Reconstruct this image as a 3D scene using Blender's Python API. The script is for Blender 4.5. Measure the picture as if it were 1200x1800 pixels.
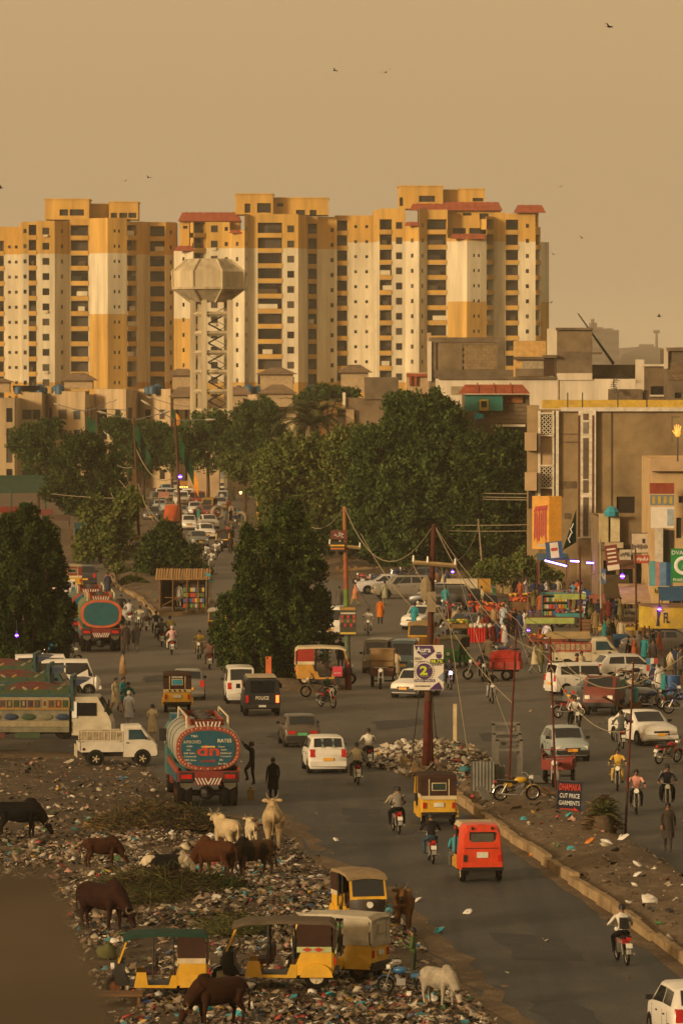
import bpy, math, random
import numpy as np
from mathutils import Vector as V, Matrix, Euler
R = math.radians
rnd = random.Random(7)
S = bpy.context.scene
COL = S.collection
for o in list(bpy.data.objects): bpy.data.objects.remove(o)
# ------------------------------------------------------------ camera, sky, sun, exposure
EYE, FPX, TH = 16.5, 9000.0, math.atan(250/9000.0)
cd = bpy.data.cameras.new('camera'); cam = bpy.data.objects.new('camera', cd); COL.objects.link(cam)
cam.location = (0, 0, EYE); cam.rotation_euler = (math.pi/2 - TH, 0, 0)
cd.sensor_fit = 'VERTICAL'; cd.sensor_height = 36; cd.sensor_width = 24; cd.lens = FPX/1800*36
cd.clip_start = 0.5; cd.clip_end = 20000
cd.dof.use_dof = True; cd.dof.focus_distance = 205; cd.dof.aperture_fstop = 5.0
S.camera = cam
SUN_EL, SUN_AZ = 11, 226          # degrees; azimuth of the sun seen from above, 0 = +Y, clockwise
w = bpy.data.worlds.new('World'); S.world = w; w.use_nodes = True
nt = w.node_tree; nt.nodes.clear()
sky = nt.nodes.new('ShaderNodeTexSky'); sky.sky_type = 'NISHITA'; sky.sun_disc = False
sky.sun_elevation = R(SUN_EL); sky.sun_rotation = R(SUN_AZ); sky.dust_density = 8; sky.air_density = 1.5; sky.ozone_density = 0.3
tint = nt.nodes.new('ShaderNodeMix'); tint.data_type = 'RGBA'; tint.blend_type = 'MULTIPLY'; tint.inputs[0].default_value = 1
tint.inputs[7].default_value = (1.0, 0.8, 0.55, 1)
b1 = nt.nodes.new('ShaderNodeBackground'); b1.inputs[1].default_value = 0.09
b2 = nt.nodes.new('ShaderNodeBackground'); b2.inputs[0].default_value = (0.63, 0.43, 0.22, 1); b2.inputs[1].default_value = 0.76   # dust-laden air, the same all round
ad = nt.nodes.new('ShaderNodeAddShader'); wo = nt.nodes.new('ShaderNodeOutputWorld')
L = nt.links.new
L(sky.outputs[0], tint.inputs[6]); L(tint.outputs[2], b1.inputs[0]); L(b1.outputs[0], ad.inputs[0]); L(b2.outputs[0], ad.inputs[1]); L(ad.outputs[0], wo.inputs[0])
sd = bpy.data.lights.new('sun', 'SUN'); sd.energy = 3.8; sd.angle = R(10); sd.color = (1.0, 0.79, 0.49)
sun = bpy.data.objects.new('sun', sd); COL.objects.link(sun)
az = R(SUN_AZ); tosun = V((math.sin(az)*math.cos(R(SUN_EL)), math.cos(az)*math.cos(R(SUN_EL)), math.sin(R(SUN_EL))))
sun.rotation_euler = tosun.to_track_quat('Z', 'Y').to_euler(); sun.location = (0, -50, 80)
vs = S.view_settings; vs.view_transform = 'Standard'; vs.look = 'None'; vs.exposure = 0.0; vs.gamma = 1; vs.use_curve_mapping = False
S.render.engine = 'CYCLES'; cy = S.cycles
cy.max_bounces = 5; cy.diffuse_bounces = 2; cy.glossy_bounces = 2; cy.transmission_bounces = 3; cy.volume_bounces = 1; cy.transparent_max_bounces = 6
HAZE = .0001                     # scattering per metre
cy.use_denoising = True; cy.caustics_reflective = False; cy.caustics_refractive = False
# ------------------------------------------------------------ pixel of the photograph (1200 x 1800) -> place
CT, ST = math.cos(TH), math.sin(TH)
def ray(px, py):
 a, b = px-600, 900-py
 return V((a, FPX*CT + b*ST, -FPX*ST + b*CT))
def G(px, py, z=0.0):
 r = ray(px, py); t = (z-EYE)/r.z
 return V((r.x*t, r.y*t, z))
def AT(px, py, d):
 r = ray(px, py); t = d/r.y
 return V((r.x*t, d, EYE + r.z*t))
def PXM(py): return (py-650)/EYE          # pixels per metre on the ground at that row
# ------------------------------------------------------------ materials
def lin(h):
 h = h.lstrip('#'); c = [int(h[i:i+2], 16)/255 for i in (0, 2, 4)]
 return tuple(((x+.055)/1.055)**2.4 if x > .04045 else x/12.92 for x in c)
_mc = {}
def P(col, rough=.6, metal=0.0, var=.35, sc=2.5, dust=.28, bump=0.0, emit=0.0, name=None, spec=.35, streak=0):
 """painted or natural surface: base colour, blotchy wear and a film of dust"""
 if isinstance(col, str): col = lin(col)
 col = tuple(c**1.12 for c in col)
 if rough >= .7: spec = .08
 dust *= min(1, .04+2.4*(.3*col[0]+.6*col[1]+.1*col[2]))
 k = (col, rough, metal, var, sc, dust, bump, emit, streak)
 if k in _mc: return _mc[k]
 m = bpy.data.materials.new(name or 'surface'); m.use_nodes = True
 n = m.node_tree.nodes; l = m.node_tree.links.new; bs = n['Principled BSDF']
 tc = n.new('ShaderNodeTexCoord'); oi = n.new('ShaderNodeObjectInfo')
 ns = n.new('ShaderNodeTexNoise'); ns.noise_dimensions = '4D'; ns.inputs['Scale'].default_value = sc; ns.inputs['Detail'].default_value = 5; ns.inputs['Roughness'].default_value = .65
 mu = n.new('ShaderNodeMath'); mu.operation = 'MULTIPLY'; mu.inputs[1].default_value = 37
 co = tc.outputs['Object']
 if streak:                                                 # rain streaks run down the wall
  mp = n.new('ShaderNodeMapping'); mp.inputs['Scale'].default_value = (streak, streak, .09*streak); l(co, mp.inputs[0]); co = mp.outputs[0]
 l(co, ns.inputs['Vector']); l(oi.outputs['Random'], mu.inputs[0]); l(mu.outputs[0], ns.inputs['W'])
 mr = n.new('ShaderNodeMapRange'); mr.inputs[1].default_value = .3; mr.inputs[2].default_value = .7; mr.inputs[3].default_value = 1-var; mr.inputs[4].default_value = 1+var*.4
 l(ns.outputs[0], mr.inputs[0])
 mx = n.new('ShaderNodeMix'); mx.data_type = 'RGBA'; mx.blend_type = 'MULTIPLY'; mx.inputs[0].default_value = 1
 mx.inputs[6].default_value = (*col, 1); l(mr.outputs[0], mx.inputs[7])
 n2 = n.new('ShaderNodeTexNoise'); n2.noise_dimensions = '4D'; n2.inputs['Scale'].default_value = sc*.45; n2.inputs['Detail'].default_value = 6
 l(tc.outputs['Object'], n2.inputs['Vector']); l(mu.outputs[0], n2.inputs['W'])
 m2 = n.new('ShaderNodeMapRange'); m2.inputs[1].default_value = .42; m2.inputs[2].default_value = .72; m2.inputs[3].default_value = dust*.25; m2.inputs[4].default_value = dust
 l(n2.outputs[0], m2.inputs[0])
 md = n.new('ShaderNodeMix'); md.data_type = 'RGBA'; l(m2.outputs[0], md.inputs[0]); l(mx.outputs[2], md.inputs[6]); md.inputs[7].default_value = (.27, .2, .13, 1)
 l(md.outputs[2], bs.inputs['Base Color'])
 bs.inputs['Roughness'].default_value = rough; bs.inputs['Metallic'].default_value = metal
 bs.inputs['Specular IOR Level'].default_value = spec
 if emit: 
  bs.inputs['Emission Color'].default_value = (*col, 1); bs.inputs['Emission Strength'].default_value = emit
 if bump:
  bp = n.new('ShaderNodeBump'); bp.inputs['Strength'].default_value = min(1, bump); bp.inputs['Distance'].default_value = bump*.1
  l(ns.outputs[0], bp.inputs['Height']); l(bp.outputs[0], bs.inputs['Normal'])
 _mc[k] = m
 return m
def glow(col, s):
 k = ('glow', col, s)
 if k not in _mc:
  m = bpy.data.materials.new('lamp_light'); m.use_nodes = True; n = m.node_tree.nodes; bs = n['Principled BSDF']
  bs.inputs['Base Color'].default_value = (*col, 1); bs.inputs['Emission Color'].default_value = (*col, 1); bs.inputs['Emission Strength'].default_value = s
  _mc[k] = m
 return _mc[k]
KEYS = {
 'rubber': P((.008, .0075, .007), .85, dust=.35), 'black': P((.009, .0085, .008), .5, dust=.15), 'dark': P((.02, .017, .015), .6, dust=.2),
 'glass': P((.012, .014, .016), .09, var=.1, dust=.1, spec=.6), 'chrome': P((.5, .48, .44), .3, .9, dust=.15), 'steel': P((.2, .19, .18), .5, .5),
 'white': P((.64, .64, .62), .45, var=.15, dust=.22), 'amber': P((.7, .22, .02), .3, dust=.1), 'red_lens': P((.42, .02, .015), .25, dust=.08), 'lamp': P((.7, .68, .6), .15, dust=.08),
 'plate_yellow': P((.72, .36, .03), .5, dust=.1), 'plate_green': P((.1, .35, .16), .5, dust=.1), 'plate_white': P((.6, .58, .5), .5, dust=.15),
 'yellow': P((.58, .34, .02), .45, var=.3, dust=.2), 'canvas': P((.052, .026, .019), .8), 'cream': P((.55, .46, .3), .6), 'red': P((.42, .035, .02), .45),
 'skin': P((.24, .12, .07), .6, var=.15, dust=.05), 'hair': P((.012, .009, .008), .6, dust=.03), 'shoe': P((.03, .024, .02), .6), 'wood': P((.16, .09, .045), .75),
 'hoof': P((.04, .03, .025), .7), 'concrete': P((.23, .19, .14), .85, var=.45, sc=.7, dust=.3, bump=.2), 'rust': P((.16, .06, .03), .8, var=.5), 'iron': P((.06, .05, .045), .6),
}
def mt(k):
 if isinstance(k, bpy.types.Material): return k
 return KEYS[k]
# ------------------------------------------------------------ mesh builder
class B:
 def __init__(s): s.v = []; s.f = []; s.mi = []; s.c = 0
 def add(s, vs, fs, m=None):
  o = len(s.v); s.v += [tuple(v) for v in vs]; s.f += [tuple(i+o for i in f) for f in fs]; s.mi += [s.c if m is None else m]*len(fs); return s
 def box(s, c, d, M=None, m=None):
  x, y, z = d[0]/2, d[1]/2, d[2]/2
  vs = [V((a*x, b*y, e*z)) for a, b, e in ((-1,-1,-1),(1,-1,-1),(1,1,-1),(-1,1,-1),(-1,-1,1),(1,-1,1),(1,1,1),(-1,1,1))]
  if M is not None: vs = [M @ v for v in vs]
  c = V(c); vs = [v+c for v in vs]
  return s.add(vs, [(0,3,2,1),(4,5,6,7),(0,1,5,4),(1,2,6,5),(2,3,7,6),(3,0,4,7)], m)
 def fru(s, r0, z0, r1, z1, m=None):
  """frustum between two rectangles (x0,x1,y0,y1)"""
  q = lambda r, z: [(r[0],r[2],z),(r[1],r[2],z),(r[1],r[3],z),(r[0],r[3],z)]
  return s.add(q(r0, z0)+q(r1, z1), [(0,3,2,1),(4,5,6,7),(0,1,5,4),(1,2,6,5),(2,3,7,6),(3,0,4,7)], m)
 def loft(s, secs, cap=True, m=None, closed=True):
  n = len(secs[0]); vs = [p for q in secs for p in q]; fs = []
  for i in range(len(secs)-1):
   for j in range(n if closed else n-1):
    a = i*n+j; b = i*n+(j+1) % n; fs.append((a, b, b+n, a+n))
  if cap: fs += [tuple(range(n-1, -1, -1)), tuple(range((len(secs)-1)*n, len(secs)*n))]
  return s.add(vs, fs, m)
 def tube(s, pts, r, n=6, m=None, cap=True):
  pts = [V(p) for p in pts]; rs = r if isinstance(r, (list, tuple)) else [r]*len(pts); secs = []; up = None
  for i, p in enumerate(pts):
   t = (pts[min(i+1, len(pts)-1)]-pts[max(i-1, 0)]).normalized()
   if up is None: up = V((0, 0, 1)) if abs(t.z) < .9 else V((1, 0, 0))
   a = t.cross(up).normalized(); b = a.cross(t).normalized(); up = b
   secs.append([p+a*(math.cos(2*math.pi*k/n)*rs[i])+b*(math.sin(2*math.pi*k/n)*rs[i]) for k in range(n)])
  return s.loft(secs, cap, m)
 def cyl(s, p0, p1, r0, r1=None, n=10, m=None): return s.tube([p0, p1], [r0, r0 if r1 is None else r1], n, m)
 def ell(s, c, r, n=8, k=6, m=None, M=None):
  c = V(c); vs = []; fs = []
  for i in range(k+1):
   a = math.pi*i/k-math.pi/2
   for j in range(n):
    t = 2*math.pi*j/n; v = V((r[0]*math.cos(a)*math.cos(t), r[1]*math.cos(a)*math.sin(t), r[2]*math.sin(a)))
    if M is not None: v = M @ v
    vs.append(v+c)
  for i in range(k):
   for j in range(n): fs.append((i*n+j, i*n+(j+1) % n, (i+1)*n+(j+1) % n, (i+1)*n+j))
  return s.add(vs, fs, m)
 def tor(s, c, Rr, r, n=16, k=6, m=None, sq=1.0):
  """torus in the XZ plane (axle along Y)"""
  vs = []; fs = []
  for i in range(n):
   a = 2*math.pi*i/n
   for j in range(k):
    b = 2*math.pi*j/k; q = Rr+r*math.cos(b); vs.append((c[0]+q*math.cos(a), c[1]+r*sq*math.sin(b), c[2]+q*math.sin(a)))
  for i in range(n):
   for j in range(k): fs.append((i*k+j, i*k+(j+1) % k, ((i+1) % n)*k+(j+1) % k, ((i+1) % n)*k+j))
  return s.add(vs, fs, m)
 def prism(s, poly, y0, y1, m=None):
  """polygon in XZ pushed along Y"""
  return s.loft([[(x, y0, z) for x, z in poly], [(x, y1, z) for x, z in poly]], True, m)
 def prismx(s, poly, x0, x1, m=None):
  return s.loft([[(x0, y, z) for y, z in poly], [(x1, y, z) for y, z in poly]], True, m)
 def prismz(s, poly, z0, z1, m=None):
  return s.loft([[(x, y, z0) for x, y in poly], [(x, y, z1) for x, y in poly]], True, m)
 def wall(s, p0, p1, z0, z1, holes=(), bands=(), rev=.25, outn=None, m=None):
  """upright wall from p0 to p1 (x,y) with real openings; holes (a0,a1,zb,zt) in metres along; bands [(ztop, matindex)]"""
  p0 = V((p0[0], p0[1], 0)); p1 = V((p1[0], p1[1], 0)); d = p1-p0; Lw = d.length; u = d/Lw; nn = V((u.y, -u.x, 0))
  xs = sorted({0, Lw, *[h[0] for h in holes], *[h[1] for h in holes]}); zs = sorted({z0, z1, *[h[2] for h in holes], *[h[3] for h in holes], *[b[0] for b in bands if z0 < b[0] < z1]})
  pt = lambda a, z, q=0: (p0.x+u.x*a-nn.x*q, p0.y+u.y*a-nn.y*q, z)
  def mid(z):
   for zt, k in bands:
    if z < zt: return k
   return bands[-1][1] if bands else (m if m is not None else s.c)
  for zi in range(len(zs)-1):
   za, zb = zs[zi], zs[zi+1]; zm = (za+zb)/2; run = None
   hh = [h for h in holes if h[2] < zm < h[3]]
   for xi in range(len(xs)-1):
    xm = (xs[xi]+xs[xi+1])/2; inh = any(h[0] < xm < h[1] for h in hh)
    if not inh:
     if run is None: run = [xs[xi], xs[xi+1]]
     else: run[1] = xs[xi+1]
    if (inh or xi == len(xs)-2) and run:
     s.add([pt(run[0], za), pt(run[1], za), pt(run[1], zb), pt(run[0], zb)], [(0, 1, 2, 3)], mid(zm)); run = None
  for h in holes:
   a, b, c, e = h[:4]; r = h[4] if len(h) > 4 else rev
   q = [(a, c), (b, c), (b, e), (a, e)]
   for i in range(4):
    (xa, za), (xb, zb) = q[i], q[(i+1) % 4]
    s.add([pt(xa, za), pt(xb, zb), pt(xb, zb, r), pt(xa, za, r)], [(0, 1, 2, 3)], mid((c+e)/2))
  return s
 def mesh(s, name='mesh', smooth=False, ang=38):
  me = bpy.data.meshes.new(name); me.from_pydata(s.v, [], s.f); 
  if any(s.mi): me.polygons.foreach_set('material_index', s.mi)
  if smooth:
   me.shade_smooth(); me.set_sharp_from_angle(angle=R(ang))
  me.update(); return me
def link(name, me, mats, parent=None, loc=None, rot=None, sca=None):
 o = bpy.data.objects.new(name, me); COL.objects.link(o)
 if parent is not None: o.parent = parent
 if loc is not None: o.location = loc
 if rot is not None: o.rotation_euler = rot
 if sca is not None: o.scale = sca if not isinstance(sca, (int, float)) else (sca, sca, sca)
 if me is not None and mats is not None:
  if not isinstance(mats, (list, tuple)): mats = [mats]
  mats = [mt(k) for k in mats]
  if len(me.materials) == 0:
   for k in mats: me.materials.append(k)
  else:
   for i, k in enumerate(mats):
    if i < len(me.materials) and me.materials[i] is not k:
     o.material_slots[i].link = 'OBJECT'; o.material_slots[i].material = k
 return o
def tag(o, label, cat, group=None, kind=None):
 if label: o['label'] = label
 if cat: o['category'] = cat
 if group: o['group'] = group
 if kind: o['kind'] = kind
 return o
def empty(name, loc=(0, 0, 0), rz=0.0, sca=1.0):
 o = bpy.data.objects.new(name, None); COL.objects.link(o); o.empty_display_size = .1
 o.location = loc; o.rotation_euler = (0, 0, rz); o.scale = (sca, sca, sca)
 return o
def part(name, b, mats, parent=None, smooth=False, **k):
 return link(name, b.mesh(name, smooth) if isinstance(b, B) else b, mats, parent, **k)
def thing(name, b, mats, label, cat, group=None, smooth=False, kind=None, **k):
 return tag(part(name, b, mats, None, smooth, **k), label, cat, group, kind)
def structure(name, b, mats, smooth=False):
 o = part(name, b, mats, None, smooth); o['kind'] = 'structure'; return o
class T:
 """template of a thing: parts that share their meshes between copies"""
 def __init__(s, name, length=0): s.name = name; s.parts = []; s.length = length
 def p(s, name, b, key, par=None, smooth=False, loc=None, rot=None):
  me = b.mesh(name, smooth) if isinstance(b, B) else b
  s.parts.append((name, me, key if isinstance(key, (list, tuple)) else [key], par, loc, rot)); return len(s.parts)-1
 def place(s, label, cat, loc, rz, group=None, cm=None, sca=1.0, name=None, skip=()):
  cm = cm or {}
  root = empty(name or s.name, loc, rz, sca); tag(root, label, cat, group)
  made = []
  for (n, me, ks, par, lc, rt) in s.parts:
   if n in skip: made.append(None); continue
   made.append(link(n, me, [cm.get(k, k) if isinstance(k, str) else k for k in ks], made[par] if par is not None else root, lc, rt))
  return root
def near_end(px, py, length, h):
 """the vehicle's near end stands at pixel (px,py); h = heading, 0 away from camera, + to the left"""
 g = G(px, py); d = V((-math.sin(R(h)), math.cos(R(h)), 0))
 return g + d*(length/2)*(1 if abs(((h+180) % 360)-180) < 90 else -1)
def rz(h): return R(90+h)
TMP = bpy.data.scenes.new('workbench')
def bake(o):
 """mesh of an object with its modifiers, made apart from the scene"""
 TMP.collection.objects.link(o)
 with bpy.context.temp_override(scene=TMP, view_layer=TMP.view_layers[0]):
  dg = bpy.context.evaluated_depsgraph_get(); return bpy.data.meshes.new_from_object(o.evaluated_get(dg))
def text_mesh(txt, size=1.0, align='CENTER', bold=0.0, ext=.004):
 c = bpy.data.curves.new('lettering', 'FONT'); c.body = txt; c.size = size; c.align_x = align; c.align_y = 'CENTER'; c.extrude = ext; c.offset = bold; c.resolution_u = 2
 o = bpy.data.objects.new('lettering', c); me = bake(o); me.materials.clear()
 bpy.data.objects.remove(o); bpy.data.curves.remove(c)
 return me
def fit_text(name, txt, mats, parent, cx, cz, wid, hei, y=-.012, bold=0.0, tilt=0.0, ext=.004):
 """lettering on a board whose front looks along local -Y, fitted into wid x hei around (cx, cz)"""
 me = text_mesh(txt, 1.0, bold=bold, ext=ext)
 if not len(me.vertices): return None
 co = np.empty(len(me.vertices)*3); me.vertices.foreach_get('co', co); co = co.reshape(-1, 3)
 lo, hi = co.min(0), co.max(0); sx = wid/max(1e-4, hi[0]-lo[0]); sy = hei/max(1e-4, hi[1]-lo[1])
 q = np.empty_like(co); q[:, 0] = (co[:, 0]-(lo[0]+hi[0])/2)*sx; q[:, 2] = (co[:, 1]-(lo[1]+hi[1])/2)*sy; q[:, 1] = -co[:, 2]
 me.vertices.foreach_set('co', q.reshape(-1)); me.update()
 return link(name, me, mats, parent, loc=(cx, y, cz), rot=(0, tilt, 0))
# ------------------------------------------------------------ ground, roads, medians
from mathutils import noise as mnoise
from mathutils.geometry import tessellate_polygon
def inpoly(x, y, poly):
 c = False; n = len(poly); j = n-1
 for i in range(n):
  xi, yi = poly[i][0], poly[i][1]; xj, yj = poly[j][0], poly[j][1]
  if (yi > y) != (yj > y) and x < (xj-xi)*(y-yi)/(yj-yi)+xi: c = not c
  j = i
 return c
def world_poly(pts, jit=0.0, step=3.0):
 w = [G(*p) for p in pts]; out = []
 for i in range(len(w)):
  a, b = w[i], w[(i+1) % len(w)]; n = max(1, int((b-a).length/step))
  for k in range(min(n, 60)):
   q = a.lerp(b, k/min(n, 60)); 
   if jit and k: q = q+V((rnd.uniform(-jit, jit), rnd.uniform(-jit, jit)*2, 0))
   out.append(q)
 return out
def sheet(name, poly, z, mat):
 vs = [V((p[0], p[1], z)) for p in poly]; b = B(); b.add(vs, [tuple(t) for t in tessellate_polygon([vs])])
 me = b.mesh(name)
 for p in me.polygons:
  if p.normal.z < 0: p.flip()
 return structure(name, me, mat)
def ground_mat(name, c1, c2, c3, scales=(.25, 2.2, 14), bump=.5, rough=.95, road=False):
 m = bpy.data.materials.new(name); m.use_nodes = True; n = m.node_tree.nodes; l = m.node_tree.links.new; bs = n['Principled BSDF']
 g = n.new('ShaderNodeNewGeometry')
 mp = n.new('ShaderNodeMapping'); l(g.outputs['Position'], mp.inputs[0]); mp.inputs['Scale'].default_value = (1, .45, 1)
 N = []
 for sc in scales:
  t = n.new('ShaderNodeTexNoise'); t.inputs['Scale'].default_value = sc; t.inputs['Detail'].default_value = 7; t.inputs['Roughness'].default_value = .62; l(mp.outputs[0], t.inputs['Vector']); N.append(t)
 def rng(t, a, b):
  r = n.new('ShaderNodeMapRange'); r.inputs[1].default_value = a; r.inputs[2].default_value = b; l(t.outputs[0], r.inputs[0]); return r
 def mix(f, a, b):
  x = n.new('ShaderNodeMix'); x.data_type = 'RGBA'; l(f, x.inputs[0])
  for i, q in ((6, a), (7, b)):
   if isinstance(q, tuple): x.inputs[i].default_value = (*q, 1)
   else: l(q, x.inputs[i])
  return x.outputs[2]
 a = mix(rng(N[0], .42, .62).outputs[0], c1, c2); a = mix(rng(N[1], .5, .72).outputs[0], a, c3)
 if road:                                                   # tyre-worn streaks along the lane, dust drifted over the crossing
  m2 = n.new('ShaderNodeMapping'); l(g.outputs['Position'], m2.inputs[0]); m2.inputs['Rotation'].default_value = (0, 0, R(-5.5)); m2.inputs['Scale'].default_value = (.9, .018, 1)
  t2 = n.new('ShaderNodeTexNoise'); t2.inputs['Scale'].default_value = 1; t2.inputs['Detail'].default_value = 6; l(m2.outputs[0], t2.inputs['Vector']); a = mix(rng(t2, .48, .62).outputs[0], a, (.036, .035, .034))
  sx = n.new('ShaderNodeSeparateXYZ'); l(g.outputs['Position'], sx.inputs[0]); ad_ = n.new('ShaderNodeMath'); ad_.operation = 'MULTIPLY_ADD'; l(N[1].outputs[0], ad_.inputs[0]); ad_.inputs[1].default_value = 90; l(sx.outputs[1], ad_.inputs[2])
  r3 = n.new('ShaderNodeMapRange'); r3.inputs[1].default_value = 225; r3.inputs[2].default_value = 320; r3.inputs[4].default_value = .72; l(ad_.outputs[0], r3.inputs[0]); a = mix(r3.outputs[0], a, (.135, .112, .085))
 r = rng(N[2], .3, .7); r.inputs[3].default_value = .72; r.inputs[4].default_value = 1.2
 x = n.new('ShaderNodeMix'); x.data_type = 'RGBA'; x.blend_type = 'MULTIPLY'; x.inputs[0].default_value = 1; l(a, x.inputs[6]); l(r.outputs[0], x.inputs[7])
 l(x.outputs[2], bs.inputs['Base Color']); bs.inputs['Roughness'].default_value = rough; bs.inputs['Specular IOR Level'].default_value = .2
 bp = n.new('ShaderNodeBump'); bp.inputs['Strength'].default_value = bump; bp.inputs['Distance'].default_value = .06; l(N[2].outputs[0], bp.inputs['Height']); l(bp.outputs[0], bs.inputs['Normal'])
 return m
SOIL = ground_mat('dusty_soil', (.12, .08, .045), (.085, .058, .034), (.175, .125, .075))
LOT = ground_mat('trodden_soil', (.07, .047, .027), (.04, .027, .017), (.125, .088, .05), scales=(.3, 1.6, 9))
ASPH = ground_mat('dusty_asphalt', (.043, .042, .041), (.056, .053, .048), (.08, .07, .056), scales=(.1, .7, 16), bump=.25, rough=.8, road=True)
b = B(); b.add([(-9000, -60, 0), (9000, -60, 0), (9000, 14000, 0), (-9000, 14000, 0)], [(0, 1, 2, 3)])
structure('ground', b, SOIL)
ROAD = [(960, 1900), (925, 1830), (880, 1790), (810, 1720), (742, 1650), (705, 1595), (650, 1548), (560, 1508), (512, 1462), (470, 1436), (400, 1432), (332, 1434), (303, 1402), (286, 1372), (262, 1347), (225, 1332), (120, 1322), (0, 1318), (-120, 1316),
  (-150, 1215), (-60, 1185), (40, 1175), (75, 1140), (92, 1090), (112, 1030), (135, 960), (150, 900), (160, 850), (200, 850), (190, 905), (185, 960), (205, 1030), (250, 1057), (277, 1083), (318, 1081), (357, 1076), (372, 1040), (372, 1000), (345, 955), (290, 915), (262, 885), (300, 850), (330, 820), (390, 820),
  (415, 860), (432, 910), (470, 960), (520, 1010), (590, 1020), (700, 1018), (830, 1040), (940, 1060), (1040, 1100), (1150, 1140), (1300, 1190), (1400, 1500), (1500, 1900)]
road_w = world_poly(ROAD, .25)
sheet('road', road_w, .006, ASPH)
PATCH = ground_mat('mended_asphalt', (.028, .027, .027), (.036, .034, .032), (.05, .046, .04), scales=(.3, 2, 18), bump=.2, rough=.8)
for q in ([(600, 1420), (668, 1424), (690, 1448), (612, 1446)], [(860, 1640), (985, 1648), (1030, 1690), (905, 1688)], [(470, 1290), (530, 1284), (548, 1294), (478, 1302)], [(650, 1270), (740, 1262), (760, 1274), (668, 1284)], [(840, 1290), (900, 1286), (915, 1300), (850, 1304)], [(930, 1760), (1010, 1756), (1060, 1800), (960, 1806)], [(250, 1190), (310, 1186), (318, 1196), (256, 1200)], [(560, 1530), (640, 1520), (720, 1560), (690, 1570)]): sheet('mended_asphalt', world_poly(q, .22, 1.0), .0095, PATCH)
KL = [(1330, 1786), (1200, 1692), (1120, 1632), (1030, 1570), (960, 1520), (900, 1477), (850, 1440), (800, 1404), (755, 1374), (722, 1355), (708, 1342)]
MED = KL + [(722, 1330), (780, 1322), (850, 1335), (905, 1372), (965, 1402), (1035, 1428), (1098, 1470), (1200, 1536), (1330, 1620)]
med_w = world_poly(MED, 0)
KD = KL[::-1]+[(x-rnd.uniform(14, 34)*(y-900)/600, y+rnd.uniform(-2, 6)) for x, y in KL]
sheet('kerb_dust', world_poly(KD, .12, 1.5), .0125, SOIL)
ED = [(470, 1436), (512, 1462), (560, 1508), (650, 1548), (705, 1595), (742, 1650), (810, 1720), (880, 1790), (925, 1830)]
sheet('verge_dust', world_poly(ED+[(x+rnd.uniform(12, 40), y-rnd.uniform(0, 14)) for x, y in ED[::-1]], .3, 1.5), .0125, SOIL)
def mound(poly, amp, base, cell, mat, name, bias=None):
 """soil surface with bumps that dies out at the edge of its outline"""
 xs = [p[0] for p in poly]; ys = [p[1] for p in poly]; b = B(); idx = {}
 nx = int((max(xs)-min(xs))/cell)+1; ny = int((max(ys)-min(ys))/(cell*2))+1
 x0, y0 = min(xs), min(ys)
 def hh(x, y):
  if not inpoly(x, y, poly): return 0
  e = 9.0
  for i in range(0, len(poly)):
   a, c = poly[i], poly[(i+1) % len(poly)]; dx, dy = c[0]-a[0], c[1]-a[1]; t = max(0, min(1, ((x-a[0])*dx+(y-a[1])*dy)/max(1e-6, dx*dx+dy*dy)))
   e = min(e, math.hypot((x-a[0]-t*dx), (y-a[1]-t*dy)*.5))
  f = min(1, e/.7); f = f*f*(3-2*f)
  v = base+amp*(.5+mnoise.fractal(V((x*.35, y*.16, 3.1)), 1.0, 2.0, 4)*.9)
  if bias: v += bias(x, y)
  return max(.01, f*v)
 for j in range(ny+1):
  for i in range(nx+1):
   x, y = x0+i*cell, y0+j*cell*2
   h = hh(x, y)
   idx[i, j] = len(b.v); b.v.append((x, y, h-.05 if h <= 0 else h))
 for j in range(ny):
  for i in range(nx):
   q = (idx[i, j], idx[i+1, j], idx[i+1, j+1], idx[i, j+1])
   if any(b.v[k][2] > 0 for k in q): b.f.append(q); b.mi.append(0)
 o = structure(name, b.mesh(name, True, 80), mat)
 return hh
pile = G(755, 1362)
med_h = mound(med_w, .16, .2, .45, SOIL, 'median_ground', lambda x, y: .75*math.exp(-((x-pile.x)/2.2)**2-((y-pile.y)/9)**2))
LOTP = [(-140, 1412), (0, 1405), (120, 1402), (240, 1412), (300, 1436), (400, 1440), (470, 1444), (505, 1470), (552, 1516), (640, 1556), (695, 1602), (732, 1655), (800, 1727), (870, 1797), (915, 1838), (950, 1900), (-140, 1900)]
lot_w = world_poly(LOTP, 0, 8)
hp = [(G(290, 1490), .5, 2.2, 6), (G(280, 1600), .35, 2.5, 6), (G(470, 1620), .3, 3, 8), (G(200, 1520), .3, 2, 6)]
lot_h = mound(lot_w, .2, .03, .5, LOT, 'rubbish_lot_ground', lambda x, y: sum(a*math.exp(-((x-p.x)/sx)**2-((y-p.y)/sy)**2) for p, a, sx, sy in hp))
DIRT = [(-140, 1330), (0, 1330), (110, 1333), (220, 1336), (258, 1344), (284, 1368), (305, 1400), (336, 1438), (290, 1434), (240, 1414), (120, 1404), (0, 1407), (-140, 1414)]
dirt_w = world_poly(DIRT, 0, 6)
dirt_h = mound(dirt_w, .1, .02, .6, LOT, 'dirt_verge')
FARM = [(357, 1075), (318, 1080), (277, 1082), (250, 1056), (205, 1029), (187, 960), (193, 905), (204, 850), (290, 850), (256, 885), (285, 917), (340, 957), (367, 1000), (368, 1040)]
farm_w = world_poly(FARM, 0, 6)
far_h = mound(farm_w, .25, .2, 1.2, SOIL, 'far_median_ground')
ISL = [(432, 1165), (470, 1150), (560, 1150), (612, 1180), (618, 1212), (560, 1222), (490, 1212), (440, 1190)]
isl_w = world_poly(ISL, 0, 3)
isl_h = mound(isl_w, .35, .1, .5, SOIL, 'tree_island_ground')
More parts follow.
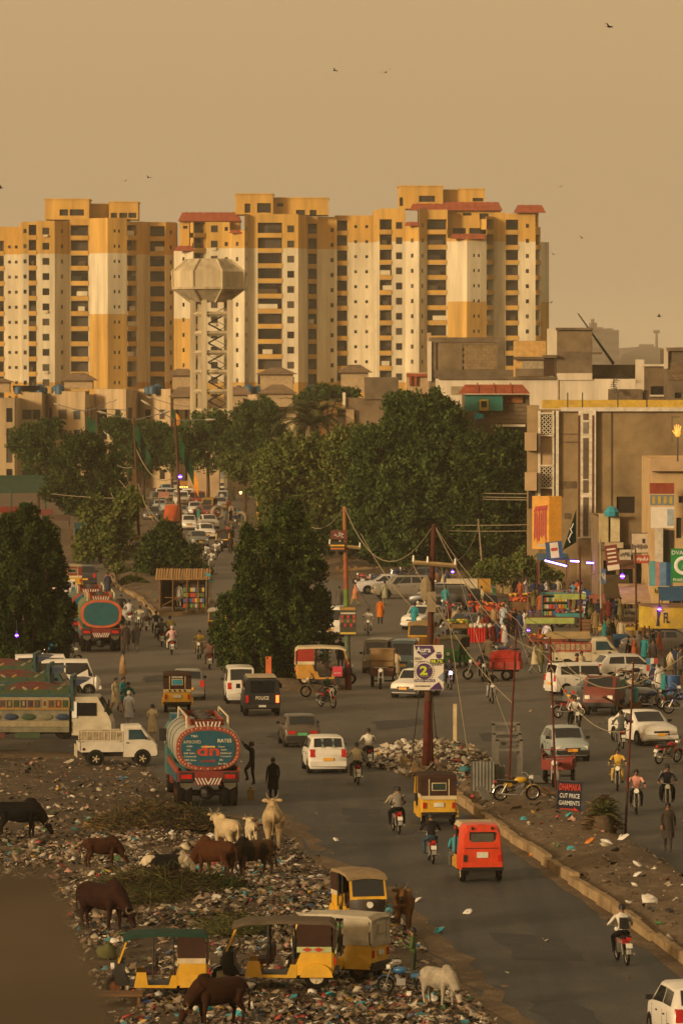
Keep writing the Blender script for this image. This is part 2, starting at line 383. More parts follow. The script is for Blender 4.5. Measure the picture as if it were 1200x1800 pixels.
BANK = [(588, 1016), (700, 1016), (830, 1038), (945, 1058), (945, 1000), (830, 985), (700, 975), (560, 970)]
bank_w = world_poly(BANK, 0, 6)
bank_h = mound(bank_w, .4, .15, 1.4, SOIL, 'earth_bank')
def GZ(px, py):
 """ground height at that place"""
 p = G(px, py); h = 0
 for q, f in ((med_w, med_h), (lot_w, lot_h), (dirt_w, dirt_h), (isl_w, isl_h), (farm_w, far_h), (bank_w, bank_h)):
  if inpoly(p.x, p.y, q): h = max(h, f(p.x, p.y))
 if h < .3: return V((p.x, p.y, max(h, .006)))
 p = G(px, py, h); return V((p.x, p.y, h))
def hz(x, y):
 h = .006
 for q, f in ((med_w, med_h), (lot_w, lot_h), (dirt_w, dirt_h), (isl_w, isl_h), (farm_w, far_h), (bank_w, bank_h)):
  if inpoly(x, y, q): h = max(h, f(x, y))
 return h
def kerb(name, pts, wid=.3, hei=.36, lmin=1.6, lmax=3.2, mat=None):
 w = [G(*p) for p in pts]; root = empty(name, w[0]); root['kind'] = 'structure'; k0 = w[0]
 k = 0
 for i in range(len(w)-1):
  a, b = w[i], w[i+1]; d = (b-a); Ls = d.length; u = d/Ls; t = 0
  while t < Ls-.2:
   q = min(rnd.uniform(lmin, lmax), Ls-t); 
   if Ls-t-q < .8: q = Ls-t
   c = a+u*(t+q/2); bb = B(); hx = hei+rnd.uniform(-.1, .03)
   bb.fru((-q/2+.012, q/2-.012, -wid/2, wid/2), -.05, (-q/2+.02, q/2-.02, -wid/2+.05, wid/2-.03), hx)
   part('kerb_stone', bb, mat or 'kerb', root, loc=c-k0+V((rnd.uniform(-.06, .06), 0, rnd.uniform(-.03, .01))), rot=(rnd.uniform(-.1, .1), rnd.uniform(-.02, .02), math.atan2(u.y, u.x)+rnd.uniform(-.025, .025)))
   t += q
KEYS['kerb'] = P((.3, .215, .12), .9, var=.5, sc=1.2, dust=.4, bump=.3)
kerb('median_kerb', KL)
kerb('far_median_kerb', [(366, 1058), (357, 1077), (318, 1082), (277, 1084), (250, 1058), (203, 1030), (186, 960)], .35, .3, 3, 5)
# ------------------------------------------------------------ litter
LCOL = [((.38, .33, .25), 18), ((.55, .51, .44), 8), ((.24, .18, .12), 28), ((.14, .1, .06), 30), ((.07, .05, .034), 22), ((.02, .18, .22), 2.6), ((.03, .1, .22), 1.3), ((.36, .04, .035), 2.6), ((.4, .24, .03), 1.8), ((.06, .15, .05), 1.6), ((.4, .22, .18), 2.6), ((.02, .018, .016), 12)]
LMAT = [P(c, .6, var=.3, sc=6, dust=.4, name='litter_scrap') for c, _ in LCOL]
ICO = []
_t = (1+5**.5)/2
ICO = np.array([(-1,_t,0),(1,_t,0),(-1,-_t,0),(1,-_t,0),(0,-1,_t),(0,1,_t),(0,-1,-_t),(0,1,-_t),(_t,0,-1),(_t,0,1),(-_t,0,-1),(-_t,0,1)])/1.9
ICOF = np.array([(0,11,5),(0,5,1),(0,1,7),(0,7,10),(0,10,11),(1,5,9),(5,11,4),(11,10,2),(10,7,6),(7,1,8),(3,9,4),(3,4,2),(3,2,6),(3,6,8),(3,8,9),(4,9,5),(2,4,11),(6,2,10),(8,6,7),(9,8,1)])
nr = np.random.RandomState(5)
wts = np.array([q for _, q in LCOL]); wts = wts/wts.sum()
GRD = np.array([(i-1, j-1, 0) for j in range(3) for i in range(3)], float)*.75
GRF = np.array([q for j in range(2) for i in range(2) for q in ((j*3+i, j*3+i+1, j*3+i+4), (j*3+i, j*3+i+4, j*3+i+3))])
def litter(name, label, poly, n, s0, s1, hf, dens=None, flat=.5, weights=None):
 """crumpled scraps: half of them creased sheets, half dented lumps"""
 xs = [p[0] for p in poly]; ys = [p[1] for p in poly]; P_ = []
 while len(P_) < n:
  x = rnd.uniform(min(xs), max(xs)); y = rnd.uniform(min(ys), max(ys))
  if not inpoly(x, y, poly): continue
  if dens and rnd.random() > dens(x, y): continue
  P_.append((x, y, hf(x, y)))
 VV, FF, MM = [], [], []; base = 0; half = int(n*.74)
 for kind, Q in ((0, np.array(P_[:half])), (1, np.array(P_[half:]))):
  k = len(Q)
  if not k: continue
  sz = s0+(s1-s0)*nr.rand(k)**4; T0, F0 = (GRD, GRF) if kind == 0 else (ICO, ICOF); nv = len(T0)
  v = np.repeat(T0[None], k, 0)
  if kind == 0: v = v+np.concatenate([(nr.rand(k, nv, 2)-.5)*.8, (nr.rand(k, nv, 1)-.35)*1.3*flat], 2)
  else: v = v*(1+(nr.rand(k, nv, 1)-.5)*1.5)+(nr.rand(k, nv, 3)-.5)*.35
  v = v*np.stack([.6+.8*nr.rand(k), .4+.8*nr.rand(k), (.9 if kind == 0 else flat*(.5+.9*nr.rand(k)))*np.ones(k)], 1)[:, None, :]
  an = nr.rand(k)*6.28; c, s = np.cos(an), np.sin(an); x = v[..., 0]*c[:, None]-v[..., 1]*s[:, None]; y = v[..., 0]*s[:, None]+v[..., 1]*c[:, None]
  z = v[..., 2]+x*((nr.rand(k)-.5)*1.2)[:, None]+y*((nr.rand(k)-.5)*1.2)[:, None]
  v = np.stack([x, y, z], 2)*(sz/2)[:, None, None]+Q[:, None, :]; v[..., 2] += (sz*flat*.2)[:, None]
  VV.append(v.reshape(-1, 3)); FF.append((F0[None]+nv*np.arange(k)[:, None, None]).reshape(-1)+base); base += k*nv
  MM.append(np.repeat(nr.choice(len(LMAT), k, p=wts if weights is None else weights), len(F0)))
 v = np.concatenate(VV); f = np.concatenate(FF).astype(np.int32); mi = np.concatenate(MM).astype(np.int32); nf = len(f)//3
 me = bpy.data.meshes.new(name); me.vertices.add(len(v)); me.vertices.foreach_set('co', v.reshape(-1)); me.loops.add(nf*3); me.loops.foreach_set('vertex_index', f); me.polygons.add(nf); me.polygons.foreach_set('loop_start', np.arange(0, nf*3, 3, dtype=np.int32)); me.polygons.foreach_set('loop_total', np.full(nf, 3, dtype=np.int32))
 me.polygons.foreach_set('material_index', mi); me.update(calc_edges=True)
 o = link(name, me, None)
 for m in LMAT: me.materials.append(m)
 return tag(o, label, 'rubbish', kind='stuff')
zones = [(G(440, 1620), 5.5, 22), (G(560, 1780), 7, 9), (G(330, 1540), 4, 7), (G(620, 1600), 2.6, 10), (G(90, 1500), 3.5, 10), (G(760, 1780), 2.5, 7)]
def lot_d(x, y):
 v = sum(math.exp(-((x-c.x)/a)**2-((y-c.y)/b)**2) for c, a, b in zones); n_ = mnoise.noise(V((x*.6, y*.25, 9)))
 return min(1, max(.05, v*.75-.22+n_*1.25))
litter('rubbish_litter', 'dense carpet of mixed plastic rubbish across the grazing lot', lot_w, 50000, .04, .32, lot_h, lot_d)
litter('verge_litter', 'scattered stones and scraps on the bare verge by the white pickup', dirt_w, 1500, .04, .3, dirt_h)
litter('median_litter', 'loose scraps strewn over the soil of the near median', med_w, 1600, .03, .3, med_h)
wl_ = wts.copy(); wl_[:2] *= 3.2; wl_[3:5] *= .6; wl_ /= wl_.sum()
PILE = [(640, 1345), (655, 1322), (700, 1306), (770, 1302), (830, 1318), (862, 1345), (850, 1385), (800, 1400), (745, 1375), (705, 1362)]
pile_w = world_poly(PILE, 0, 3)
litter('median_rubbish_heap', 'heap of rubbish bags spilling round the red-footed pole', pile_w, 5500, .08, .42, lambda x, y: max(hz(x, y), .02)+.15*max(0, mnoise.noise(V((x, y*.5, 2)))), flat=.65, weights=wl_)
litter('island_litter', 'stones and scraps on the island below the bushy tree', isl_w, 260, .06, .4, isl_h)
litter('street_litter', 'small scraps blown about the asphalt', [p for p in road_w], 900, .04, .26, lambda x, y: .01, lambda x, y: .25+.75*(y < 260), flat=.25)
litter('far_median_litter', 'scraps lying in the scrub of the far median', farm_w, 500, .08, .45, far_h)
bagm = []
for q in range(5):
 b = B(); rr = random.Random(q)
 ring = []
 for k, (zz, rad) in enumerate(((0, .32), (.12, .48), (.28, .44), (.4, .26), (.46, .1), (.52, .16))):
  ring.append([(rad*math.cos(a)*rr.uniform(.75, 1.2), rad*math.sin(a)*rr.uniform(.75, 1.2), zz*rr.uniform(.85, 1.1)) for a in [2*math.pi*i/9 for i in range(9)]])
 b.loft(ring); bagm.append(b.mesh('plastic_bag', True, 60))
BAGC = [('white', (.6, .57, .52), 'knotted white plastic bag lying in the rubbish lot'), ('teal', (.02, .3, .36), 'bright teal plastic bag lying in the rubbish lot'), ('blue', (.03, .12, .4), 'deep blue plastic bag lying in the rubbish lot'), ('cream', (.45, .38, .26), 'dirty cream sack lying in the rubbish lot'), ('orange', (.55, .2, .03), 'orange plastic bag lying in the rubbish lot')]
bagmat = [P(c, .35, var=.2, sc=3, dust=.25) for _, c, _ in BAGC]
nb = 0
while nb < 48:
 px, py = rnd.uniform(150, 880), rnd.uniform(1470, 1800); p = G(px, py)
 if not inpoly(p.x, p.y, lot_w) or rnd.random() > lot_d(p.x, p.y): continue
 q = rnd.choices(range(5), (40, 22, 8, 22, 5))[0]; nb += 1
 tag(link('plastic_bag', rnd.choice(bagm), bagmat[q], loc=(p.x, p.y, lot_h(p.x, p.y)), rot=(rnd.uniform(-.8, .8), rnd.uniform(-.8, .8), rnd.uniform(0, 6)), sca=(rnd.uniform(.25, .55), rnd.uniform(.25, .55), rnd.uniform(.25, .5))), BAGC[q][2], 'bag', BAGC[q][0]+' bags in the rubbish lot')
for px, py, q, s in ((548, 1548, 0, .5), (563, 1546, 0, .6), (1120, 1555, 0, .6), (590, 1478, 0, .4), (735, 1585, 0, .5), (822, 1606, 0, .5), (772, 1640, 1, .7), (1000, 1450, 1, .5), (920, 1452, 1, .45), (1140, 1600, 0, .9), (935, 1505, 4, .4), (1003, 1508, 1, .5), (1037, 1496, 4, .7), (1065, 1500, 0, .8), (1095, 1487, 0, .8), (1118, 1535, 0, .6)):
 p = G(px, py); z = hz(p.x, p.y)
 onr = 'on the soil of the near median' if inpoly(p.x, p.y, med_w) else 'dropped at the edge of the asphalt'
 tag(link('plastic_bag', bagm[(px+py) % 5], bagmat[q], loc=(p.x, p.y, z), rot=(rnd.uniform(-.5, .5), .6, rnd.uniform(0, 6)), sca=(s*.7, s*.6, s*.45)), f'crumpled {BAGC[q][0]} plastic bag {onr}', 'bag', f'{BAGC[q][0]} bags {onr}')
def brush(name, label, px, py, wx, wy, h, n, mats, blade=.7):
 c = G(px, py); b = B(); rr = random.Random(px)
 for i in range(n):
  a = rr.uniform(0, 6.28); q = rr.random()**.6; x, y = math.cos(a)*q*wx, math.sin(a)*q*wy; z = h*(1-q*q)*rr.uniform(.3, 1)
  d = V((rr.uniform(-1, 1), rr.uniform(-1, 1), rr.uniform(-.25, .7))).normalized()*rr.uniform(.3, 1)*blade; s_ = d.cross(V((0, 0, 1))).normalized()*rr.uniform(.008, .028)
  p = V((x, y, z)); b.add([p-s_, p+s_, p+d*.6+s_*.8+V((0, 0, -.04)), p+d+V((0, 0, -.12))], [(0, 1, 2), (0, 2, 3)], rr.randrange(len(mats)))
 b.ell((0, 0, 0), (wx*.8, wy*.8, h*.6), 12, 6, 0)
 return thing(name, b, mats, label, 'brush', loc=(c.x, c.y, hz(c.x, c.y)))
gr = [P((.05, .055, .018), .9), P((.085, .08, .028), .9), P((.12, .085, .04), .9), P((.05, .032, .018), .9)]
brush('brush_heap', 'heap of dry thorny brush beside the far cows', 280, 1482, 2.4, 3.2, .8, 1500, [gr[3], gr[2], gr[0]])
brush('fodder_heap', 'heap of green and brown cut fodder before the black-and-white cow', 282, 1598, 2.3, 3.2, .75, 1800, [gr[0], gr[1], gr[3]], .9)
brush('straw_heap', 'low pale straw spread behind the thorny brush heap', 250, 1462, 2.2, 2.2, .35, 600, [P((.3, .2, .08), .9), P((.2, .13, .06), .9)])
brush('grass_tuft', 'bright green grass tuft behind the brown cow', 352, 1472, 1.1, 2.6, .55, 700, [P((.045, .1, .018), .9), P((.03, .07, .014), .9)])
brush('grass_tuft', 'small green grass tuft in front of the fodder heap', 372, 1590, 1.1, 2.2, .3, 420, [P((.045, .1, .018), .9), gr[0]])
brush('grass_tuft', 'weedy grass tuft behind the open yellow rickshaw', 420, 1652, 1.3, 2.4, .35, 420, [gr[0], gr[1]])
# ------------------------------------------------------------ buildings
YEL = P((.53, .33, .09), .85, var=.42, sc=.5, dust=.25, streak=1); CRM = P((.62, .55, .4), .85, var=.4, sc=.5, dust=.3, streak=1); YBASE = P((.51, .32, .09), .85, var=.45, sc=.5, dust=.25, streak=1)
PANES = [P((.02, .017, .014), .3, dust=.1), P((.035, .028, .02), .4, dust=.15), P((.012, .012, .012), .2, dust=.08), P((.07, .055, .04), .5, dust=.15)]
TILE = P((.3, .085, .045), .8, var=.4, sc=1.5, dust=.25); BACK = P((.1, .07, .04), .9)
ub = B(); ub.box((0, 0, 0), (1, 1, 1)); UNIT = ub.mesh('panel')
def ubox(name, parent, c, d, mat, rot=0.0): return link(name, UNIT, [mat], parent, loc=c, rot=(0, 0, rot), sca=d)
def setup_unit():
 UNIT.materials.append(mt('concrete'))
setup_unit()
def facade(name, label, cat, d0, start, segs, fh, z0, nfl, mats, bands, back=20, balc=None, group=None, floors_from=0, rail=None):
 """a block whose front follows a plan line given in picture columns; segs (px, dy, type, top row[, bands])"""
 fx = lambda px, dy: (AT(px, 700, d0+dy).x, d0+dy)
 root = empty(name, (fx((start[0]+segs[-1][0])/2, 0)[0], d0, 0)); tag(root, label, cat, group); o = V(root.location)
 b = B(); prev = start; zprev = 0; rr = random.Random(len(segs)+int(d0))
 for k, sg in enumerate(segs):
  px, dy, ty, ytop = sg[:4]; bd = sg[4] if len(sg) > 4 else bands
  bd = [(AT(600, q[0], d0).z if q[0] < 9000 else -1, q[1]) for q in bd]; bd = sorted(bd)
  zt = AT(600, ytop, d0).z; p0, p1 = fx(*prev), fx(px, dy); w_ = math.hypot(p1[0]-p0[0], p1[1]-p0[1]); a = math.atan2(p1[1]-p0[1], p1[0]-p0[0])
  u = V((math.cos(a), math.sin(a), 0)); n_ = V((u.y, -u.x, 0)); P0 = V((p0[0], p0[1], 0))-o
  holes = []
  for f in range(floors_from, nfl):
   z = z0+f*fh
   if z+fh > zt+.3 and ty != 'w': continue
   if ty == 'b':
    m_ = min(.25, w_*.08); holes.append((m_, w_-m_, z+.82, z+fh-.12, 1.3))
    c = P0+u*(w_/2)+V((0, 0, z+.4))+n_*.02
    ubox('balcony', root, c, (w_-2*m_+.1, .22, .86), balc or mats[0], a)
    c = P0+u*(w_/2)-n_*1.27+V((0, 0, z+.3+fh*.4)); ubox('window', root, c, ((w_-.3)*rr.uniform(.72, .97), .05, fh*.62), rr.choice(PANES), a)
    if rr.random() < .45: 
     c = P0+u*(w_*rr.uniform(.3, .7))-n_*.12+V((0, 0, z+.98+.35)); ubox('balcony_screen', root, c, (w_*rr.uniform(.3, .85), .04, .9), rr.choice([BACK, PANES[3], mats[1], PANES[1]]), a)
    continue
   wn = {'s': [(.5, .62, .8)], 'd': [(.38, .5, .62), (.62, .5, .62)], 'm': [(.5, min(1.35, w_*.5), 1.35)], '2': [(.3, .55, .6), (.75, .55, .6)], 't': [(.5, min(1.2, w_*.6), 1.9)], 'w': [], 'M': [(.28, 1.3, 1.35), (.74, 1.1, 1.35)], 'T': [(.3, .8, 1.9), (.7, .8, 1.9)]}[ty]
   for q, ww, wh in wn:
    ww = min(ww, w_*.7); zc = z+fh*.55
    holes.append((q*w_-ww/2, q*w_+ww/2, zc-wh/2, zc+wh/2, .22))
    win = ubox('window', root, P0+u*(q*w_)-n_*.17+V((0, 0, zc)), (ww, .04, wh), rr.choice(PANES), a)
    if ww > .9 and w_ > 3 and rr.random() < .35: ubox('air_conditioner', root, P0+u*(q*w_)+n_*.2+V((0, 0, zc-.95)), (.8, .38, .5), mats[1], a)
  b.wall((P0.x, P0.y), (P0.x+u.x*w_, P0.y+u.y*w_), 0, zt, holes, bd)
  if ty == 'b':
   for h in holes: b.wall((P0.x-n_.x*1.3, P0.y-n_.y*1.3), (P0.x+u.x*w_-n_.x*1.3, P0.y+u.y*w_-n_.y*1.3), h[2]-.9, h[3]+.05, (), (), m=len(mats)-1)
  q0, q1 = P0, P0+u*w_; yb = max(back, 6)
  b.add([(q0.x, q0.y, zt), (q1.x, q1.y, zt), (q1.x, yb, zt), (q0.x, yb, zt)], [(0, 1, 2, 3)], 0)
  zn = AT(600, segs[k+1][3], d0).z if k+1 < len(segs) else 0
  if zt > zn: b.add([(q1.x, q1.y, zn), (q1.x, yb, zn), (q1.x, yb, zt), (q1.x, q1.y, zt)], [(0, 1, 2, 3)], bd[-1][1] if bd else 0)
  if zt > zprev: b.add([(q0.x, yb, zprev), (q0.x, q0.y, zprev), (q0.x, q0.y, zt), (q0.x, yb, zt)], [(0, 1, 2, 3)], bd[-1][1] if bd else 0)
  zprev = zt; prev = (px, dy)
 part('wall', b, mats, root)
 return root
def room(root, name, d0, px0, px1, yt, yb, dy, depth, mats, holes=(), m=0, rot=0):
 """a small roof-top room: four walls and a slab; holes in picture pixels on the front"""
 o = V(root.location); a, c = AT(px0, yt, d0+dy), AT(px1, yb, d0+dy); w_ = c.x-a.x; k = FPX/(d0+dy)
 b = B(); H = [((h[0]-px0)/k, (h[1]-px0)/k, AT(600, h[3], d0+dy).z, AT(600, h[2], d0+dy).z, .5) for h in holes]
 x0, y0 = a.x-o.x, d0+dy-o.y
 b.wall((x0, y0), (x0+w_, y0), c.z, a.z, H); b.wall((x0+w_, y0), (x0+w_, y0+depth), c.z, a.z); b.wall((x0+w_, y0+depth), (x0, y0+depth), c.z, a.z); b.wall((x0, y0+depth), (x0, y0), c.z, a.z)
 b.box((x0+w_/2, y0+depth/2, a.z), (w_+.3, depth+.3, .25))
 r_ = part(name, b, mats, root)
 for h in H:
  if True: ubox('window', r_, (x0+(h[0]+h[1])/2, y0+.45, (h[2]+h[3])/2), (h[1]-h[0]+.02, .05, h[3]-h[2]+.02), PANES[1])
 return r_
def tiled(root, d0, px0, px1, yt, yb, dy, depth=3.0, over=.8):
 """sloping tiled roof edge"""
 o = V(root.location); a, c = AT(px0, yt, d0+dy), AT(px1, yb, d0+dy); b = B()
 x0, x1 = a.x-o.x, c.x-o.x; y0 = d0+dy-o.y
 b.loft([[(x0-over*.4, y0-over, c.z), (x0-over*.4, y0+.4, c.z), (x0+over*.6, y0+depth, a.z), (x0+over*.6, y0+over, a.z)], [(x1+over*.4, y0-over, c.z), (x1+over*.4, y0+.4, c.z), (x1-over*.6, y0+depth, a.z), (x1-over*.6, y0+over, a.z)]])
 r_ = part('roof', b, TILE, root)
 n = int((x1-x0)/1.2)
 for i in range(1, n):
  b2 = B(); x = x0+(x1-x0)*i/n; b2.loft([[(x-.06, y0-over-.03, c.z), (x+.06, y0-over-.03, c.z), (x+.06, y0-over+.05, c.z+.12), (x-.06, y0-over+.05, c.z+.12)], [(x-.06, y0+over, a.z+.02), (x+.06, y0+over, a.z+.02), (x+.06, y0+over, a.z+.14), (x-.06, y0+over, a.z+.14)]])
  part('tile_rib', b2, TILE, r_)
D1 = 1011
bn = lambda y: [(y, 1), (672, 2), (0, 0)]
def bands_(ytop, ylow=672): return [(ylow, 2), (ytop, 1), (-3000, 0)]
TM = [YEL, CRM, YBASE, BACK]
FZ = AT(600, 797, D1).z
t1 = facade('apartment_tower', 'yellow and cream apartment tower behind the water tower, with two open roof rooms', 'tower', D1, (-30, 6),
 [(10, 6, 'b', 397), (36, 6, '2', 397), (40, 0, 'w', 390), (50, 0, 's', 390), (66, 0, 'b', 390), (97, 0, 'm', 388), (123, 3, 's', 388), (158, 3, 'b', 384), (190, -1, 'w', 383, bands_(445, 552)), (223, 1, 'd', 383, bands_(445, 552)), (242, 4, 'b', 389), (262, 9, 'w', 388), (292, 9, 'b', 388), (310, 11, 's', 388)],
 2.99, .35, 15, TM, bands_(446), group='apartment towers on the skyline', floors_from=3)
t1['label'] = 'yellow and cream apartment tower farthest from the market shops'
room(t1, 'roof_room', D1, 79, 157, 350, 386, 4, 9, [YEL], [(105, 120, 368, 379), (123, 148, 368, 379)])
room(t1, 'roof_room', D1, 192, 243, 355, 386, 5, 8, [YEL], [(195, 206, 374, 383), (210, 224, 374, 383), (226, 240, 374, 383)])
room(t1, 'roof_room', D1, 157, 192, 359, 386, 9, 8, [YEL])
t2 = facade('apartment_tower', 'yellow and cream apartment tower directly behind the concrete water tower', 'tower', D1, (306, 3),
 [(340, -1, 's', 440, bands_(436, 560)), (362, 1, 'b', 392), (392, 1, 'm', 390), (404, 1, 's', 390), (430, -1, 's', 405), (437, 1, 's', 376), (451, 1, 'w', 376), (498, 1, 'b', 376), (524, 1, 'm', 376), (540, 7, 'w', 377), (558, 7, 'b', 379), (575, 9, 'w', 379), (592, 9, 's', 379)],
 2.99, .8, 15, TM, bands_(436), group='apartment towers on the skyline', floors_from=3)
room(t2, 'roof_room', D1, 414, 480, 341, 377, 3, 9, [YEL], [(430, 440, 358, 374), (452, 476, 357, 374)])
room(t2, 'roof_room', D1, 480, 577, 348, 378, 6, 9, [YEL], [(487, 498, 357, 363), (520, 536, 369, 378), (544, 556, 369, 378)])
room(t2, 'upper_floor', D1, 316, 422, 388, 440, 5, 8, [YEL], [(322, 330, 397, 402), (362, 372, 395, 405), (376, 384, 395, 405), (394, 403, 394, 404), (361, 386, 413, 432)])
tiled(t2, D1, 316, 422, 373, 389, 4.5); tiled(t2, D1, 308, 342, 432, 441, -.8, 2, .4); tiled(t2, D1, 404, 430, 404, 410, -.5, 1.5, .3)
t3 = facade('apartment_tower', 'yellow and cream apartment tower with tiled roof edges rising behind the concrete houses', 'tower', D1, (588, 10),
 [(612, 10, 'b', 376), (655, 10, '2', 376), (665, 2, 's', 368), (690, 2, 'b', 366), (712, 2, 'm', 366), (736, 0, 's', 392), (748, 2, 's', 366), (786, 2, 'b', 368), (820, -2, 'w', 418, bands_(424, 530)), (854, 0, 'd', 418, bands_(424, 530)), (868, 4, 'b', 380), (886, 4, 'w', 372), (912, 4, 'b', 374), (940, 4, 's', 374), (949, 5, 'b', 398), (964, 9, 'w', 424, bands_(424, 530))],
 2.99, 1.5, 15, TM, bands_(424), group='apartment towers on the skyline', floors_from=3)
room(t3, 'roof_room', D1, 700, 778, 327, 367, 5, 9, [YEL], [(702, 708, 347, 362), (736, 764, 344, 355)])
room(t3, 'roof_room', D1, 806, 851, 332, 356, 6, 8, [YEL], [(830, 849, 348, 354)])
room(t3, 'roof_room', D1, 778, 806, 334, 367, 8, 8, [YEL])
room(t3, 'upper_floor', D1, 735, 880, 368, 420, 5, 8, [YEL], [(752, 770, 376, 387), (813, 828, 374, 379), (842, 858, 375, 386), (868, 878, 376, 388), (795, 818, 401, 411), (824, 847, 401, 411), (852, 866, 396, 413)])
tiled(t3, D1, 722, 880, 355, 370, 4.5); tiled(t3, D1, 905, 956, 360, 374, 3.5); tiled(t3, D1, 793, 852, 411, 420, -1.6, 2.2, .5); tiled(t3, D1, 712, 735, 390, 397, -.3, 1.5, .3)
room(t3, 'upper_floor', D1, 912, 946, 372, 400, 4.6, 8, [YEL], [(925, 931, 379, 391), (938, 942, 374, 391)])
FLM = [P((.46, .35, .21), .9, var=.5, sc=.6, dust=.3, streak=1), P((.3, .21, .12), .9, var=.35, sc=.4), P((.13, .09, .055), .9)]
D2 = 700
f1 = facade('flats_block', 'long low cream block of flats behind the flag poles', 'building', D2, (-40, -6),
 [(8, -6, 't', 700), (26, -6, 't', 700), (38, 2, 'w', 700), (74, 2, 'M', 690), (82, 6, 'w', 694), (95, 4, 't', 692), (150, 2, 'M', 688), (167, 6, 'T', 694), (222, 2, 'M', 684), (236, 4, 't', 686), (244, 8, 'w', 690), (300, 3, 'M', 684), (340, 8, 'T', 700), (404, 6, 'M', 698), (430, 10, 't', 698), (520, 8, 'M', 694), (560, 10, 'M', 700)],
 2.75, .6, 5, FLM, [], back=14, group='low buildings in front of the towers')
def hip(root, d0, px0, px1, yt, ye, yb, dy, mats, tank=False):
 o = V(root.location); k = FPX/(d0+dy); a = AT(px0, ye, d0+dy); c = AT(px1, yb, d0+dy); zt = AT(600, yt, d0+dy).z
 x0, x1 = a.x-o.x, c.x-o.x; y0 = d0+dy-o.y; dp = (x1-x0)*.8; b = B()
 b.box(((x0+x1)/2, y0+dp/2, (a.z+c.z)/2), (x1-x0-.8, dp-.8, a.z-c.z)); r_ = part('stair_tower', b, mats[0], root)
 b = B(); b.fru((x0-.3, x1+.3, y0-.3, y0+dp), a.z, ((x0+x1)/2-.8, (x0+x1)/2+.8, y0+dp*.45, y0+dp*.55), zt); part('hip_roof', b, mats[1], r_)
HR = [P((.4, .3, .18), .9), P((.2, .14, .09), .85, var=.4, sc=1)]
for a in ((108, 168, 655, 669, 684, 6), (-30, 22, 665, 672, 690, 4), (298, 342, 648, 660, 690, 6), (300, 345, 680, 698, 720, 1), (452, 520, 646, 658, 690, 9), (594, 652, 641, 655, 690, 9), (400, 440, 680, 694, 715, 2), (455, 520, 676, 692, 715, 4)):
 hip(f1, D2, *a, HR)
TANK = P((.03, .09, .16), .5); PANEL = P((.02, .022, .03), .3)
tb = B(); tb.cyl((0, 0, 0), (0, 0, 1.0), .62, .6, 12); tb.cyl((0, 0, 1.0), (0, 0, 1.3), .6, .25, 12); TANKM = tb.mesh('water_tank', True)
for i, (px, py, d) in enumerate(((32, 690, 702), (62, 683, 705), (70, 683, 704), (78, 683, 706), (98, 683, 705), (105, 684, 704), (260, 684, 706), (268, 684, 704), (277, 685, 705), (286, 684, 706), (420, 681, 712), (436, 680, 711), (446, 679, 712), (454, 678, 712), (546, 672, 716), (438, 681, 708))):
 p = AT(px, py, d); z = AT(px, 690, d).z
 tag(link('water_tank', TANKM, TANK, loc=(p.x, p.y, z-.2), sca=.8+.12*(i % 3)), ['small blue plastic water tank on the roof of the low flats'][0], 'tank', 'blue tanks on the roof of the flats')
for i, px in enumerate((30, 42, 54, 66)):
 p = AT(px, 680, 703); b = B(); b.box((0, 0, .9), (1.0, 1.7, .05), Matrix.Rotation(R(-28), 3, 'X')); b.box((0, .5, .4), (.08, .08, .9)); b.box((0, -.5, .25), (.08, .08, .6))
 thing('solar_panel', b, PANEL, 'dark solar panel on the roof of the low flats', 'panel', 'solar panels on the roof of the flats', loc=(p.x, p.y, AT(px, 692, 703).z-.2))
D3 = 650; k3 = FPX/D3; c = AT(367, 700, D3); wt = empty('water_tower', (c.x, D3, 0)); tag(wt, 'tall concrete water tower with a faceted tank on legs', 'water tower')
zz = lambda y: AT(367, y, D3).z
WC = P((.5, .42, .28), .9, var=.6, sc=.7, dust=.35, bump=.15, streak=1)
def ring(r, z, n=8, ph=.39): return [(r*math.cos(2*math.pi*i/n+ph), r*math.sin(2*math.pi*i/n+ph), z) for i in range(n)]
b = B(); b.loft([ring(2.4, zz(531)), ring(4.75, zz(508)), ring(4.85, zz(478)), ring(2.9, zz(457)), ring(2.7, zz(455))]); tk = part('tank', b, WC, wt)
for i in range(8):
 a = 2*math.pi*i/8+.39; q = lambda r, y: (r*math.cos(a), r*math.sin(a), zz(y)); b = B(); b.tube([q(2.45, 531), q(4.8, 508), q(4.92, 478), q(2.95, 456.5)], .16, 5); part('rib', b, WC, tk)
b = B(); b.loft([ring(4.9, zz(509)), ring(4.98, zz(509)), ring(4.98, zz(505)), ring(4.9, zz(505))]); part('tank_band', b, WC, tk)
legs = [(340, -1.2), (360, -2.2), (405, -2.0), (352, 2.0), (398, 2.2)]
for px, dy in legs:
 x = (px-367)/k3; b = B(); b.box((x, dy, zz(531)/2), (.72, .72, zz(531)+.5)); part('leg', b, WC, wt)
for y in range(552, 760, 34):
 b = B(); z = zz(y)
 for (p, q) in (((340, -1.2), (360, -2.2)), ((360, -2.2), (405, -2.0)), ((405, -2.0), (398, 2.2)), ((398, 2.2), (352, 2.0)), ((352, 2.0), (340, -1.2))):
  a_, c_ = V(((p[0]-367)/k3, p[1], z)), V(((q[0]-367)/k3, q[1], z)); b.tube([a_, c_], .3, 4)
 part('ring_beam', b, WC, wt)
 for s_ in (0, 1):
  b = B(); x0, x1 = (366-367)/k3, (398-367)/k3; 
  if s_: x0, x1 = x1, x0
  b.tube([(x0, -.3+s_*.7, zz(y+17*s_+17)), (x1, -.3+s_*.7, zz(y+17*s_))], .1, 4); b.tube([(x0, -.3+s_*.7, zz(y+17*s_+17)+.9), (x1, -.3+s_*.7, zz(y+17*s_)+.9)], .04, 4); part('stair', b, 'iron', wt)
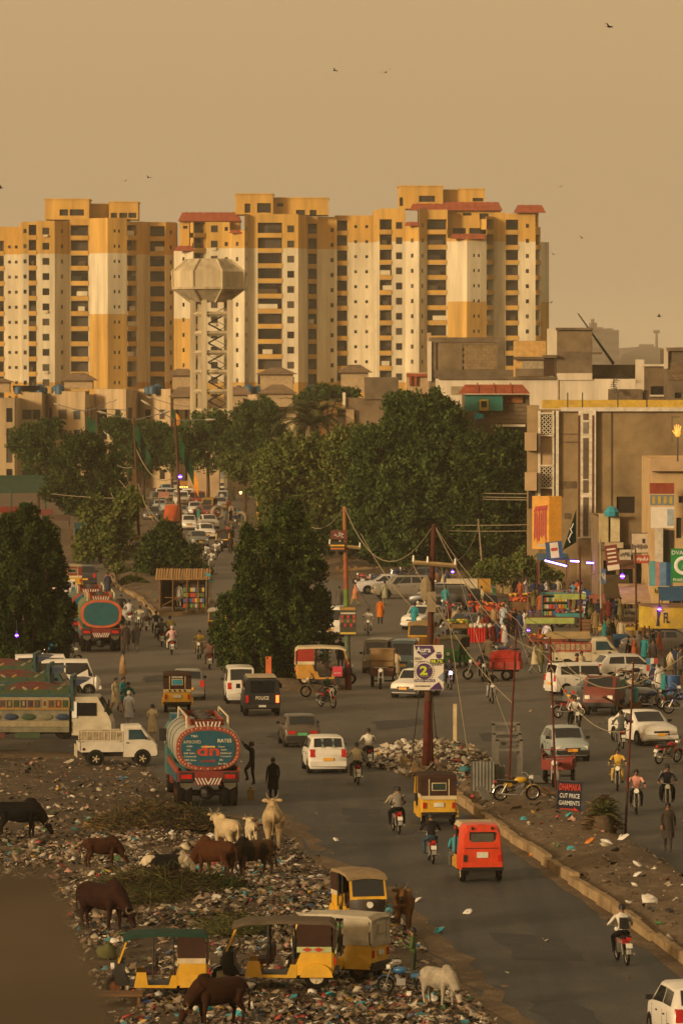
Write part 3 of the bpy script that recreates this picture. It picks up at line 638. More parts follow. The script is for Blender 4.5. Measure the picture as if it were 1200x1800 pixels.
# ---- generic house made of picture-aligned volumes
def house(name, label, d, px, yt, depth, mats, wins=(), base=0, par=.0, cat='building', group=None, rot=0.0):
 """wins: (px0,px1,y0,y1,material or None)"""
 x0, x1 = AT(px[0], 700, d).x, AT(px[1], 700, d).x; zt = AT(600, yt, d).z; k = FPX/d
 root = empty(name, ((x0+x1)/2, d, base)); tag(root, label, cat, group); h = (x1-x0)/2; b = B()
 H = [((q[0]-px[0])/k, (q[1]-px[0])/k, AT(600, q[3], d).z-base, AT(600, q[2], d).z-base, .25) for q in wins]
 b.wall((-h, 0), (h, 0), 0, zt-base, H); b.wall((h, 0), (h, depth), 0, zt-base); b.wall((h, depth), (-h, depth), 0, zt-base); b.wall((-h, depth), (-h, 0), 0, zt-base)
 b.box((0, depth/2, zt-base-.35), (2*h-.3, depth-.3, .2)); part('wall', b, mats[0], root)
 if par: 
  b = B(); b.box((0, -.05, zt-base+par/2), (2*h+.2, .3, par)); part('coping', b, mats[1], root)
 for q, hh in zip(wins, H):
  ubox('window', root, (-h+(hh[0]+hh[1])/2, .2, (hh[2]+hh[3])/2), (hh[1]-hh[0]+.02, .05, hh[3]-hh[2]+.02), q[4] if len(q) > 4 and q[4] else PANES[0])
 return root
CONC = P((.2, .15, .095), .9, var=.5, sc=.5, dust=.3, bump=.1); CONC2 = P((.16, .125, .085), .9, var=.5, sc=.6, dust=.3, bump=.1); WHT = P((.6, .53, .42), .85, var=.4, sc=.6, dust=.35, streak=1); OCH = P((.5, .32, .12), .85); BEI = P((.42, .3, .18), .85, sc=.6)
def fp(root, name, d, px0, px1, y0, y1, mat, dy=-.05, th=.1, par=None):
 """a flat piece on a house front given by its picture box"""
 o = V(root.location); a, c = AT(px0, y0, d+dy), AT(px1, y1, d+dy); b = B(); b.box(((a.x+c.x)/2-o.x, d+dy-o.y, (a.z+c.z)/2-o.z), (c.x-a.x, th, a.z-c.z)); return part(name, b, mat, par or root)
h1 = house('unfinished_house', 'unfinished grey house with a panel of bare blocks, below the tallest tower', 520, (757, 887), 593, 12, [CONC], [(812, 872, 606, 650, P((.13, .1, .07), .95))])
k = FPX/520
o1 = V(h1.location); bb = B(); bb.box((0, 0, 0), (.62, .12, .3)); BLK = bb.mesh('block')
for r_ in range(8):
 for q in range(6):
  p = AT(816+q*11+(r_ % 2)*5, 609+r_*5.4, 520); link('block', BLK, P((.24, .175, .1), .95, var=.4, sc=1), h1, loc=(p.x-o1.x+rnd.uniform(-.02, .02), .13+rnd.uniform(-.02, .02), p.z), rot=(0, rnd.uniform(-.03, .03), 0))
fp(h1, 'concrete_frame', 520, 757, 887, 593, 602, CONC2, -.08); fp(h1, 'floor_band', 520, 757, 905, 650, 664, CONC2, -.08); fp(h1, 'pipe', 520, 751, 758, 600, 670, WHT, -.2, .3)
fp(h1, 'column', 520, 874, 886, 602, 650, CONC2, -.1, .15); fp(h1, 'column', 520, 758, 766, 602, 650, CONC2, -.1, .15)
h2 = house('white_house', 'broad whitewashed house below the grey stair room', 450, (770, 1116), 666, 14, [WHT])
fp(h2, 'parapet', 450, 978, 1040, 656, 668, WHT, -.03, .3); fp(h2, 'stain', 450, 792, 815, 679, 694, P((.3, .24, .16), .95), -.055, .02); fp(h2, 'parapet', 450, 770, 978, 662, 667, CONC2, -.05, .4); fp(h2, 'pipe', 450, 979, 981, 668, 716, BEI, -.07, .08)
h3 = house('stair_room', 'grey concrete stair room on top of the white house', 456, (978, 1040), 578, 6, [CONC], base=AT(600, 668, 456).z)
fp(h3, 'lower_wall', 456, 980, 1040, 618, 657, CONC2, -.06); fp(h3, 'side_column', 456, 961, 980, 578, 660, WHT, .4, .6); fp(h3, 'doorway', 456, 955, 974, 627, 661, P((.07, .045, .03), .9), .1, .5); fp(h3, 'slab', 456, 953, 978, 624, 629, CONC2, -.2, 1.2); fp(h3, 'ledge', 456, 1040, 1057, 619, 623, CONC2, 0, .6); fp(h3, 'roof_edge', 456, 976, 1042, 576, 580, CONC2, -.15, .5)
h4 = house('yellow_roof_room', 'small ochre roof room beside the grey stair room', 458, (905, 959), 599, 5, [OCH], base=AT(600, 668, 458).z)
fp(h4, 'ledge', 458, 902, 960, 627, 632, CONC2, -.2, .8); fp(h4, 'rubble_wall', 458, 917, 958, 634, 649, P((.33, .28, .2), .95, var=.5, sc=4), -.1, .2); fp(h4, 'brick_band', 458, 905, 960, 648, 661, CONC2, -.12, .2)
h5 = house('low_wall_house', 'dark low wall with a leaning boom on the roof of the white house', 462, (1040, 1116), 641, 5, [CONC2], base=AT(600, 668, 462).z)
b = B(); p0, p1 = AT(1015, 551, 460), AT(1078, 640, 460); b.tube([p0, p1], [.06, .16], 6); thing('leaning_boom', b, 'iron', 'long dark boom leaning up from the white roof', 'pole')
h6 = house('grey_house', 'grey plastered house with one dark window beside the white roof', 440, (1130, 1173), 642, 9, [CONC], [(1143, 1171, 679, 694)])
fp(h6, 'white_wall', 440, 1116, 1131, 632, 690, WHT, .2, .5); fp(h6, 'sill', 440, 1141, 1172, 694, 697, WHT, -.1, .3); fp(h6, 'coping', 440, 1128, 1174, 640, 644, WHT, -.1, .4); fp(h6, 'block_band', 440, 1068, 1128, 684, 703, P((.18, .135, .09), .95, var=.5, sc=3), -.4, .2)
b = B()
for i in range(9):
 a = i/8*2.6; q = AT(1090+12*math.cos(a+2.2), 676, 438); b.tube([(q.x, 438+math.sin(a), AT(0, 690-i*3.5, 438).z), (q.x, 438+math.sin(a), AT(0, 680-i*3.5, 438).z)], .03, 4); b.box((q.x, 438+math.sin(a), AT(0, 690-i*3.5, 438).z), (.5, .4, .05))
thing('spiral_stair', b, 'iron', 'small dark spiral stair on the white roof', 'stair')
h7 = house('dark_house', 'dark concrete house cut by the frame beyond the grey house', 435, (1172, 1290), 613, 10, [CONC2], [(1185, 1197, 690, 700)])
fp(h7, 'cornice', 435, 1170, 1290, 611, 617, CONC, -.1, .5); fp(h7, 'brick_band', 435, 1174, 1290, 637, 668, P((.17, .12, .075), .95, var=.6, sc=5), -.06); fp(h7, 'corner_column', 435, 1166, 1173, 612, 648, WHT, -.1, .4)
h8 = house('gate_house', 'small block house under a red tiled canopy with a green board', 420, (815, 930), 694, 8, [CONC2])
o8 = V(h8.location); tiled(h8, 420, 810, 926, 676, 692, -1.2, 2.0, .6)
fp(h8, 'sign_board', 420, 817, 883, 694, 722, P((.015, .16, .13), .5), -1.0, .12); e = fp(h8, 'emblem', 420, 842, 858, 702, 722, P((.35, .25, .03), .5), -1.12, .04); fp(h8, 'emblem_dark', 420, 845, 855, 705, 716, 'black', -1.17, .03)
fp(h8, 'brick_panel', 420, 884, 918, 694, 708, P((.28, .12, .05), .9, sc=5), -.2); 
for r_ in range(5):
 for q in range(6):
  p = AT(866+q*11+(r_ % 2)*5, 713+r_*7, 420); link('block', BLK, P((.19, .14, .09), .95, var=.4, sc=1), h8, loc=(p.x-o8.x, -.03+rnd.uniform(-.015, .015), p.z), rot=(0, rnd.uniform(-.03, .03), 0), sca=(.82, 1, 1))
fp(h8, 'canopy', 420, 870, 922, 746, 750, WHT, -.8, 1.5)
b = B(); p = AT(842, 731, 417); b.add([(p.x-.4, 417, p.z-.3), (p.x-.3, 417, p.z+.3), (p.x+.35, 417.02, p.z+.1), (p.x+.3, 417, p.z-.2)], [(0, 3, 2, 1)]); b.box((p.x-.4, 417.05, p.z-.5), (.05, .05, 1.8)); thing('small_flag', b, P((.02, .3, .38), .7), 'small teal flag below the green board', 'flag')
h9 = house('block_house', 'bare grey house with a cream corner behind the palm', 560, (606, 700), 700, 10, [CONC])
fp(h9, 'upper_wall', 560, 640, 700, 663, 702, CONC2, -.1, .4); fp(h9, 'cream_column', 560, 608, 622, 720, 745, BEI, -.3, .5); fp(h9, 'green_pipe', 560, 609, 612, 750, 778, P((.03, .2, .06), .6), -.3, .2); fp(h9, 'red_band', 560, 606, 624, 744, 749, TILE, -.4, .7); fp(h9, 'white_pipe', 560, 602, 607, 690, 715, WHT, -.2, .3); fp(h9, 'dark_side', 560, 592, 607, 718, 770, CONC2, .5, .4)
h10 = house('cream_stair_house', 'cream house with red pillars below the tallest tower', 540, (715, 757), 655, 8, [BEI]); fp(h10, 'red_column', 540, 719, 723, 662, 678, TILE, -.2, .3); fp(h10, 'red_column', 540, 728, 732, 662, 678, TILE, -.2, .3); fp(h10, 'red_beam', 540, 714, 750, 657, 662, TILE, -.25, .4); fp(h10, 'post', 540, 750, 757, 585, 690, BEI, .2, .5)
h11 = house('orange_lit_house', 'pale house front glimpsed above the distant traffic', 640, (330, 385), 820, 6, [BEI]);
b = B(); a_, c_ = AT(-40, 842, 520), AT(90, 838, 520); b.add([(a_.x, 516, AT(0, 868, 516).z), (c_.x, 516, AT(0, 866, 516).z), (c_.x, 526, AT(0, 838, 526).z), (a_.x, 526, AT(0, 838, 526).z)], [(0, 1, 2, 3)]); b.box(((a_.x+c_.x)/2, 526, AT(0, 838, 526).z), (c_.x-a_.x, .3, .3))
for x in (a_.x+1, (a_.x+c_.x)/2, c_.x-.3): b.box((x, 516.1, 2.2), (.15, .15, 4.6))
thing('shade_roof', b, P((.035, .075, .05), .8), 'large green shade roof behind the conical tree', 'awning')
FARM_ = P((.12, .1, .085), .9); 
def far(name, label, d, px, yt, dep=60, step=()):
 x0, x1 = AT(px[0], 600, d).x, AT(px[1], 600, d).x; r_ = empty(name, ((x0+x1)/2, d, 0)); tag(r_, label, 'building', 'hazy buildings on the horizon'); z = AT(600, yt, d).z; b = B(); b.box((0, dep/2, z/2), (x1-x0, dep, z)); part('wall', b, FARM_, r_)
 for (a, c, y) in step:
  xa, xc = AT(a, 600, d).x, AT(c, 600, d).x; zt = AT(600, y, d).z; b = B(); b.box(((xa+xc)/2-(x0+x1)/2, dep/2, (z+zt)/2), (xc-xa, dep*.6, zt-z)); part('roof_block', b, FARM_, r_)
 n = 6
 for f in range(7):
  zz_ = z*.94-f*6.5
  ubox('window_band', r_, (0, -.3, zz_), ((x1-x0)*.86, .5, 2.2), PANES[3])
far('hazy_building', 'hazy slim building with a spire on the horizon', 3600, (1036, 1059), 575, 60, [(1040, 1050, 567), (1043.5, 1045.5, 560)])
far('hazy_building', 'hazy broad flat-topped building on the horizon', 3700, (1060, 1087), 580, 60, [(1064, 1078, 577)])
far('hazy_building', 'hazy low building sloping away beside the flat-topped one', 3900, (985, 1034), 596, 60)
far('hazy_building', 'hazy building standing on the low horizon rise', 4200, (1118, 1160), 611, 60, [(1128, 1150, 605)])
far('hazy_building', 'hazy building at the edge of the horizon', 4300, (1160, 1290), 616, 60)
b = B(); hp_ = [(1085, 640), (1095, 622), (1115, 614), (1140, 608), (1165, 612), (1200, 610), (1320, 620), (1320, 700), (1085, 700)]
b.loft([[AT(x, y, 4000) for x, y in hp_], [AT(x, y, 4000)+V((0, 500, 0)) for x, y in hp_]]); structure('hill', b, FARM_)
b = B(); p = AT(1153, 612, 4050); b.tube([(p.x, 4050, p.z-10), (p.x, 4050, p.z+12)], [1.6, 1.0], 6); b.box((p.x, 4050, p.z+13), (5, 3, 2.5)); thing('hazy_mast', b, FARM_, 'hazy mast with a broad head on the horizon', 'mast')
wl = empty('block_wall', G(835, 1046)); tag(wl, 'bare concrete block wall beside the market stalls', 'wall'); a_, c_ = G(826, 1044), G(948, 1050)
bb = B(); bb.box((0, 0, 0), (.56, .22, .27)); BK2 = bb.mesh('block', False); u = (c_-a_).normalized(); Lw = (c_-a_).length; BM = P((.3, .21, .11), .95, var=.45, sc=1.4)
bb = B(); bb.box((Lw/2, .05, .85), (Lw, .14, 1.7)); part('mortar_core', bb, P((.13, .095, .06), .95), wl, loc=a_-G(835, 1046), rot=(0, 0, math.atan2(u.y, u.x)))
for r_ in range(6):
 n = int(Lw/.6)
 for q in range(n):
  p = a_+u*(.3+q*.6+(r_ % 2)*.28)-G(835, 1046); link('block', BK2, BM, wl, loc=(p.x, p.y+rnd.uniform(-.01, .01), .16+r_*.29), rot=(0, 0, math.atan2(u.y, u.x)))
b = B(); e0, e1 = G(95, 1526, 15.85), G(212, 1800, 15.85); dv = (e1-e0).normalized(); e2 = e1+dv*1.5
b.prismz([(-5, e0.y), (-5, e2.y), (e2.x, e2.y), (e0.x, e0.y)], 0, 15.85); thing('rooftop_parapet', b, P((.12, .09, .055), .95, var=.5, sc=1.2, dust=.3), 'plain concrete parapet close to the viewer, out of focus', 'parapet')
# ------------------------------------------------------------ trees
def leafmat(c): return P(c, .75, var=.55, sc=.9, dust=.12, spec=.2)
LEAF = {'dark': [leafmat((.018, .036, .008)), leafmat((.034, .058, .013)), leafmat((.06, .085, .02))], 'deep': [leafmat((.02, .04, .009)), leafmat((.04, .066, .014)), leafmat((.085, .11, .024))], 'olive': [leafmat((.1, .13, .032)), leafmat((.15, .165, .045)), leafmat((.065, .09, .022))],
  'mid': [leafmat((.05, .084, .022)), leafmat((.08, .115, .03)), leafmat((.034, .06, .016))]}
BARK = P((.09, .06, .04), .95, var=.4, sc=4)
def crown_mesh(lobes, clump, per, size, seed, density=1.0, droop=0.0, point=0.0, boughs=14):
 q = np.random.RandomState(seed); C = []; big = list(lobes)
 for (cx, cy, cz, rx, ry, rz_) in big:                     # boughs that stand out of the main masses
  for i in range(boughs):
   d = q.normal(size=3); d /= np.linalg.norm(d); d[2] = abs(d[2])*.9-.25; s_ = .16+.34*q.rand()**1.5; f_ = .9+.2*q.rand(); t_ = 1-point*max(0, d[2]); lobes = lobes+[(cx+d[0]*rx*f_*t_, cy+d[1]*ry*f_*t_, cz+d[2]*rz_*f_, rx*s_, ry*s_, rz_*s_*(1.2+point*1.2))]
 for (cx, cy, cz, rx, ry, rz_) in lobes:
  area = 4*math.pi*((rx*ry)**1.6/3+(rx*rz_)**1.6/3+(ry*rz_)**1.6/3)**(1/1.6); n = max(6, int(area/(clump*clump)*.36*density))
  d = q.normal(size=(n, 3)); d /= np.linalg.norm(d, axis=1)[:, None]; rad = .5+.55*q.rand(n)**.6
  d[:, :2] *= (1-point*np.clip(d[:, 2], 0, 1))[:, None]; c = np.array((cx, cy, cz))+d*np.array((rx, ry, rz_))*rad[:, None]*(.9 if rx > 1.2 else 1)
  C.append(np.concatenate([c, (clump*(.5+.8*q.rand(n)))[:, None]], 1))
 C = np.concatenate(C); n = len(C)*per
 c = np.repeat(C, per, 0); d = q.normal(size=(n, 3)); d /= np.linalg.norm(d, axis=1)[:, None]
 p = c[:, :3]+d*(c[:, 3]*(.35+.65*q.rand(n)))[:, None]*np.array((1, 1, .85))
 a = d+q.normal(size=(n, 3))*.8+np.array((0, 0, .5)); a[:, 2] -= droop; a /= np.linalg.norm(a, axis=1)[:, None]
 b = np.cross(a, q.normal(size=(n, 3))); b /= np.linalg.norm(b, axis=1)[:, None]+1e-9
 L_ = size*(.6+.8*q.rand(n)); W_ = L_*.5
 v = np.stack([p-a*L_[:, None]*.5, p+b*W_[:, None]*.5, p+a*L_[:, None]*.5, p-b*W_[:, None]*.5], 1)
 me = bpy.data.meshes.new('crown'); me.vertices.add(n*4); me.vertices.foreach_set('co', v.reshape(-1)); me.loops.add(n*4); me.loops.foreach_set('vertex_index', np.arange(n*4, dtype=np.int32)); me.polygons.add(n)
 me.polygons.foreach_set('loop_start', np.arange(0, n*4, 4, dtype=np.int32)); me.polygons.foreach_set('loop_total', np.full(n, 4, dtype=np.int32))
 cm_ = np.repeat(q.choice(3, len(C), p=(.45, .35, .2)), per); fl = q.rand(n) < .25; cm_[fl] = q.choice(3, fl.sum()); me.polygons.foreach_set('material_index', cm_.astype(np.int32)); me.update(calc_edges=True)
 return me
def tree(name, label, d, lobes_px, kind, clump, per, size, base=None, trunk_r=.22, group=None, density=1.0, cat='tree', dyr=1.0, point=.25, boughs=14, shrink=1.0):
 """lobes_px: (px, y, half width px, half height px[, dy]) at distance d"""
 k = FPX/d; bx = AT(base if base is not None else sum(q[0] for q in lobes_px)/len(lobes_px), 700, d).x
 root = empty(name, (bx, d, 0)); root.location.z = hz(bx, d)-.03 if d < 620 else 0; tag(root, label, cat, group); lobes = []
 for q in lobes_px:
  c = AT(q[0], q[1], d); rx = q[2]/k*shrink; lobes.append((c.x-bx, (q[4] if len(q) > 4 else 0), c.z-root.location.z, rx, rx*dyr, q[3]/k*shrink))
 me = crown_mesh(lobes, clump, per, size, int(abs(bx)*7+d), density, point=point, boughs=boughs)
 o = link('crown', me, None, root)
 for m in LEAF[kind]: me.materials.append(m)
 zc = min(l[2] for l in lobes); b = B(); b.tube([(0, 0, -.1), (.08, 0, zc*.4), (0, 0, max(zc, 1.2))], [trunk_r*1.25, trunk_r, trunk_r*.75], 8); tr = part('trunk', b, BARK, root, True)
 for l in lobes[:7]:
  b = B(); b.tube([(0, 0, zc*.75), (l[0]*.5, l[1]*.5, zc*.6+l[2]*.4), (l[0], l[1], l[2]+l[5]*.3)], [trunk_r*.6, trunk_r*.42, .04], 6); part('limb', b, BARK, root, True)
 return root
dd = lambda y: FPX*EYE/(y-650)
def plumes(env, mid, y0, y1, n, seed, r0=13, gap=.2):
 """upright plumes of foliage set on an outline: env (fraction up, half width px), mid (fraction, centre px)"""
 q = random.Random(seed); ip = lambda tb, t: next((a[1]+(b_[1]-a[1])*(t-a[0])/(b_[0]-a[0]) for a, b_ in zip(tb, tb[1:]) if t <= b_[0]), tb[-1][1]); out = []
 for i in range(n):
  t = q.random()**.8; w_ = ip(env, t); a = q.uniform(0, 6.283); f = q.choice([1, 1, 1, .6, .3])*q.uniform(.86, 1.08)
  if mnoise.noise(V((a*1.3, t*5, seed))) < -gap and f > .7: f *= .8
  s_ = r0*(.55+.75*q.random())*(1-.45*t); out.append((ip(mid, t)+w_*f*math.cos(a), y0+(y1-y0)*t+s_*.6, s_, s_*q.uniform(1.5, 2.4), w_*f*math.sin(a)/33))
 return out
CT1 = plumes([(0, 50), (.08, 78), (.25, 94), (.42, 92), (.58, 80), (.7, 66), (.8, 50), (.9, 30), (1, 8)], [(0, 485), (.4, 484), (.75, 496), (1, 513)], 1192, 886, 330, 3)+plumes([(0, 30), (.5, 22), (1, 5)], [(0, 505), (1, 514)], 990, 884, 34, 8, 11)+plumes([(0, 30), (.5, 26), (1, 4)], [(0, 445), (1, 434)], 1040, 925, 40, 4, 11)
tree('conical_tree', 'dense dark conical tree on the island in the middle of the crossing', dd(1195), CT1, 'deep', .3, 30, .19, base=482, group='conical trees at the crossing', density=1.5, point=.6, boughs=0)
CT2 = plumes([(0, 40), (.1, 66), (.3, 80), (.5, 74), (.7, 56), (.85, 36), (.95, 16), (1, 4)], [(0, 40), (1, 48)], 1168, 888, 220, 5)+plumes([(0, 36), (.6, 26), (1, 4)], [(0, 0), (1, 12)], 1060, 905, 40, 6, 12)+plumes([(0, 26), (.6, 20), (1, 4)], [(0, 82), (1, 86)], 1060, 912, 30, 7, 11)
tree('conical_tree', 'dense dark conical tree cut by the frame above the painted trucks', dd(1190), CT2, 'dark', .3, 30, .19, base=45, group='conical trees at the crossing', density=1.5, point=.6, boughs=0)
tree('broad_tree', 'tallest broad dark tree beyond the parked cars', dd(1008), [(720, 860, 92, 110), (690, 790, 60, 60), (735, 740, 50, 48), (775, 780, 52, 60), (665, 850, 52, 70), (800, 860, 44, 70), (740, 930, 90, 80), (655, 920, 50, 60), (710, 715, 30, 24), (760, 715, 26, 24), (790, 740, 24, 30), (640, 790, 22, 30), (830, 930, 40, 60)], 'mid', .62, 30, .34, group='broad trees beyond the crossing', trunk_r=.35)
tree('broad_tree', 'rounded dark tree against the tall cement building', dd(1012), [(865, 860, 62, 80), (840, 810, 38, 46), (890, 805, 36, 44), (875, 930, 60, 70), (820, 900, 36, 60), (915, 870, 22, 50), (900, 780, 14, 18)], 'deep', .6, 30, .34, group='broad trees beyond the crossing', trunk_r=.3)
tree('broad_tree', 'lighter green spreading tree between the palm and the tall dark tree', dd(985), [(560, 830, 70, 60), (500, 820, 46, 46), (600, 800, 48, 46), (520, 800, 48, 30), (620, 860, 50, 70), (560, 900, 70, 60), (480, 860, 40, 50), (520, 920, 60, 50)], 'olive', .6, 28, .34, group='broad trees beyond the crossing', trunk_r=.3)
for i, (lb, d, lob, kd) in enumerate((
 ('round dark tree standing before the flats beside the first flag poles', 560, [(65, 770, 40, 34), (40, 780, 24, 30), (90, 760, 24, 26), (70, 810, 44, 40)], 'mid'),
 ('dark leaning tree behind the thin flag poles', 500, [(130, 810, 42, 52), (110, 860, 34, 40), (160, 790, 34, 34), (190, 840, 36, 52), (150, 880, 50, 44), (205, 880, 30, 36)], 'deep'),
 ('broad hazy tree below the street lamp arms', 600, [(235, 770, 44, 34), (205, 750, 28, 22), (275, 765, 34, 30), (240, 805, 60, 40), (300, 790, 26, 40)], 'mid'),
 ('dark tree at the foot of the water tower', 590, [(350, 765, 42, 42), (380, 745, 28, 30), (325, 790, 32, 36), (370, 800, 44, 40), (400, 780, 26, 40)], 'mid'),
 ('hazy tree between the water tower and the palm', 570, [(450, 740, 44, 36), (425, 770, 34, 40), (480, 770, 36, 36), (465, 720, 26, 22), (440, 810, 46, 40)], 'mid'),
 ('low dark tree spreading behind the palm', 620, [(575, 690, 40, 16), (540, 700, 26, 14), (610, 696, 26, 14)], 'mid'),
 ('pale olive tree beside the pole carrying a small poster', dd(1000), [(190, 930, 40, 44), (165, 900, 24, 24), (215, 905, 26, 26), (200, 965, 44, 40), (228, 880, 22, 22), (155, 960, 20, 34)], 'olive'),
 ('dark bushy tree at the foot of the tallest flag pole', dd(1020), [(285, 960, 34, 38), (265, 985, 26, 32), (315, 980, 30, 34), (295, 935, 20, 18), (335, 1000, 16, 24)], 'deep'),
 ('small leafy tree behind the reed hut', dd(1012), [(345, 1010, 24, 22), (255, 1010, 20, 26)], 'deep'),
 ('low green tree beside the transformer pole', 540, [(425, 832, 24, 28), (458, 815, 24, 30), (405, 815, 20, 22)], 'olive'),
 ('dark tree filling the gap under the tall dark tree', dd(1000), [(600, 940, 40, 40), (660, 960, 50, 36), (560, 960, 40, 30), (720, 985, 60, 26), (790, 990, 50, 30), (850, 995, 50, 28)], 'deep'))):
 tree('leafy_tree', lb, d, lob, kd, .55, 28, .32, group='trees along the road beyond the crossing', trunk_r=.2, density=.95, shrink=.86)
for lb, px, py, lob in (('leafy shrub growing over the block wall', 890, 1052, [(880, 1005, 34, 26), (915, 1000, 30, 30), (850, 1010, 24, 20)]), ('dusty shrub by the yellow billboard legs', 955, 1052, [(940, 1010, 26, 26), (965, 1020, 20, 20)]), ('low weedy shrub on the far median beside the left carriageway', 205, 1010, [(205, 1005, 12, 12), (222, 1012, 14, 10)]), ('low weedy shrub on the far median near the kerb', 230, 1030, [(232, 1024, 16, 10), (245, 1030, 12, 8)])):
 tree('shrub', lb, dd(py), lob, 'olive', .4, 24, .24, group='shrubs beyond the crossing', trunk_r=.05, cat='shrub')
def palm(name, label, d, px, ytop, ycr, n, Lf, mats, base_px=None, trunk=.28, hang=.6, z0=0):
 c = AT(px, ycr, d); root = empty(name, (c.x, d, z0)); tag(root, label, 'palm'); h = c.z-z0; b = B(); b.tube([(0, 0, -.1), (.05, 0, h*.5), (0, 0, h)], [trunk*1.2, trunk, trunk*.9], 10); part('trunk', b, P((.1, .07, .045), .95, var=.5, sc=8), root, True); rr = random.Random(px)
 for i in range(n):
  az_ = 2*math.pi*i/n*1.618*3; el = rr.uniform(.15, 1.35); Lq = Lf*rr.uniform(.75, 1.1); b = B(); pts = []
  for s_ in range(8):
   t = s_/7; r_ = Lq*t; e2 = el-hang*1.3*t*t; pts.append(V((math.cos(az_)*math.cos(e2)*r_, math.sin(az_)*math.cos(e2)*r_, h+math.sin(e2)*r_)))
  b.tube(pts, [.05*(1-.8*k_/7) for k_ in range(8)], 4, 0)
  for s_ in range(2, 22):
   t = s_/22*7; i0 = min(6, int(t)); p = pts[i0].lerp(pts[i0+1], t-i0); dr = (pts[i0+1]-pts[i0]).normalized(); sd_ = dr.cross(V((0, 0, 1))).normalized(); ll = Lq*.28*(1-abs(s_/22-.45))
   for sg in (-1, 1):
    tip = p+sd_*sg*ll*.8+dr*ll*.6+V((0, 0, -.12*ll)); wv = dr*.06*Lq/2; b.add([p-wv, p+wv, tip], [(0, 1, 2)])
  part('frond', b, mats[i % len(mats)], root)
 return root
PF = [P((.075, .085, .03), .7), P((.1, .1, .04), .7), P((.055, .065, .022), .7)]
palm('date_palm', 'feathery date palm rising behind the lighter tree', 560, 548, 680, 748, 44, 4.6, PF, hang=.5)
g = GZ(1060, 1472); palm('stunted_palm', 'stunted palm stump with a tuft of short fronds on the near median', g.y, 1058, 1400, 1432, 30, .8, PF, trunk=.34, hang=.25, z0=g.z)
# ------------------------------------------------------------ poles, lamps, flags, wires
PR = P((.1, .024, .018), .8, var=.5, sc=5); PG = P((.05, .16, .05), .7); PB = P((.1, .05, .032), .85, var=.4, sc=3); WIRE = P((.3, .25, .17), .7, dust=.1); WIRED = P((.05, .04, .03), .8)
def pole(name, label, base, top, d=None, r=.14, bands=None, cat='pole', group=None, n=10, z0=None):
 """upright or slightly leaning pole; bands [(fraction from foot, material)]"""
 g = GZ(*base) if z0 is None else V((AT(base[0], 700, d).x, d, z0)); t = AT(top[0], top[1], g.y if d is None else d); root = empty(name, g); tag(root, label, cat, group); v = t-g; f0 = 0
 for f1, m in (bands or [(1, PB)]):
  b = B(); b.tube([v*f0, v*f1], [r*(1-.4*f0), r*(1-.4*f1)], n); part('shaft' if f1 > .5 else 'painted_foot', b, m, root, True); f0 = f1
 return root, v
def arm(root, name, a, b_, r, mat): 
 b = B(); b.tube([a, b_], r, 6); return part(name, b, mat, root)
FL = [('green', P((.012, .07, .03), .8)), ('black', P((.012, .014, .012), .8)), ('orange', P((.6, .25, .02), .8)), ('white', P((.5, .48, .4), .8))]
def flag(label, p, w_, h_, cols, seed, tilt=.6):
 """hanging cloth with folds; p = top of hoist; stripes cols along the length"""
 rr = random.Random(seed); root = empty('party_flag', p); tag(root, label, 'flag', 'flags on the street poles'); nx = 10; n = len(cols)
 for ci, col in enumerate(cols):
  b = B(); vs_ = []
  for i in range(nx+1):
   for j in range(5):
    u_ = (ci+i/nx)/n; vv = j/4; x = w_*u_*math.cos(tilt); z = -w_*u_*math.sin(tilt)-h_*vv*(1-.25*u_); y = .16*math.sin(u_*9+vv*2.5+seed)*(.3+u_); vs_.append((x, y, z))
  b.add(vs_, [(i*5+j, i*5+j+1, (i+1)*5+j+1, (i+1)*5+j) for i in range(nx) for j in range(4)]); part('stripe', b, dict(FL)[col], root, True)
 return root
def streetlamp(label, base, top, arms, r=.13, flags=(), group='flagged street lamps beyond the crossing'):
 root, v = pole('street_lamp', label, base, top, r=r, bands=[(.12, PR), (1, PB)], cat='street lamp', group=group); d = root.location.y
 for (px, py) in arms:
  e = AT(px, py, d)-V(root.location); s_ = v*.985; arm(root, 'arm', s_, e, .045, 'steel'); dr = (e-s_).normalized(); b = B(); b.ell(e+dr*.35, (.48, .14, .1), 8, 6, M=Matrix.Rotation(math.atan2(-dr.z, dr.x), 3, 'Y')); part('lamp_head', b, P((.4, .36, .28), .5), root, True)
 return root, v
s1, v1 = streetlamp('flagged street lamp with a purple light at the foot of the dark bushy tree', (321, 1006), (308, 735), [(263, 712), (362, 738)], .16)
s2, v2 = streetlamp('flagged street lamp carrying a small poster beside the olive tree', (246, 990), (236, 735), [(188, 727), (282, 727)], .15)
s3, v3 = streetlamp('flagged street lamp with a long twin arm before the flats', (177, 890), (170, 716), [(135, 722), (212, 720)], .16)
s4, v4 = streetlamp('slim flagged street lamp just beyond the long twin-armed one', (155, 868), (150, 722), [(105, 712), (196, 706)], .16)
s5, v5 = streetlamp('shortest flagged street lamp at the back of the row', (141, 850), (140, 712), [(102, 720), (180, 714)], .16)
s6, v6 = streetlamp('street lamp half hidden by trees with a flag near its head', (303, 868), (301, 708), [(268, 700), (338, 716)], .16)
s7, v7 = streetlamp('street lamp with one drooping flag beside the water tower tree', (430, 880), (428, 700), [(455, 704)], .14)
def flag_at(label, px, py, d, w_, h_, cols, seed, tilt): flag(label, AT(px, py, d-.15), w_*1.25, h_*1.2, cols, seed, tilt)
flag_at('dark green flag with an orange tip on the purple-lit lamp', 316, 764, s1.location.y, 3.4, 1.3, ['green', 'black', 'green', 'orange'], 1, 1.2)
flag_at('long dark green flag on the lamp with a poster', 238, 742, s2.location.y, 2.6, 1.2, ['green', 'black', 'green'], 2, 1.15)
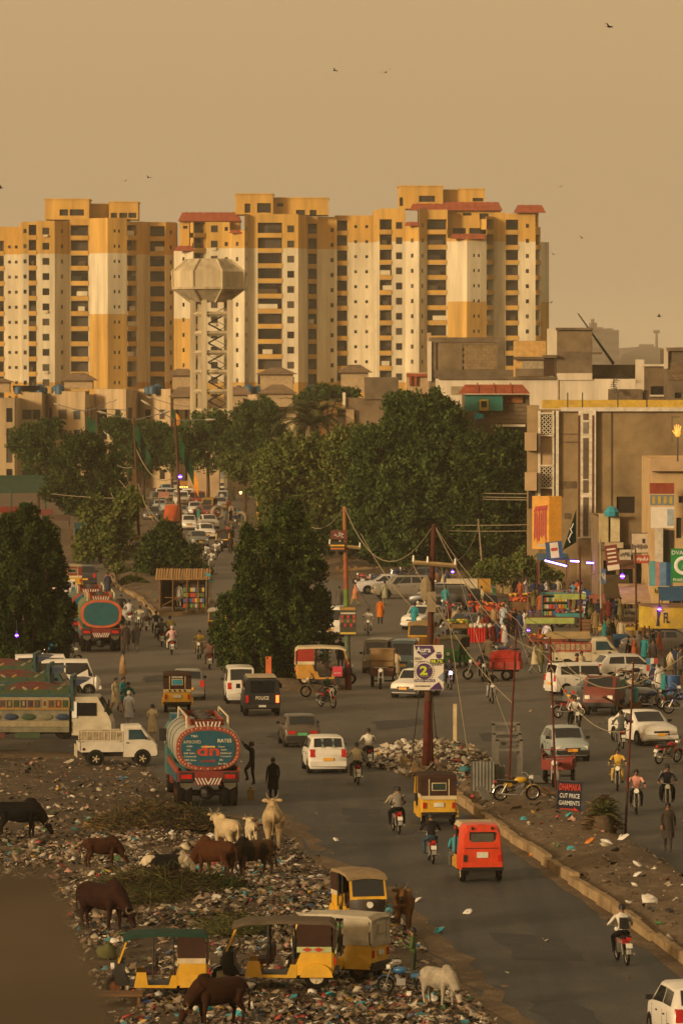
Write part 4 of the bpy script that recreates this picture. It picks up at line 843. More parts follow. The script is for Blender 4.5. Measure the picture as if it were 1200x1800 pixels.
flag_at('dark flag with white marks on the long twin-armed lamp', 171, 722, s3.location.y, 2.4, 1.7, ['black', 'white', 'green'], 3, .75)
flag_at('dark green flag on the slim lamp', 152, 730, s4.location.y, 2.6, 1.6, ['green', 'black'], 4, .6)
flag_at('dark flag on the shortest lamp', 141, 722, s5.location.y, 2.2, 1.5, ['black', 'white', 'black'], 5, .5)
flag_at('green flag with an orange edge near the half-hidden lamp head', 302, 716, s6.location.y, 2.2, 1.5, ['green', 'orange', 'green'], 6, .9)
flag_at('black and red drooping flag near the water tower', 429, 700, s7.location.y, 1.6, .7, ['black', 'green', 'orange'], 7, .35)
LIL = glow((.2, .04, 1.0), 2.6)
def lamp(label, p, r=.14, hang=0, mat=None, s=0, light=True):
 r *= .75; root = empty('street_bulb', p); tag(root, label, 'lamp', 'lit purple-white bulbs'); b = B(); b.ell((0, 0, 0), (r, r, r*1.2), 10, 8); part('bulb', b, mat or glow((.2, .04, 1.0), 2.4), root, True); b = B(); b.ell((0, 0, 0), (r*1.03, r*1.03, r*.5), 10, 8); part('bulb_glare_band', b, mat or glow((.8, .6, 1.0), 6.0), root, True)  # glowing band over the bulb imitates an overexposed core, the violet its halo
 b = B(); b.cyl((0, 0, r*1.1), (0, 0, r*1.1+.16), .05, .07, 8); part('socket', b, 'dark', root)
 if hang: arm(root, 'cable', (0, 0, r*1.1+.16), (0, 0, hang), .02, 'black')
 if light:
  ld = bpy.data.lights.new('bulb_light', 'POINT'); ld.energy = 18; ld.color = (.55, .3, 1); ld.shadow_soft_size = .15; lo = bpy.data.objects.new('bulb_light', ld); COL.objects.link(lo); lo.parent = root; lo.location = (0, -.3, 0)
lamp('bright purple-white bulb on the tallest flagged street lamp', AT(317, 838, s1.location.y-.3), .2)
pst = AT(244, 955, s2.location.y-.3); b = B(); b.box((0, 0, 0), (.75, .05, 1.35)); o = thing('poster', b, P((.5, .44, .34), .7), 'small pale poster tied to the street lamp by the olive tree', 'poster', loc=pst); b = B(); b.box((0, -.03, .4), (.6, .02, .3)); part('poster_heading', b, P((.35, .12, .08), .7), o); b = B(); b.box((0, -.03, -.1), (.5, .02, .35)); part('poster_picture', b, P((.1, .16, .2), .7), o)
e1, ev1 = pole('power_pole', 'rust-red and green banded power pole behind the conical tree, with a poster', (612, 1213), (605, 890), r=.17, bands=[(.17, PR), (.42, P((.1, .13, .09), .8, var=.4, sc=3)), (.55, P((.12, .2, .04), .8)), (.72, P((.3, .1, .05), .85)), (1, P((.28, .13, .06), .85))], cat='power pole')
e2, ev2 = pole('power_pole', 'tall leaning power pole with a red foot and a school banner', (748, 1346), (762, 922), r=.16, bands=[(.27, PR), (.5, PB), (1, P((.09, .035, .025), .9))], cat='power pole')
e2b, _ = pole('prop_pole', 'shorter red-footed pole propping the bannered power pole', (757, 1338), (755, 1205), r=.12, bands=[(.45, PR), (1, PB)])
for root, v, y, x0, x1 in ((e1, ev1, 957, 578, 634), (e2, ev2, 988, 724, 802)):
 d = root.location.y; a_, c_ = AT(x0, y, d)-V(root.location), AT(x1, y+6, d)-V(root.location); b = B(); b.tube([a_+V((0, -.2, 0)), c_+V((0, -.2, 0))], .085, 4); part('crossarm', b, P((.33, .24, .12), .85), root)
 for t in (.03, .35, .97):
  q = a_.lerp(c_, t)+V((0, -.2, .16)); b = B(); b.cyl(q-V((0, 0, .12)), q+V((0, 0, .12)), .06, .04, 8); part('insulator', b, P((.4, .36, .28), .3), root)
b = B(); q = AT(753, 1035, e2.location.y)-V(e2.location); b.ell(q+V((-.1, -.2, 0)), (.25, .2, .5), 8, 6); b.box(q+V((.1, -.25, -.5)), (.35, .3, .8)); part('cable_box', b, P((.25, .2, .13), .8), e2)
e3, ev3 = pole('thin_pole', 'thin leaning red pole before the red cargo tricycle', (893, 1392), (908, 1090), r=.05, bands=[(1, PR)]); e4, ev4 = pole('thin_pole', 'thin red pole before the blue-fronted hatchback', (976, 1388), (966, 1120), r=.05, bands=[(1, PR)]); e5, ev5 = pole('thin_pole', 'thin red pole at the outer edge of the near median', (1098, 1470), (1113, 1157), r=.05, bands=[(.25, P((.05, .03, .025), .8)), (1, PR)])
e6, ev6 = pole('thin_pole', 'bare thin pole beside the painted advert behind the market', (851, 1045), (840, 912), r=.09, bands=[(.4, PR), (1, P((.25, .2, .14), .85))])
e7, ev7 = pole('transformer_pole', 'yellow transformer pole bristling with insulators beyond the conical tree', (455, 925), (451, 855), r=.2, bands=[(1, P((.42, .24, .05), .8))], cat='power pole')
d7 = e7.location.y; o7 = V(e7.location)
for i, (px, py) in enumerate(((432, 868), (440, 858), (452, 850), (462, 852), (470, 862), (436, 878), (474, 872), (446, 866), (466, 880))):
 q = AT(px, py, d7)-o7; b = B()
 for j in range(3): b.ell(q+V((0, 0, .2*j)), (.2-.03*j, .2-.03*j, .09), 8, 4)
 part('insulator', b, P((.05, .03, .02), .4), e7)
b = B(); a_, c_ = AT(428, 868, d7)-o7, AT(478, 866, d7)-o7; b.tube([a_, c_], .1, 4); part('crossarm', b, 'iron', e7); b = B(); b.box(AT(468, 895, d7)-o7, (1.3, .9, 1.3)); tf = part('transformer', b, P((.12, .1, .08), .7), e7)
for i in range(6): ubox('cooling_fin', tf, AT(468, 895, d7)-o7+V((-.5+i*.2, -.5, 0)), (.05, .15, 1.1), 'iron')
lamp('small amber-white bulb beside the transformer pole', AT(423, 866, d7-1), .16, mat=glow((1, .5, .08), 14.0), light=False)
def wire(label, pts, sag, r=.017, mat=None, group='overhead wires at the crossing'):
 b = B(); pts = [V(p) for p in pts]; out = []
 for i in range(len(pts)-1):
  for s_ in range(14):
   t = s_/14; p = pts[i].lerp(pts[i+1], t); p.z -= sag*4*t*(1-t); out.append(p)
 out.append(pts[-1]); b.tube(out, r, 4)
 thing('overhead_wire', b, mat or WIRE, label, 'wire', group)
tp1, tp2 = V(e1.location)+ev1, V(e2.location)+ev2; d1_, d2_ = e1.location.y, e2.location.y
wire('thick cable sagging between the two power pole heads', [tp1, tp2], 2.1, .022)
wire('cable from the banded power pole head down behind the conical tree', [tp1, AT(540, 922, d1_+20)], .6, .025)
wire('cable dropping from the banded power pole to the parked delivery bike side', [AT(578, 940, d1_), AT(655, 1075, d1_+40)], .2, .022)
wire('cable crossing before the blue billboard', [AT(634, 938, d1_), AT(722, 1065, d2_+60)], .3, .022)
wire('cable from the leaning pole arm toward the market stalls', [AT(800, 985, d2_), G(985, 1230)+V((0, 0, 3))], 1.0, .02)
wire('slack cable from the leaning pole head to the thin red poles', [tp2, V(e4.location)+ev4*.9], 1.2, .02)
wire('slack cable running on between two thin red poles', [V(e3.location)+ev3*.98, V(e4.location)+ev4*.8, V(e5.location)+ev5*.6], .9, .02)
wire('low slack cable looping above the parked cars to the outer thin pole', [V(e4.location)+ev4*.95, V(e5.location)+ev5*.85, V(e5.location)+ev5+V((5, 2, 3.5))], .7, .02)
wire('cable falling from the leaning pole to the thin pole foot', [AT(724, 990, d2_), V(e3.location)+ev3*.5], .5, .018)
wire('stay wire beside the red foot of the leaning pole', [G(722, 1348, .3), V(e2.location)+ev2*.38+V((-.3, -.2, 0))], 0, .018, WIRED)
wire('second stay wire beside the red-footed pole', [G(768, 1306, .3), V(e2.location)+ev2*.45], .3, .018, WIRED)
for i, (y0, y1, lb) in enumerate(((852, 868, 'uppermost of the three long wires crossing before the broad trees'), (856, 875, 'middle one of the three long wires crossing before the broad trees'), (860, 879, 'lowest of the three long wires crossing before the broad trees'))):
 wire(lb, [AT(478, y0, d7-20), AT(930, y1, 390)], .2, .035)
for i, (y0, y1, lb) in enumerate(((898, 922, 'thin wire running toward the yellow billboard'), (906, 933, 'lower thin wire running toward the yellow billboard'))): wire(lb, [AT(478, y0, 480), AT(940, y1, 385)], .5, .028)
for i, (a_, c_, sg) in enumerate((((177, 780), (232, 822), .9), ((240, 790), (305, 838), 1.2), ((180, 800), (236, 870), .4), ((178, 830), (210, 892), .2), ((243, 850), (270, 915), .3), ((247, 868), (285, 920), .3), ((156, 780), (172, 820), .8), ((160, 830), (170, 866), .2))):
 da, dc = (s3.location.y, s2.location.y) if i < 1 else (s2.location.y, s1.location.y) if i in (1, 4, 5) else (s4.location.y, s3.location.y) if i > 5 else (s3.location.y, s2.location.y)
 wire(['loose cable swinging between the long twin-armed lamp and the postered lamp', 'loose cable swinging between the postered lamp and the tallest lamp', 'cable hanging across the dark leaning tree', 'short cable falling beside the long twin-armed lamp', 'cable falling steeply past the postered lamp', 'second cable falling steeply past the postered lamp', 'loose cable between the slim lamp and the long twin-armed lamp', 'short cable falling beside the slim lamp'][i], [AT(*a_, da), AT(*c_, dc)], sg, .035)
wire('straight wire crossing low before the olive tree', [AT(90, 868, 480), AT(330, 872, 440)], .3, .03)
for i, (a_, c_, sg) in enumerate(((tp2, G(1010, 1210)+V((0, 0, 2.5)), .8), (tp2, V(e3.location)+ev3, .4), (AT(800, 990, d2_), V(e3.location)+ev3*.3, .3), (AT(775, 990, d2_), V(e2.location)+ev2*.3+V((1.5, -3, -2.2)), .1), (AT(730, 990, d2_), AT(655, 1020, d1_+30), .7), (tp2, AT(1060, 1000, 345), 1.5), (AT(800, 986, d2_), AT(842, 915, 375), .6), (V(e3.location)+ev3, V(e5.location)+ev5*.98, 1.3))):
 wire(['fine cable slanting from the leaning pole head to the boxy white car side', 'fine cable from the leaning pole head to the thinnest red pole', 'fine cable from the crossarm end to the middle of the thin red pole', 'fine cable hanging straight below the crossarm', 'fine cable from the crossarm back to the banded pole side', 'long fine cable from the leaning pole head to the shop row', 'fine cable from the crossarm to the bare thin pole', 'long slack cable between the outer thin red poles'][i], [a_, c_], sg, .013)
bb = B(); bb.ell((0, 0, 0), (.34, .11, .1), 8, 6); bb.add([(.12, .06, .03), (-.14, .06, .03), (-.2, .55, .22), (.04, .5, .22), (-.3, 1.0, .08)], [(0, 1, 2, 3), (3, 2, 4)]); bb.add([(.12, -.06, .03), (-.14, -.06, .03), (-.2, -.55, .22), (.04, -.5, .22), (-.3, -1.0, .08)], [(3, 2, 1, 0), (4, 2, 3)]); bb.add([(-.28, 0, 0), (-.62, .14, .02), (-.62, -.14, .02)], [(0, 1, 2)])
BIRD = bb.mesh('bird', True)
for i, (px, py, d, lb) in enumerate(((1070, 47, 300, 'dark bird gliding highest in the sky'), (678, 127, 380, 'dark bird with spread wings high above the middle tower'), (588, 124, 520, 'small bird beside the wide-winged one'), (261, 312, 560, 'small bird above the yellow tower roof rooms'), (221, 318, 600, 'small bird just ahead of another above the tower roofs'), (2, 330, 420, 'bird cut by the frame above the towers'), (1022, 418, 560, 'tiny bird beside the tallest tower'), (985, 328, 700, 'tiny bird high beside the tiled tower roof'), (1157, 556, 480, 'tiny bird above the hazy mast'), (972, 447, 620, 'tiny bird close to the tower corner'), (968, 532, 620, 'tiny bird low beside the tower corner'))):
 p = AT(px, py, d); tag(link('bird', BIRD, P((.02, .017, .014), .8), loc=p, rot=(.35*(-1)**i, .1, .6+i*1.1), sca=.55), lb, 'bird', 'birds in the sky')
# ------------------------------------------------------------ vehicles (forward = +X)
def wheel_parts(t, x, y, r, w_, rimkey='steel', hub=True, rimr=.6):
 b = B(); n = 18; prof = [(r*.62, -w_/2), (r*.93, -w_/2), (r, -w_*.32), (r, w_*.32), (r*.93, w_/2), (r*.62, w_/2)]
 b.loft([[(q*math.cos(2*math.pi*i/n), yy, q*math.sin(2*math.pi*i/n)) for q, yy in prof] for i in list(range(n))+[0]], False, closed=True)
 i0 = t.p('wheel', b, 'rubber', smooth=True, loc=(x, y, r))
 s_ = 1 if y >= 0 else -1
 b = B(); b.cyl((0, -w_*.3*s_, 0), (0, w_*.36*s_, 0), r*rimr, r*rimr*.92, 14)
 for k in range(5):
  a = 2*math.pi*k/5; b.box((r*.34*math.cos(a), w_*.4*s_, r*.34*math.sin(a)), (r*.42, .03, r*.12), Matrix.Rotation(-a, 3, 'Y'))
 b.cyl((0, w_*.36*s_, 0), (0, w_*.46*s_, 0), r*.16, r*.12, 8); t.p('rim', b, rimkey, i0)
def car(name, Lc=3.6, W=1.56, H=1.46, hood=.86, belt=.9, xc=.95, xr=.35, xq=-1.35, xb=-1.72, trunk=None, zs=.2, wr=.28, wb=None, plate='plate_yellow', rails=False, van=False, tl='v'):
 t = T(name, Lc); h = W/2; l2 = Lc/2; wt = h*.8 if not van else h*.88; ztr = trunk or belt+.02
 def sec(x, w_, z0, zb, wt_, zt): return [(x, -w_*.9, z0), (x, -w_, z0+.16), (x, -w_, zb-.12), (x, -w_*.975, zb), (x, -wt_, zt-.045), (x, -wt_*.86, zt), (x, 0, zt+.018), (x, wt_*.86, zt), (x, wt_, zt-.045), (x, w_*.975, zb), (x, w_, zb-.12), (x, w_, z0+.16), (x, w_*.9, z0)]
 st = [(-l2, h*.9, zs+.14, ztr-.28, h*.82, ztr-.16), (-l2+.05, h*.97, zs+.06, ztr-.1, h*.86, ztr-.01)]
 if trunk: st += [(xb, h, zs, belt-.02, h*.86, ztr)]
 else: st += [(xb, h, zs, belt-.02, h*.86, belt+.02)]
 st += [(xq, h, zs, belt, wt, H-.03), ((xq+xr)/2, h, zs, belt, wt, H), (xr, h, zs, belt-.01, wt, H-.02), (xc, h, zs, belt-.06, h*.86, belt+.005)]
 if l2-.1 > xc+.12: st += [(l2-.3, h*.97, zs, hood-.1, h*.82, hood-.01)]
 st += [(l2-.06, h*.9, zs+.06, hood-.2, h*.78, hood-.1), (l2, h*.8, zs+.14, hood-.32, h*.7, hood-.2)]
 st = sorted(st, key=lambda q: q[0])
 b = B(); b.loft([sec(*q) for q in st]); t.p('body', b, 'paint', smooth=True)
 def top(x):
  for a, c in zip(st, st[1:]):
   if a[0] <= x <= c[0]:
    f = (x-a[0])/(c[0]-a[0]); return [a[i]+(c[i]-a[i])*f for i in range(6)]
  return st[-1]
 def S_(x, f, sg, off=.012):
  q = top(x); y = q[1]*.975+(q[4]-q[1]*.975)*f; z = q[3]+(q[5]-.045-q[3])*f; return (x, sg*(y+off), z)
 xB = (xr+xq)/2+.08
 for sg in (1, -1):
  for (pts) in ([(xc-.2, .14), (xr-.02, .86), (xB+.04, .86), (xB+.04, .1)], [(xB-.05, .1), (xB-.05, .86), (xq+.12, .86), (xq+.02 if not van else xq+.12, .12)]):
   b = B(); v = [S_(x, f, sg) for x, f in pts]; b.add(v, [(0, 1, 2, 3) if sg > 0 else (3, 2, 1, 0)]); t.p('side_window', b, 'glass')
  b = B(); b.box((xc-.25, sg*(h+.09), belt+.06), (.1, .16, .12)); t.p('mirror', b, 'trim')
  b = B(); b.box((l2-.09, sg*h*.66, hood-.24), (.16, h*.34, .13)); t.p('headlight', b, 'lamp')
  b = B()
  if tl == 'v': b.fru((-l2-.015, -l2+.1, sg*h*.8-.11, sg*h*.8+.11), belt-.28, (-l2+.02, -l2+.2, sg*h*.8-.08, sg*h*.8+.1), belt+.04)
  else: b.box((-l2+.03, sg*h*.62, ztr-.24), (.1, h*.42, .13))
  t.p('taillight', b, 'red_lens')
  for xd in (xB, xr+.1): 
   b = B(); b.box((xd-.22, sg*(h+.008), belt-.2), (.14, .03, .035)); t.p('door_handle', b, 'trim')
  for xd in (xB, xc-.14, xq+.35): 
   b = B(); b.box((xd, sg*(h+.001), (zs+belt)/2+.04), (.014, .008, belt-zs-.3)); t.p('door_seam', b, 'dark')
 def glassq(name, xa, xe, nx):
  b = B(); vs_ = []; k_ = 4
  for i in range(k_+1):
   x = xa+(xe-xa)*i/k_; q = top(x); w_ = q[4]*.85; o_ = .014*nx
   vs_ += [(x+o_, -w_, q[5]+.012), (x+o_, 0, q[5]+.03), (x+o_, w_, q[5]+.012)]
  b.add(vs_, [(3*i+j, 3*i+j+1, 3*i+j+4, 3*i+j+3) for i in range(k_) for j in (0, 1)]); return t.p(name, b, 'glass')
 glassq('windscreen', xc-.05, xr+.07, 1)
 glassq('rear_window', xb+(xq-xb)*(.12 if trunk else .18), xq-(xq-xb)*.12, -1)
 b = B(); b.box((l2-.02, 0, hood-.3), (.05, W*.42, .09)); t.p('grille', b, 'dark')
 b = B(); b.box((l2-.03, 0, zs+.2), (.14, W*.9, .16)); t.p('bumper', b, 'bump'); b = B(); b.box((-l2+.04, 0, zs+.22), (.14, W*.92, .2)); t.p('bumper', b, 'bump')
 for x in (l2+.045, -l2-.035): 
  b = B(); b.box((x, 0, zs+.3 if x > 0 else zs+.4), (.02, .42, .12)); t.p('number_plate', b, 'plate')
 b = B(); b.box((0, 0, zs+.04), (Lc*.8, W*.82, .14)); t.p('underbody', b, 'dark')
 wb = wb or Lc*.64
 for sx in (1, -1):
  for sy in (1, -1):
   b = B(); b.cyl((sx*wb/2, sy*(h-.2), wr*1.02), (sx*wb/2, sy*(h+.004), wr*1.02), wr*1.17, n=18); t.p('wheel_arch', b, 'black'); wheel_parts(t, sx*wb/2, sy*(h-.075), wr, .19)
 if rails:
  for sg in (1, -1):
   b = B(); b.tube([(xr-.1, sg*wt*.8, H+.05), (xq+.1, sg*wt*.8, H+.05)], .025, 5); t.p('roof_rail', b, 'dark')
 return t
HATCH = car('hatchback', 3.6, 1.6, 1.5, .93, .97, 1.02, .4, -1.3, -1.7)
HATCHO = car('hatchback', 3.55, 1.55, 1.4, .85, .9, .85, .3, -1.15, -1.62, tl='h')
SEDAN = car('sedan', 4.4, 1.72, 1.45, .92, .96, .98, .28, -1.05, -1.62, trunk=1.04, wr=.31, tl='h')
SUV = car('suv', 4.3, 1.75, 1.68, 1.05, 1.08, 1.05, .55, -1.75, -2.05, wr=.35, zs=.28, rails=True)
VAN = car('minivan', 3.3, 1.42, 1.82, .95, 1.02, 1.42, 1.0, -1.48, -1.6, wr=.28, van=True)
KEI = car('box_car', 3.4, 1.48, 1.62, 1.0, 1.0, 1.0, .72, -1.5, -1.65, wr=.29, van=True)
def cmap(col, **k):
 m = {'paint': P(col, .32, var=.12, sc=1.5, dust=.22, spec=.5), 'trim': 'black', 'bump': P(col, .4, var=.15, sc=2, dust=.3), 'plate': 'plate_yellow'}; m.update(k); return m
WH = (.62, .59, .53)
def putcar(t, label, cat, px, py, h, col, group=None, centre=False, sca=1.0, **k):
 p = GZ(px, py) if centre else near_end(px, py, t.length*sca, h); p = V((p[0], p[1], .008)); return t.place(label, cat, p, rz(h), group, cmap(col, **k), sca=sca)
o = putcar(HATCH, 'white hatchback with red tail lamps, behind two motorcycles', 'car', 577, 1361, 5.5, WH)
for sg in (-1, 1):                                             # shade stripes in its rear window
 for q in (-1, 1):
  b = B(); zq = 1.25; b.add([(-1.655, sg*.22-.07, zq-q*.17), (-1.655, sg*.22+.07, zq-q*.17), (-1.655, sg*.22, zq)], [(0, 1, 2), (2, 1, 0)]); me = b.mesh('window_sticker'); 
  for v_ in me.vertices: v_.co.x = -1.72+(v_.co.z-1.05)*.94-.03
  link('window_sticker', me, P((.3, .42, .38), .5), o)
putcar(HATCHO, 'dull grey-brown hatchback ahead of the white hatchback', 'car', 532, 1315, 6, (.085, .068, .048), plate='plate_green', bump='dark')
putcar(VAN, 'white minivan overtaken by the police van', 'van', 424, 1238, 4, (.58, .55, .48), plate='plate_white')
PV = T('police_van', 4.2)
def police_parts():
 t = PV; b = B(); h = .86
 b.loft([[(x, -w_, z0), (x, -w_, z1-.15), (x, -w_*.9, z1), (x, w_*.9, z1), (x, w_, z1-.15), (x, w_, z0)] for x, w_, z0, z1 in ((-2.1, h, .42, 1.05), (1.0, h, .42, 1.08), (1.3, h, .42, 1.04), (2.0, h*.95, .45, .98), (2.1, h*.9, .5, .85))]); t.p('body', b, 'paint', smooth=True)
 b = B(); b.loft([[(x, -w_, 1.04), (x, -w_*.88, z1-.06), (x, -w_*.78, z1), (x, w_*.78, z1), (x, w_*.88, z1-.06), (x, w_, 1.04)] for x, w_, z1 in ((-2.1, h, 1.78), (-1.9, h, 1.86), (.5, h, 1.86), (1.0, h*.97, 1.1))]); t.p('cabin', b, 'paint', smooth=True)
 b = B(); b.box((-.7, 0, 1.88), (2.5, 1.35, .05)); t.p('roof_panel', b, P((.4, .32, .2), .6))
 b = B(); b.box((-2.08, 0, 1.42), (.12, 1.12, .56)); t.p('rear_window', b, 'glass')
 for sg in (1, -1):
  for x0, x1 in ((-1.8, -.6), (-.45, .45)):
   b = B(); b.box(((x0+x1)/2, sg*(h*.955), 1.42), (x1-x0, .06, .42), Matrix.Rotation(-sg*.13, 3, 'X')); t.p('side_window', b, 'glass')
  b = B(); b.box((-2.12, sg*.72, .85), (.06, .14, .34)); t.p('taillight', b, 'red_lens' if sg > 0 else glow((1, .06, .01), 9.0))
  b = B(); b.box((.75, sg*1.0, 1.3), (.1, .2, .22)); t.p('mirror', b, 'trim'); b = B(); b.box((2.08, sg*.62, .78), (.08, .26, .2)); t.p('headlight', b, 'lamp')
 b = B(); b.box((-2.16, 0, .5), (.16, 1.7, .16)); t.p('bumper', b, 'dark'); b = B(); b.box((-2.25, 0, .52), (.03, .34, .1)); t.p('number_plate', b, 'plate_white'); b = B(); b.box((0, 0, .45), (3.6, 1.3, .2)); t.p('underbody', b, 'dark')
 b = B(); b.add([(.98, -.74, 1.14), (.98, .74, 1.14), (.56, .68, 1.8), (.56, -.68, 1.8)], [(0, 1, 2, 3)]); t.p('windscreen', b, 'glass')
 for x in (1.25, -1.3):
  for sg in (1, -1): wheel_parts(t, x, sg*.74, .36, .24)
police_parts()
pv = PV.place('dark police van with one glowing tail lamp', 'van', near_end(461, 1260, 4.2, 4), rz(4), cm={'paint': P((.022, .025, .03), .35, dust=.2), 'trim': 'black'})
fit = fit_text('lettering', 'POLICE', P((.6, .55, .42), .6), pv, 0, 0, .62, .17, bold=.02)
fit.rotation_euler = (0, 0, R(-90)); fit.location = (-2.135, 0, .9)
putcar(HATCH, 'grey hatchback half hidden by the dark-topped rickshaw', 'car', 333, 1232, 4, (.16, .15, .13))
putcar(HATCH, 'white car entering the frame at the bottom corner', 'car', 1240, 1848, 8, (.6, .57, .52), bump='black')
def rick(name='auto_rickshaw', rear='canvas', flat=False):
 t = T(name, 2.7)
 b = B(); b.loft([[(x, -w_, z0), (x, -w_, z1), (x, w_, z1), (x, w_, z0)] for x, w_, z0, z1 in ((-1.33, .56, .42, .9), (-1.28, .6, .36, .96), (-.62, .62, .36, .96), (-.5, .62, .34, .62))]); t.p('rear_body', b, 'body')
 for sg in (1, -1):
  b = B(); b.prism([(-.95+.36*math.cos(a), .3+.36*math.sin(a)) for a in [math.pi*i/8 for i in range(9)]], sg*.6, sg*.69); t.p('mudguard', b, 'body')
  b = B(); b.prism([(-.52, .34), (-.52, .62), (-.38, .62), (-.3, .36), (.25, .36), (.3, .7), (.55, .7), (.62, .3), (-.5, .28)], sg*.58, sg*.63); t.p('side_panel', b, 'body')
  b = B(); b.tube([(-.45, sg*.6, .6), (-.42, sg*.6, 1.62)], .022, 5); t.p('post', b, 'trim'); b = B(); b.tube([(.12, sg*.6, .6), (.1, sg*.6, 1.62)], .022, 5); t.p('post', b, 'trim')
  b = B(); b.box((-.9, sg*.605, 1.32), (.74, .02, .62)); t.p('side_curtain', b, 'canvas'); b = B(); b.box((-.9, sg*.608, 1.0), (.76, .03, .14)); t.p('side_trim', b, 'band')
 b = B(); b.loft([[(x, -.62, z-.05), (x, -.6, z), (x, 0, z+.05), (x, .6, z), (x, .62, z-.05)] for x, z in ((-1.34, 1.62), (-1.22, 1.7), (-.2, 1.72), (.62, 1.68), (.86, 1.6))], False, closed=False)
 b2 = B(); b2.loft([[(x, -.63, z-.09), (x, -.62, z), (x, 0, z+.05), (x, .62, z), (x, .63, z-.09), (x, 0, z-.02)] for x, z in ((-1.36, 1.6), (-1.24, 1.71), (-.2, 1.74), (.62, 1.7), (.9, 1.6))]); t.p('roof', b2, 'roof', smooth=True)
 b = B(); b.loft([[(x, -.61, z0), (x, -.61, z1), (x, .61, z1), (x, .61, z0)] for x, z0, z1 in ((-1.36, .98, 1.62), (-1.31, .98, 1.63))]); rc = t.p('rear_curtain', b, 'canvas')
 for y in (-.34, .34): 
  b = B(); b.box((-1.368, y, 1.3), (.015, .03, .6)); t.p('piping', b, 'band', rc)
 b = B(); b.box((-1.367, 0, .965), (.03, 1.2, .13)); t.p('rear_trim', b, 'band')
 b = B(); b.box((-1.37, 0, 1.34), (.03, .5, .27)); t.p('window_frame', b, 'band', rc); b = B(); b.box((-1.38, 0, 1.34), (.03, .44, .22)); t.p('rear_window', b, 'rearglass', rc)
 for sg in (1, -1):
  b = B(); b.box((-1.35, sg*.5, .7), (.05, .1, .2)); t.p('taillight', b, 'red_lens')
 b = B(); b.box((-1.36, 0, .72), (.03, .34, .14)); t.p('number_plate', b, 'plate'); b = B(); b.box((-1.38, 0, .43), (.08, 1.22, .08)); t.p('bumper', b, 'dark')
 b = B(); b.box((-.2, 0, .34), (1.9, 1.15, .06)); t.p('floor', b, 'dark'); b = B(); b.box((-.85, 0, .35), (.9, .9, .24)); t.p('engine', b, 'dark')
 b = B(); b.box((-.95, 0, .72), (.5, 1.1, .14)); b.box((-1.15, 0, 1.0), (.12, 1.1, .5)); t.p('seat', b, 'seat'); b = B(); b.box((.18, 0, .68), (.32, 1.0, .12)); b.box((.02, 0, .9), (.08, 1.0, .34)); t.p('driver_seat', b, 'seat')
 b = B(); b.loft([[(.72, -.5, .34), (1.0, -.3, .3), (1.12, 0, .3), (1.0, .3, .3), (.72, .5, .34)], [(.86, -.56, .62), (1.08, -.36, .6), (1.2, 0, .6), (1.08, .36, .6), (.86, .56, .62)], [(.86, -.58, .92), (1.04, -.42, .95), (1.12, 0, .96), (1.04, .42, .95), (.86, .58, .92)]], True); t.p('front_cowl', b, 'cowl', smooth=True)
 b = B(); b.loft([[(x, -w_, z), (x+.05, -w_, z), (x+.05, w_, z), (x, w_, z)] for x, w_, z in ((1.0, .58, .94), (.76, .56, 1.62))]); t.p('front_frame', b, 'body')
 b = B(); b.loft([[(x+.052, -w_, z), (x+.066, -w_, z), (x+.066, w_, z), (x+.052, w_, z)] for x, w_, z in ((.965, .5, 1.04), (.785, .49, 1.55))]); t.p('windscreen', b, 'glass')
 b = B(); b.cyl((1.14, 0, .8), (1.24, 0, .79), .09, .1, 12); t.p('headlight', b, 'lamp'); b = B(); b.tube([(1.0, -.32, .95), (.86, 0, 1.0), (1.0, .32, .95)], .02, 5); t.p('handlebar', b, 'trim')
 b = B(); b.loft([[(1.12+.32*math.cos(a), -.1, .27+.32*math.sin(a)), (1.12+.32*math.cos(a), .1, .27+.32*math.sin(a)), (1.12+.3*math.cos(a), .1, .27+.3*math.sin(a)), (1.12+.3*math.cos(a), -.1, .27+.3*math.sin(a))] for a in [math.pi*(.1+.85*i/8) for i in range(9)]]); t.p('front_mudguard', b, 'cowl')
 wheel_parts(t, 1.12, 0, .26, .13, 'rim'); wheel_parts(t, -.95, .5, .27, .15, 'rim'); wheel_parts(t, -.95, -.5, .27, .15, 'rim')
 b = B(); b.tube([(-.95, -.5, .27), (-.95, .5, .27)], .04, 6); t.p('axle', b, 'dark')
 return t
RICK = rick()
def rmap(**k):
 m = {'body': 'yellow', 'canvas': 'canvas', 'roof': 'canvas', 'band': 'cream', 'trim': 'dark', 'rearglass': P((.03, .055, .05), .2), 'plate': 'plate_white', 'seat': P((.06, .03, .025), .7), 'cowl': 'dark', 'rim': 'cream'}; m.update(k); return m
def putrick(label, px, py, h, centre=False, sca=1.0, skip=(), **k):
 p = GZ(px, py) if centre else near_end(px, py, 2.7*sca, h); z = hz(p[0], p[1]); return RICK.place(label, 'auto rickshaw', (p[0], p[1], z), rz(h), 'auto rickshaws about the crossing', rmap(**k), sca, skip=skip)
TEALG = P((.02, .16, .22), .3)
putrick('yellow rickshaw with a brown canvas top driving beside the near median', 771, 1452, 6, sca=1.06)
o = putrick('dark-topped yellow rickshaw with a small blue rear window', 312, 1253, 2, band=P((.5, .4, .2), .6), rearglass=P((.02, .22, .3), .4), sca=1.1)
fit = fit_text('lettering', 'SARDAR', P((.55, .5, .42), .6), o, 0, 0, .5, .09, bold=.02); fit.rotation_euler = (0, 0, R(-90)); fit.location = (-1.375, 0, 1.56)
for i in range(4):
 b = B(); b.box((-1.386, -.33+i*.22, .965), (.012, .1, .07), Matrix.Rotation(R(45), 3, 'X')); part('diamond', b, 'black', o)
putrick('open yellow rickshaw with a dark green roof standing at the rubbish edge', 277, 1762, 92, True, sca=.98, roof=P((.015, .055, .04), .8), rim='rust')
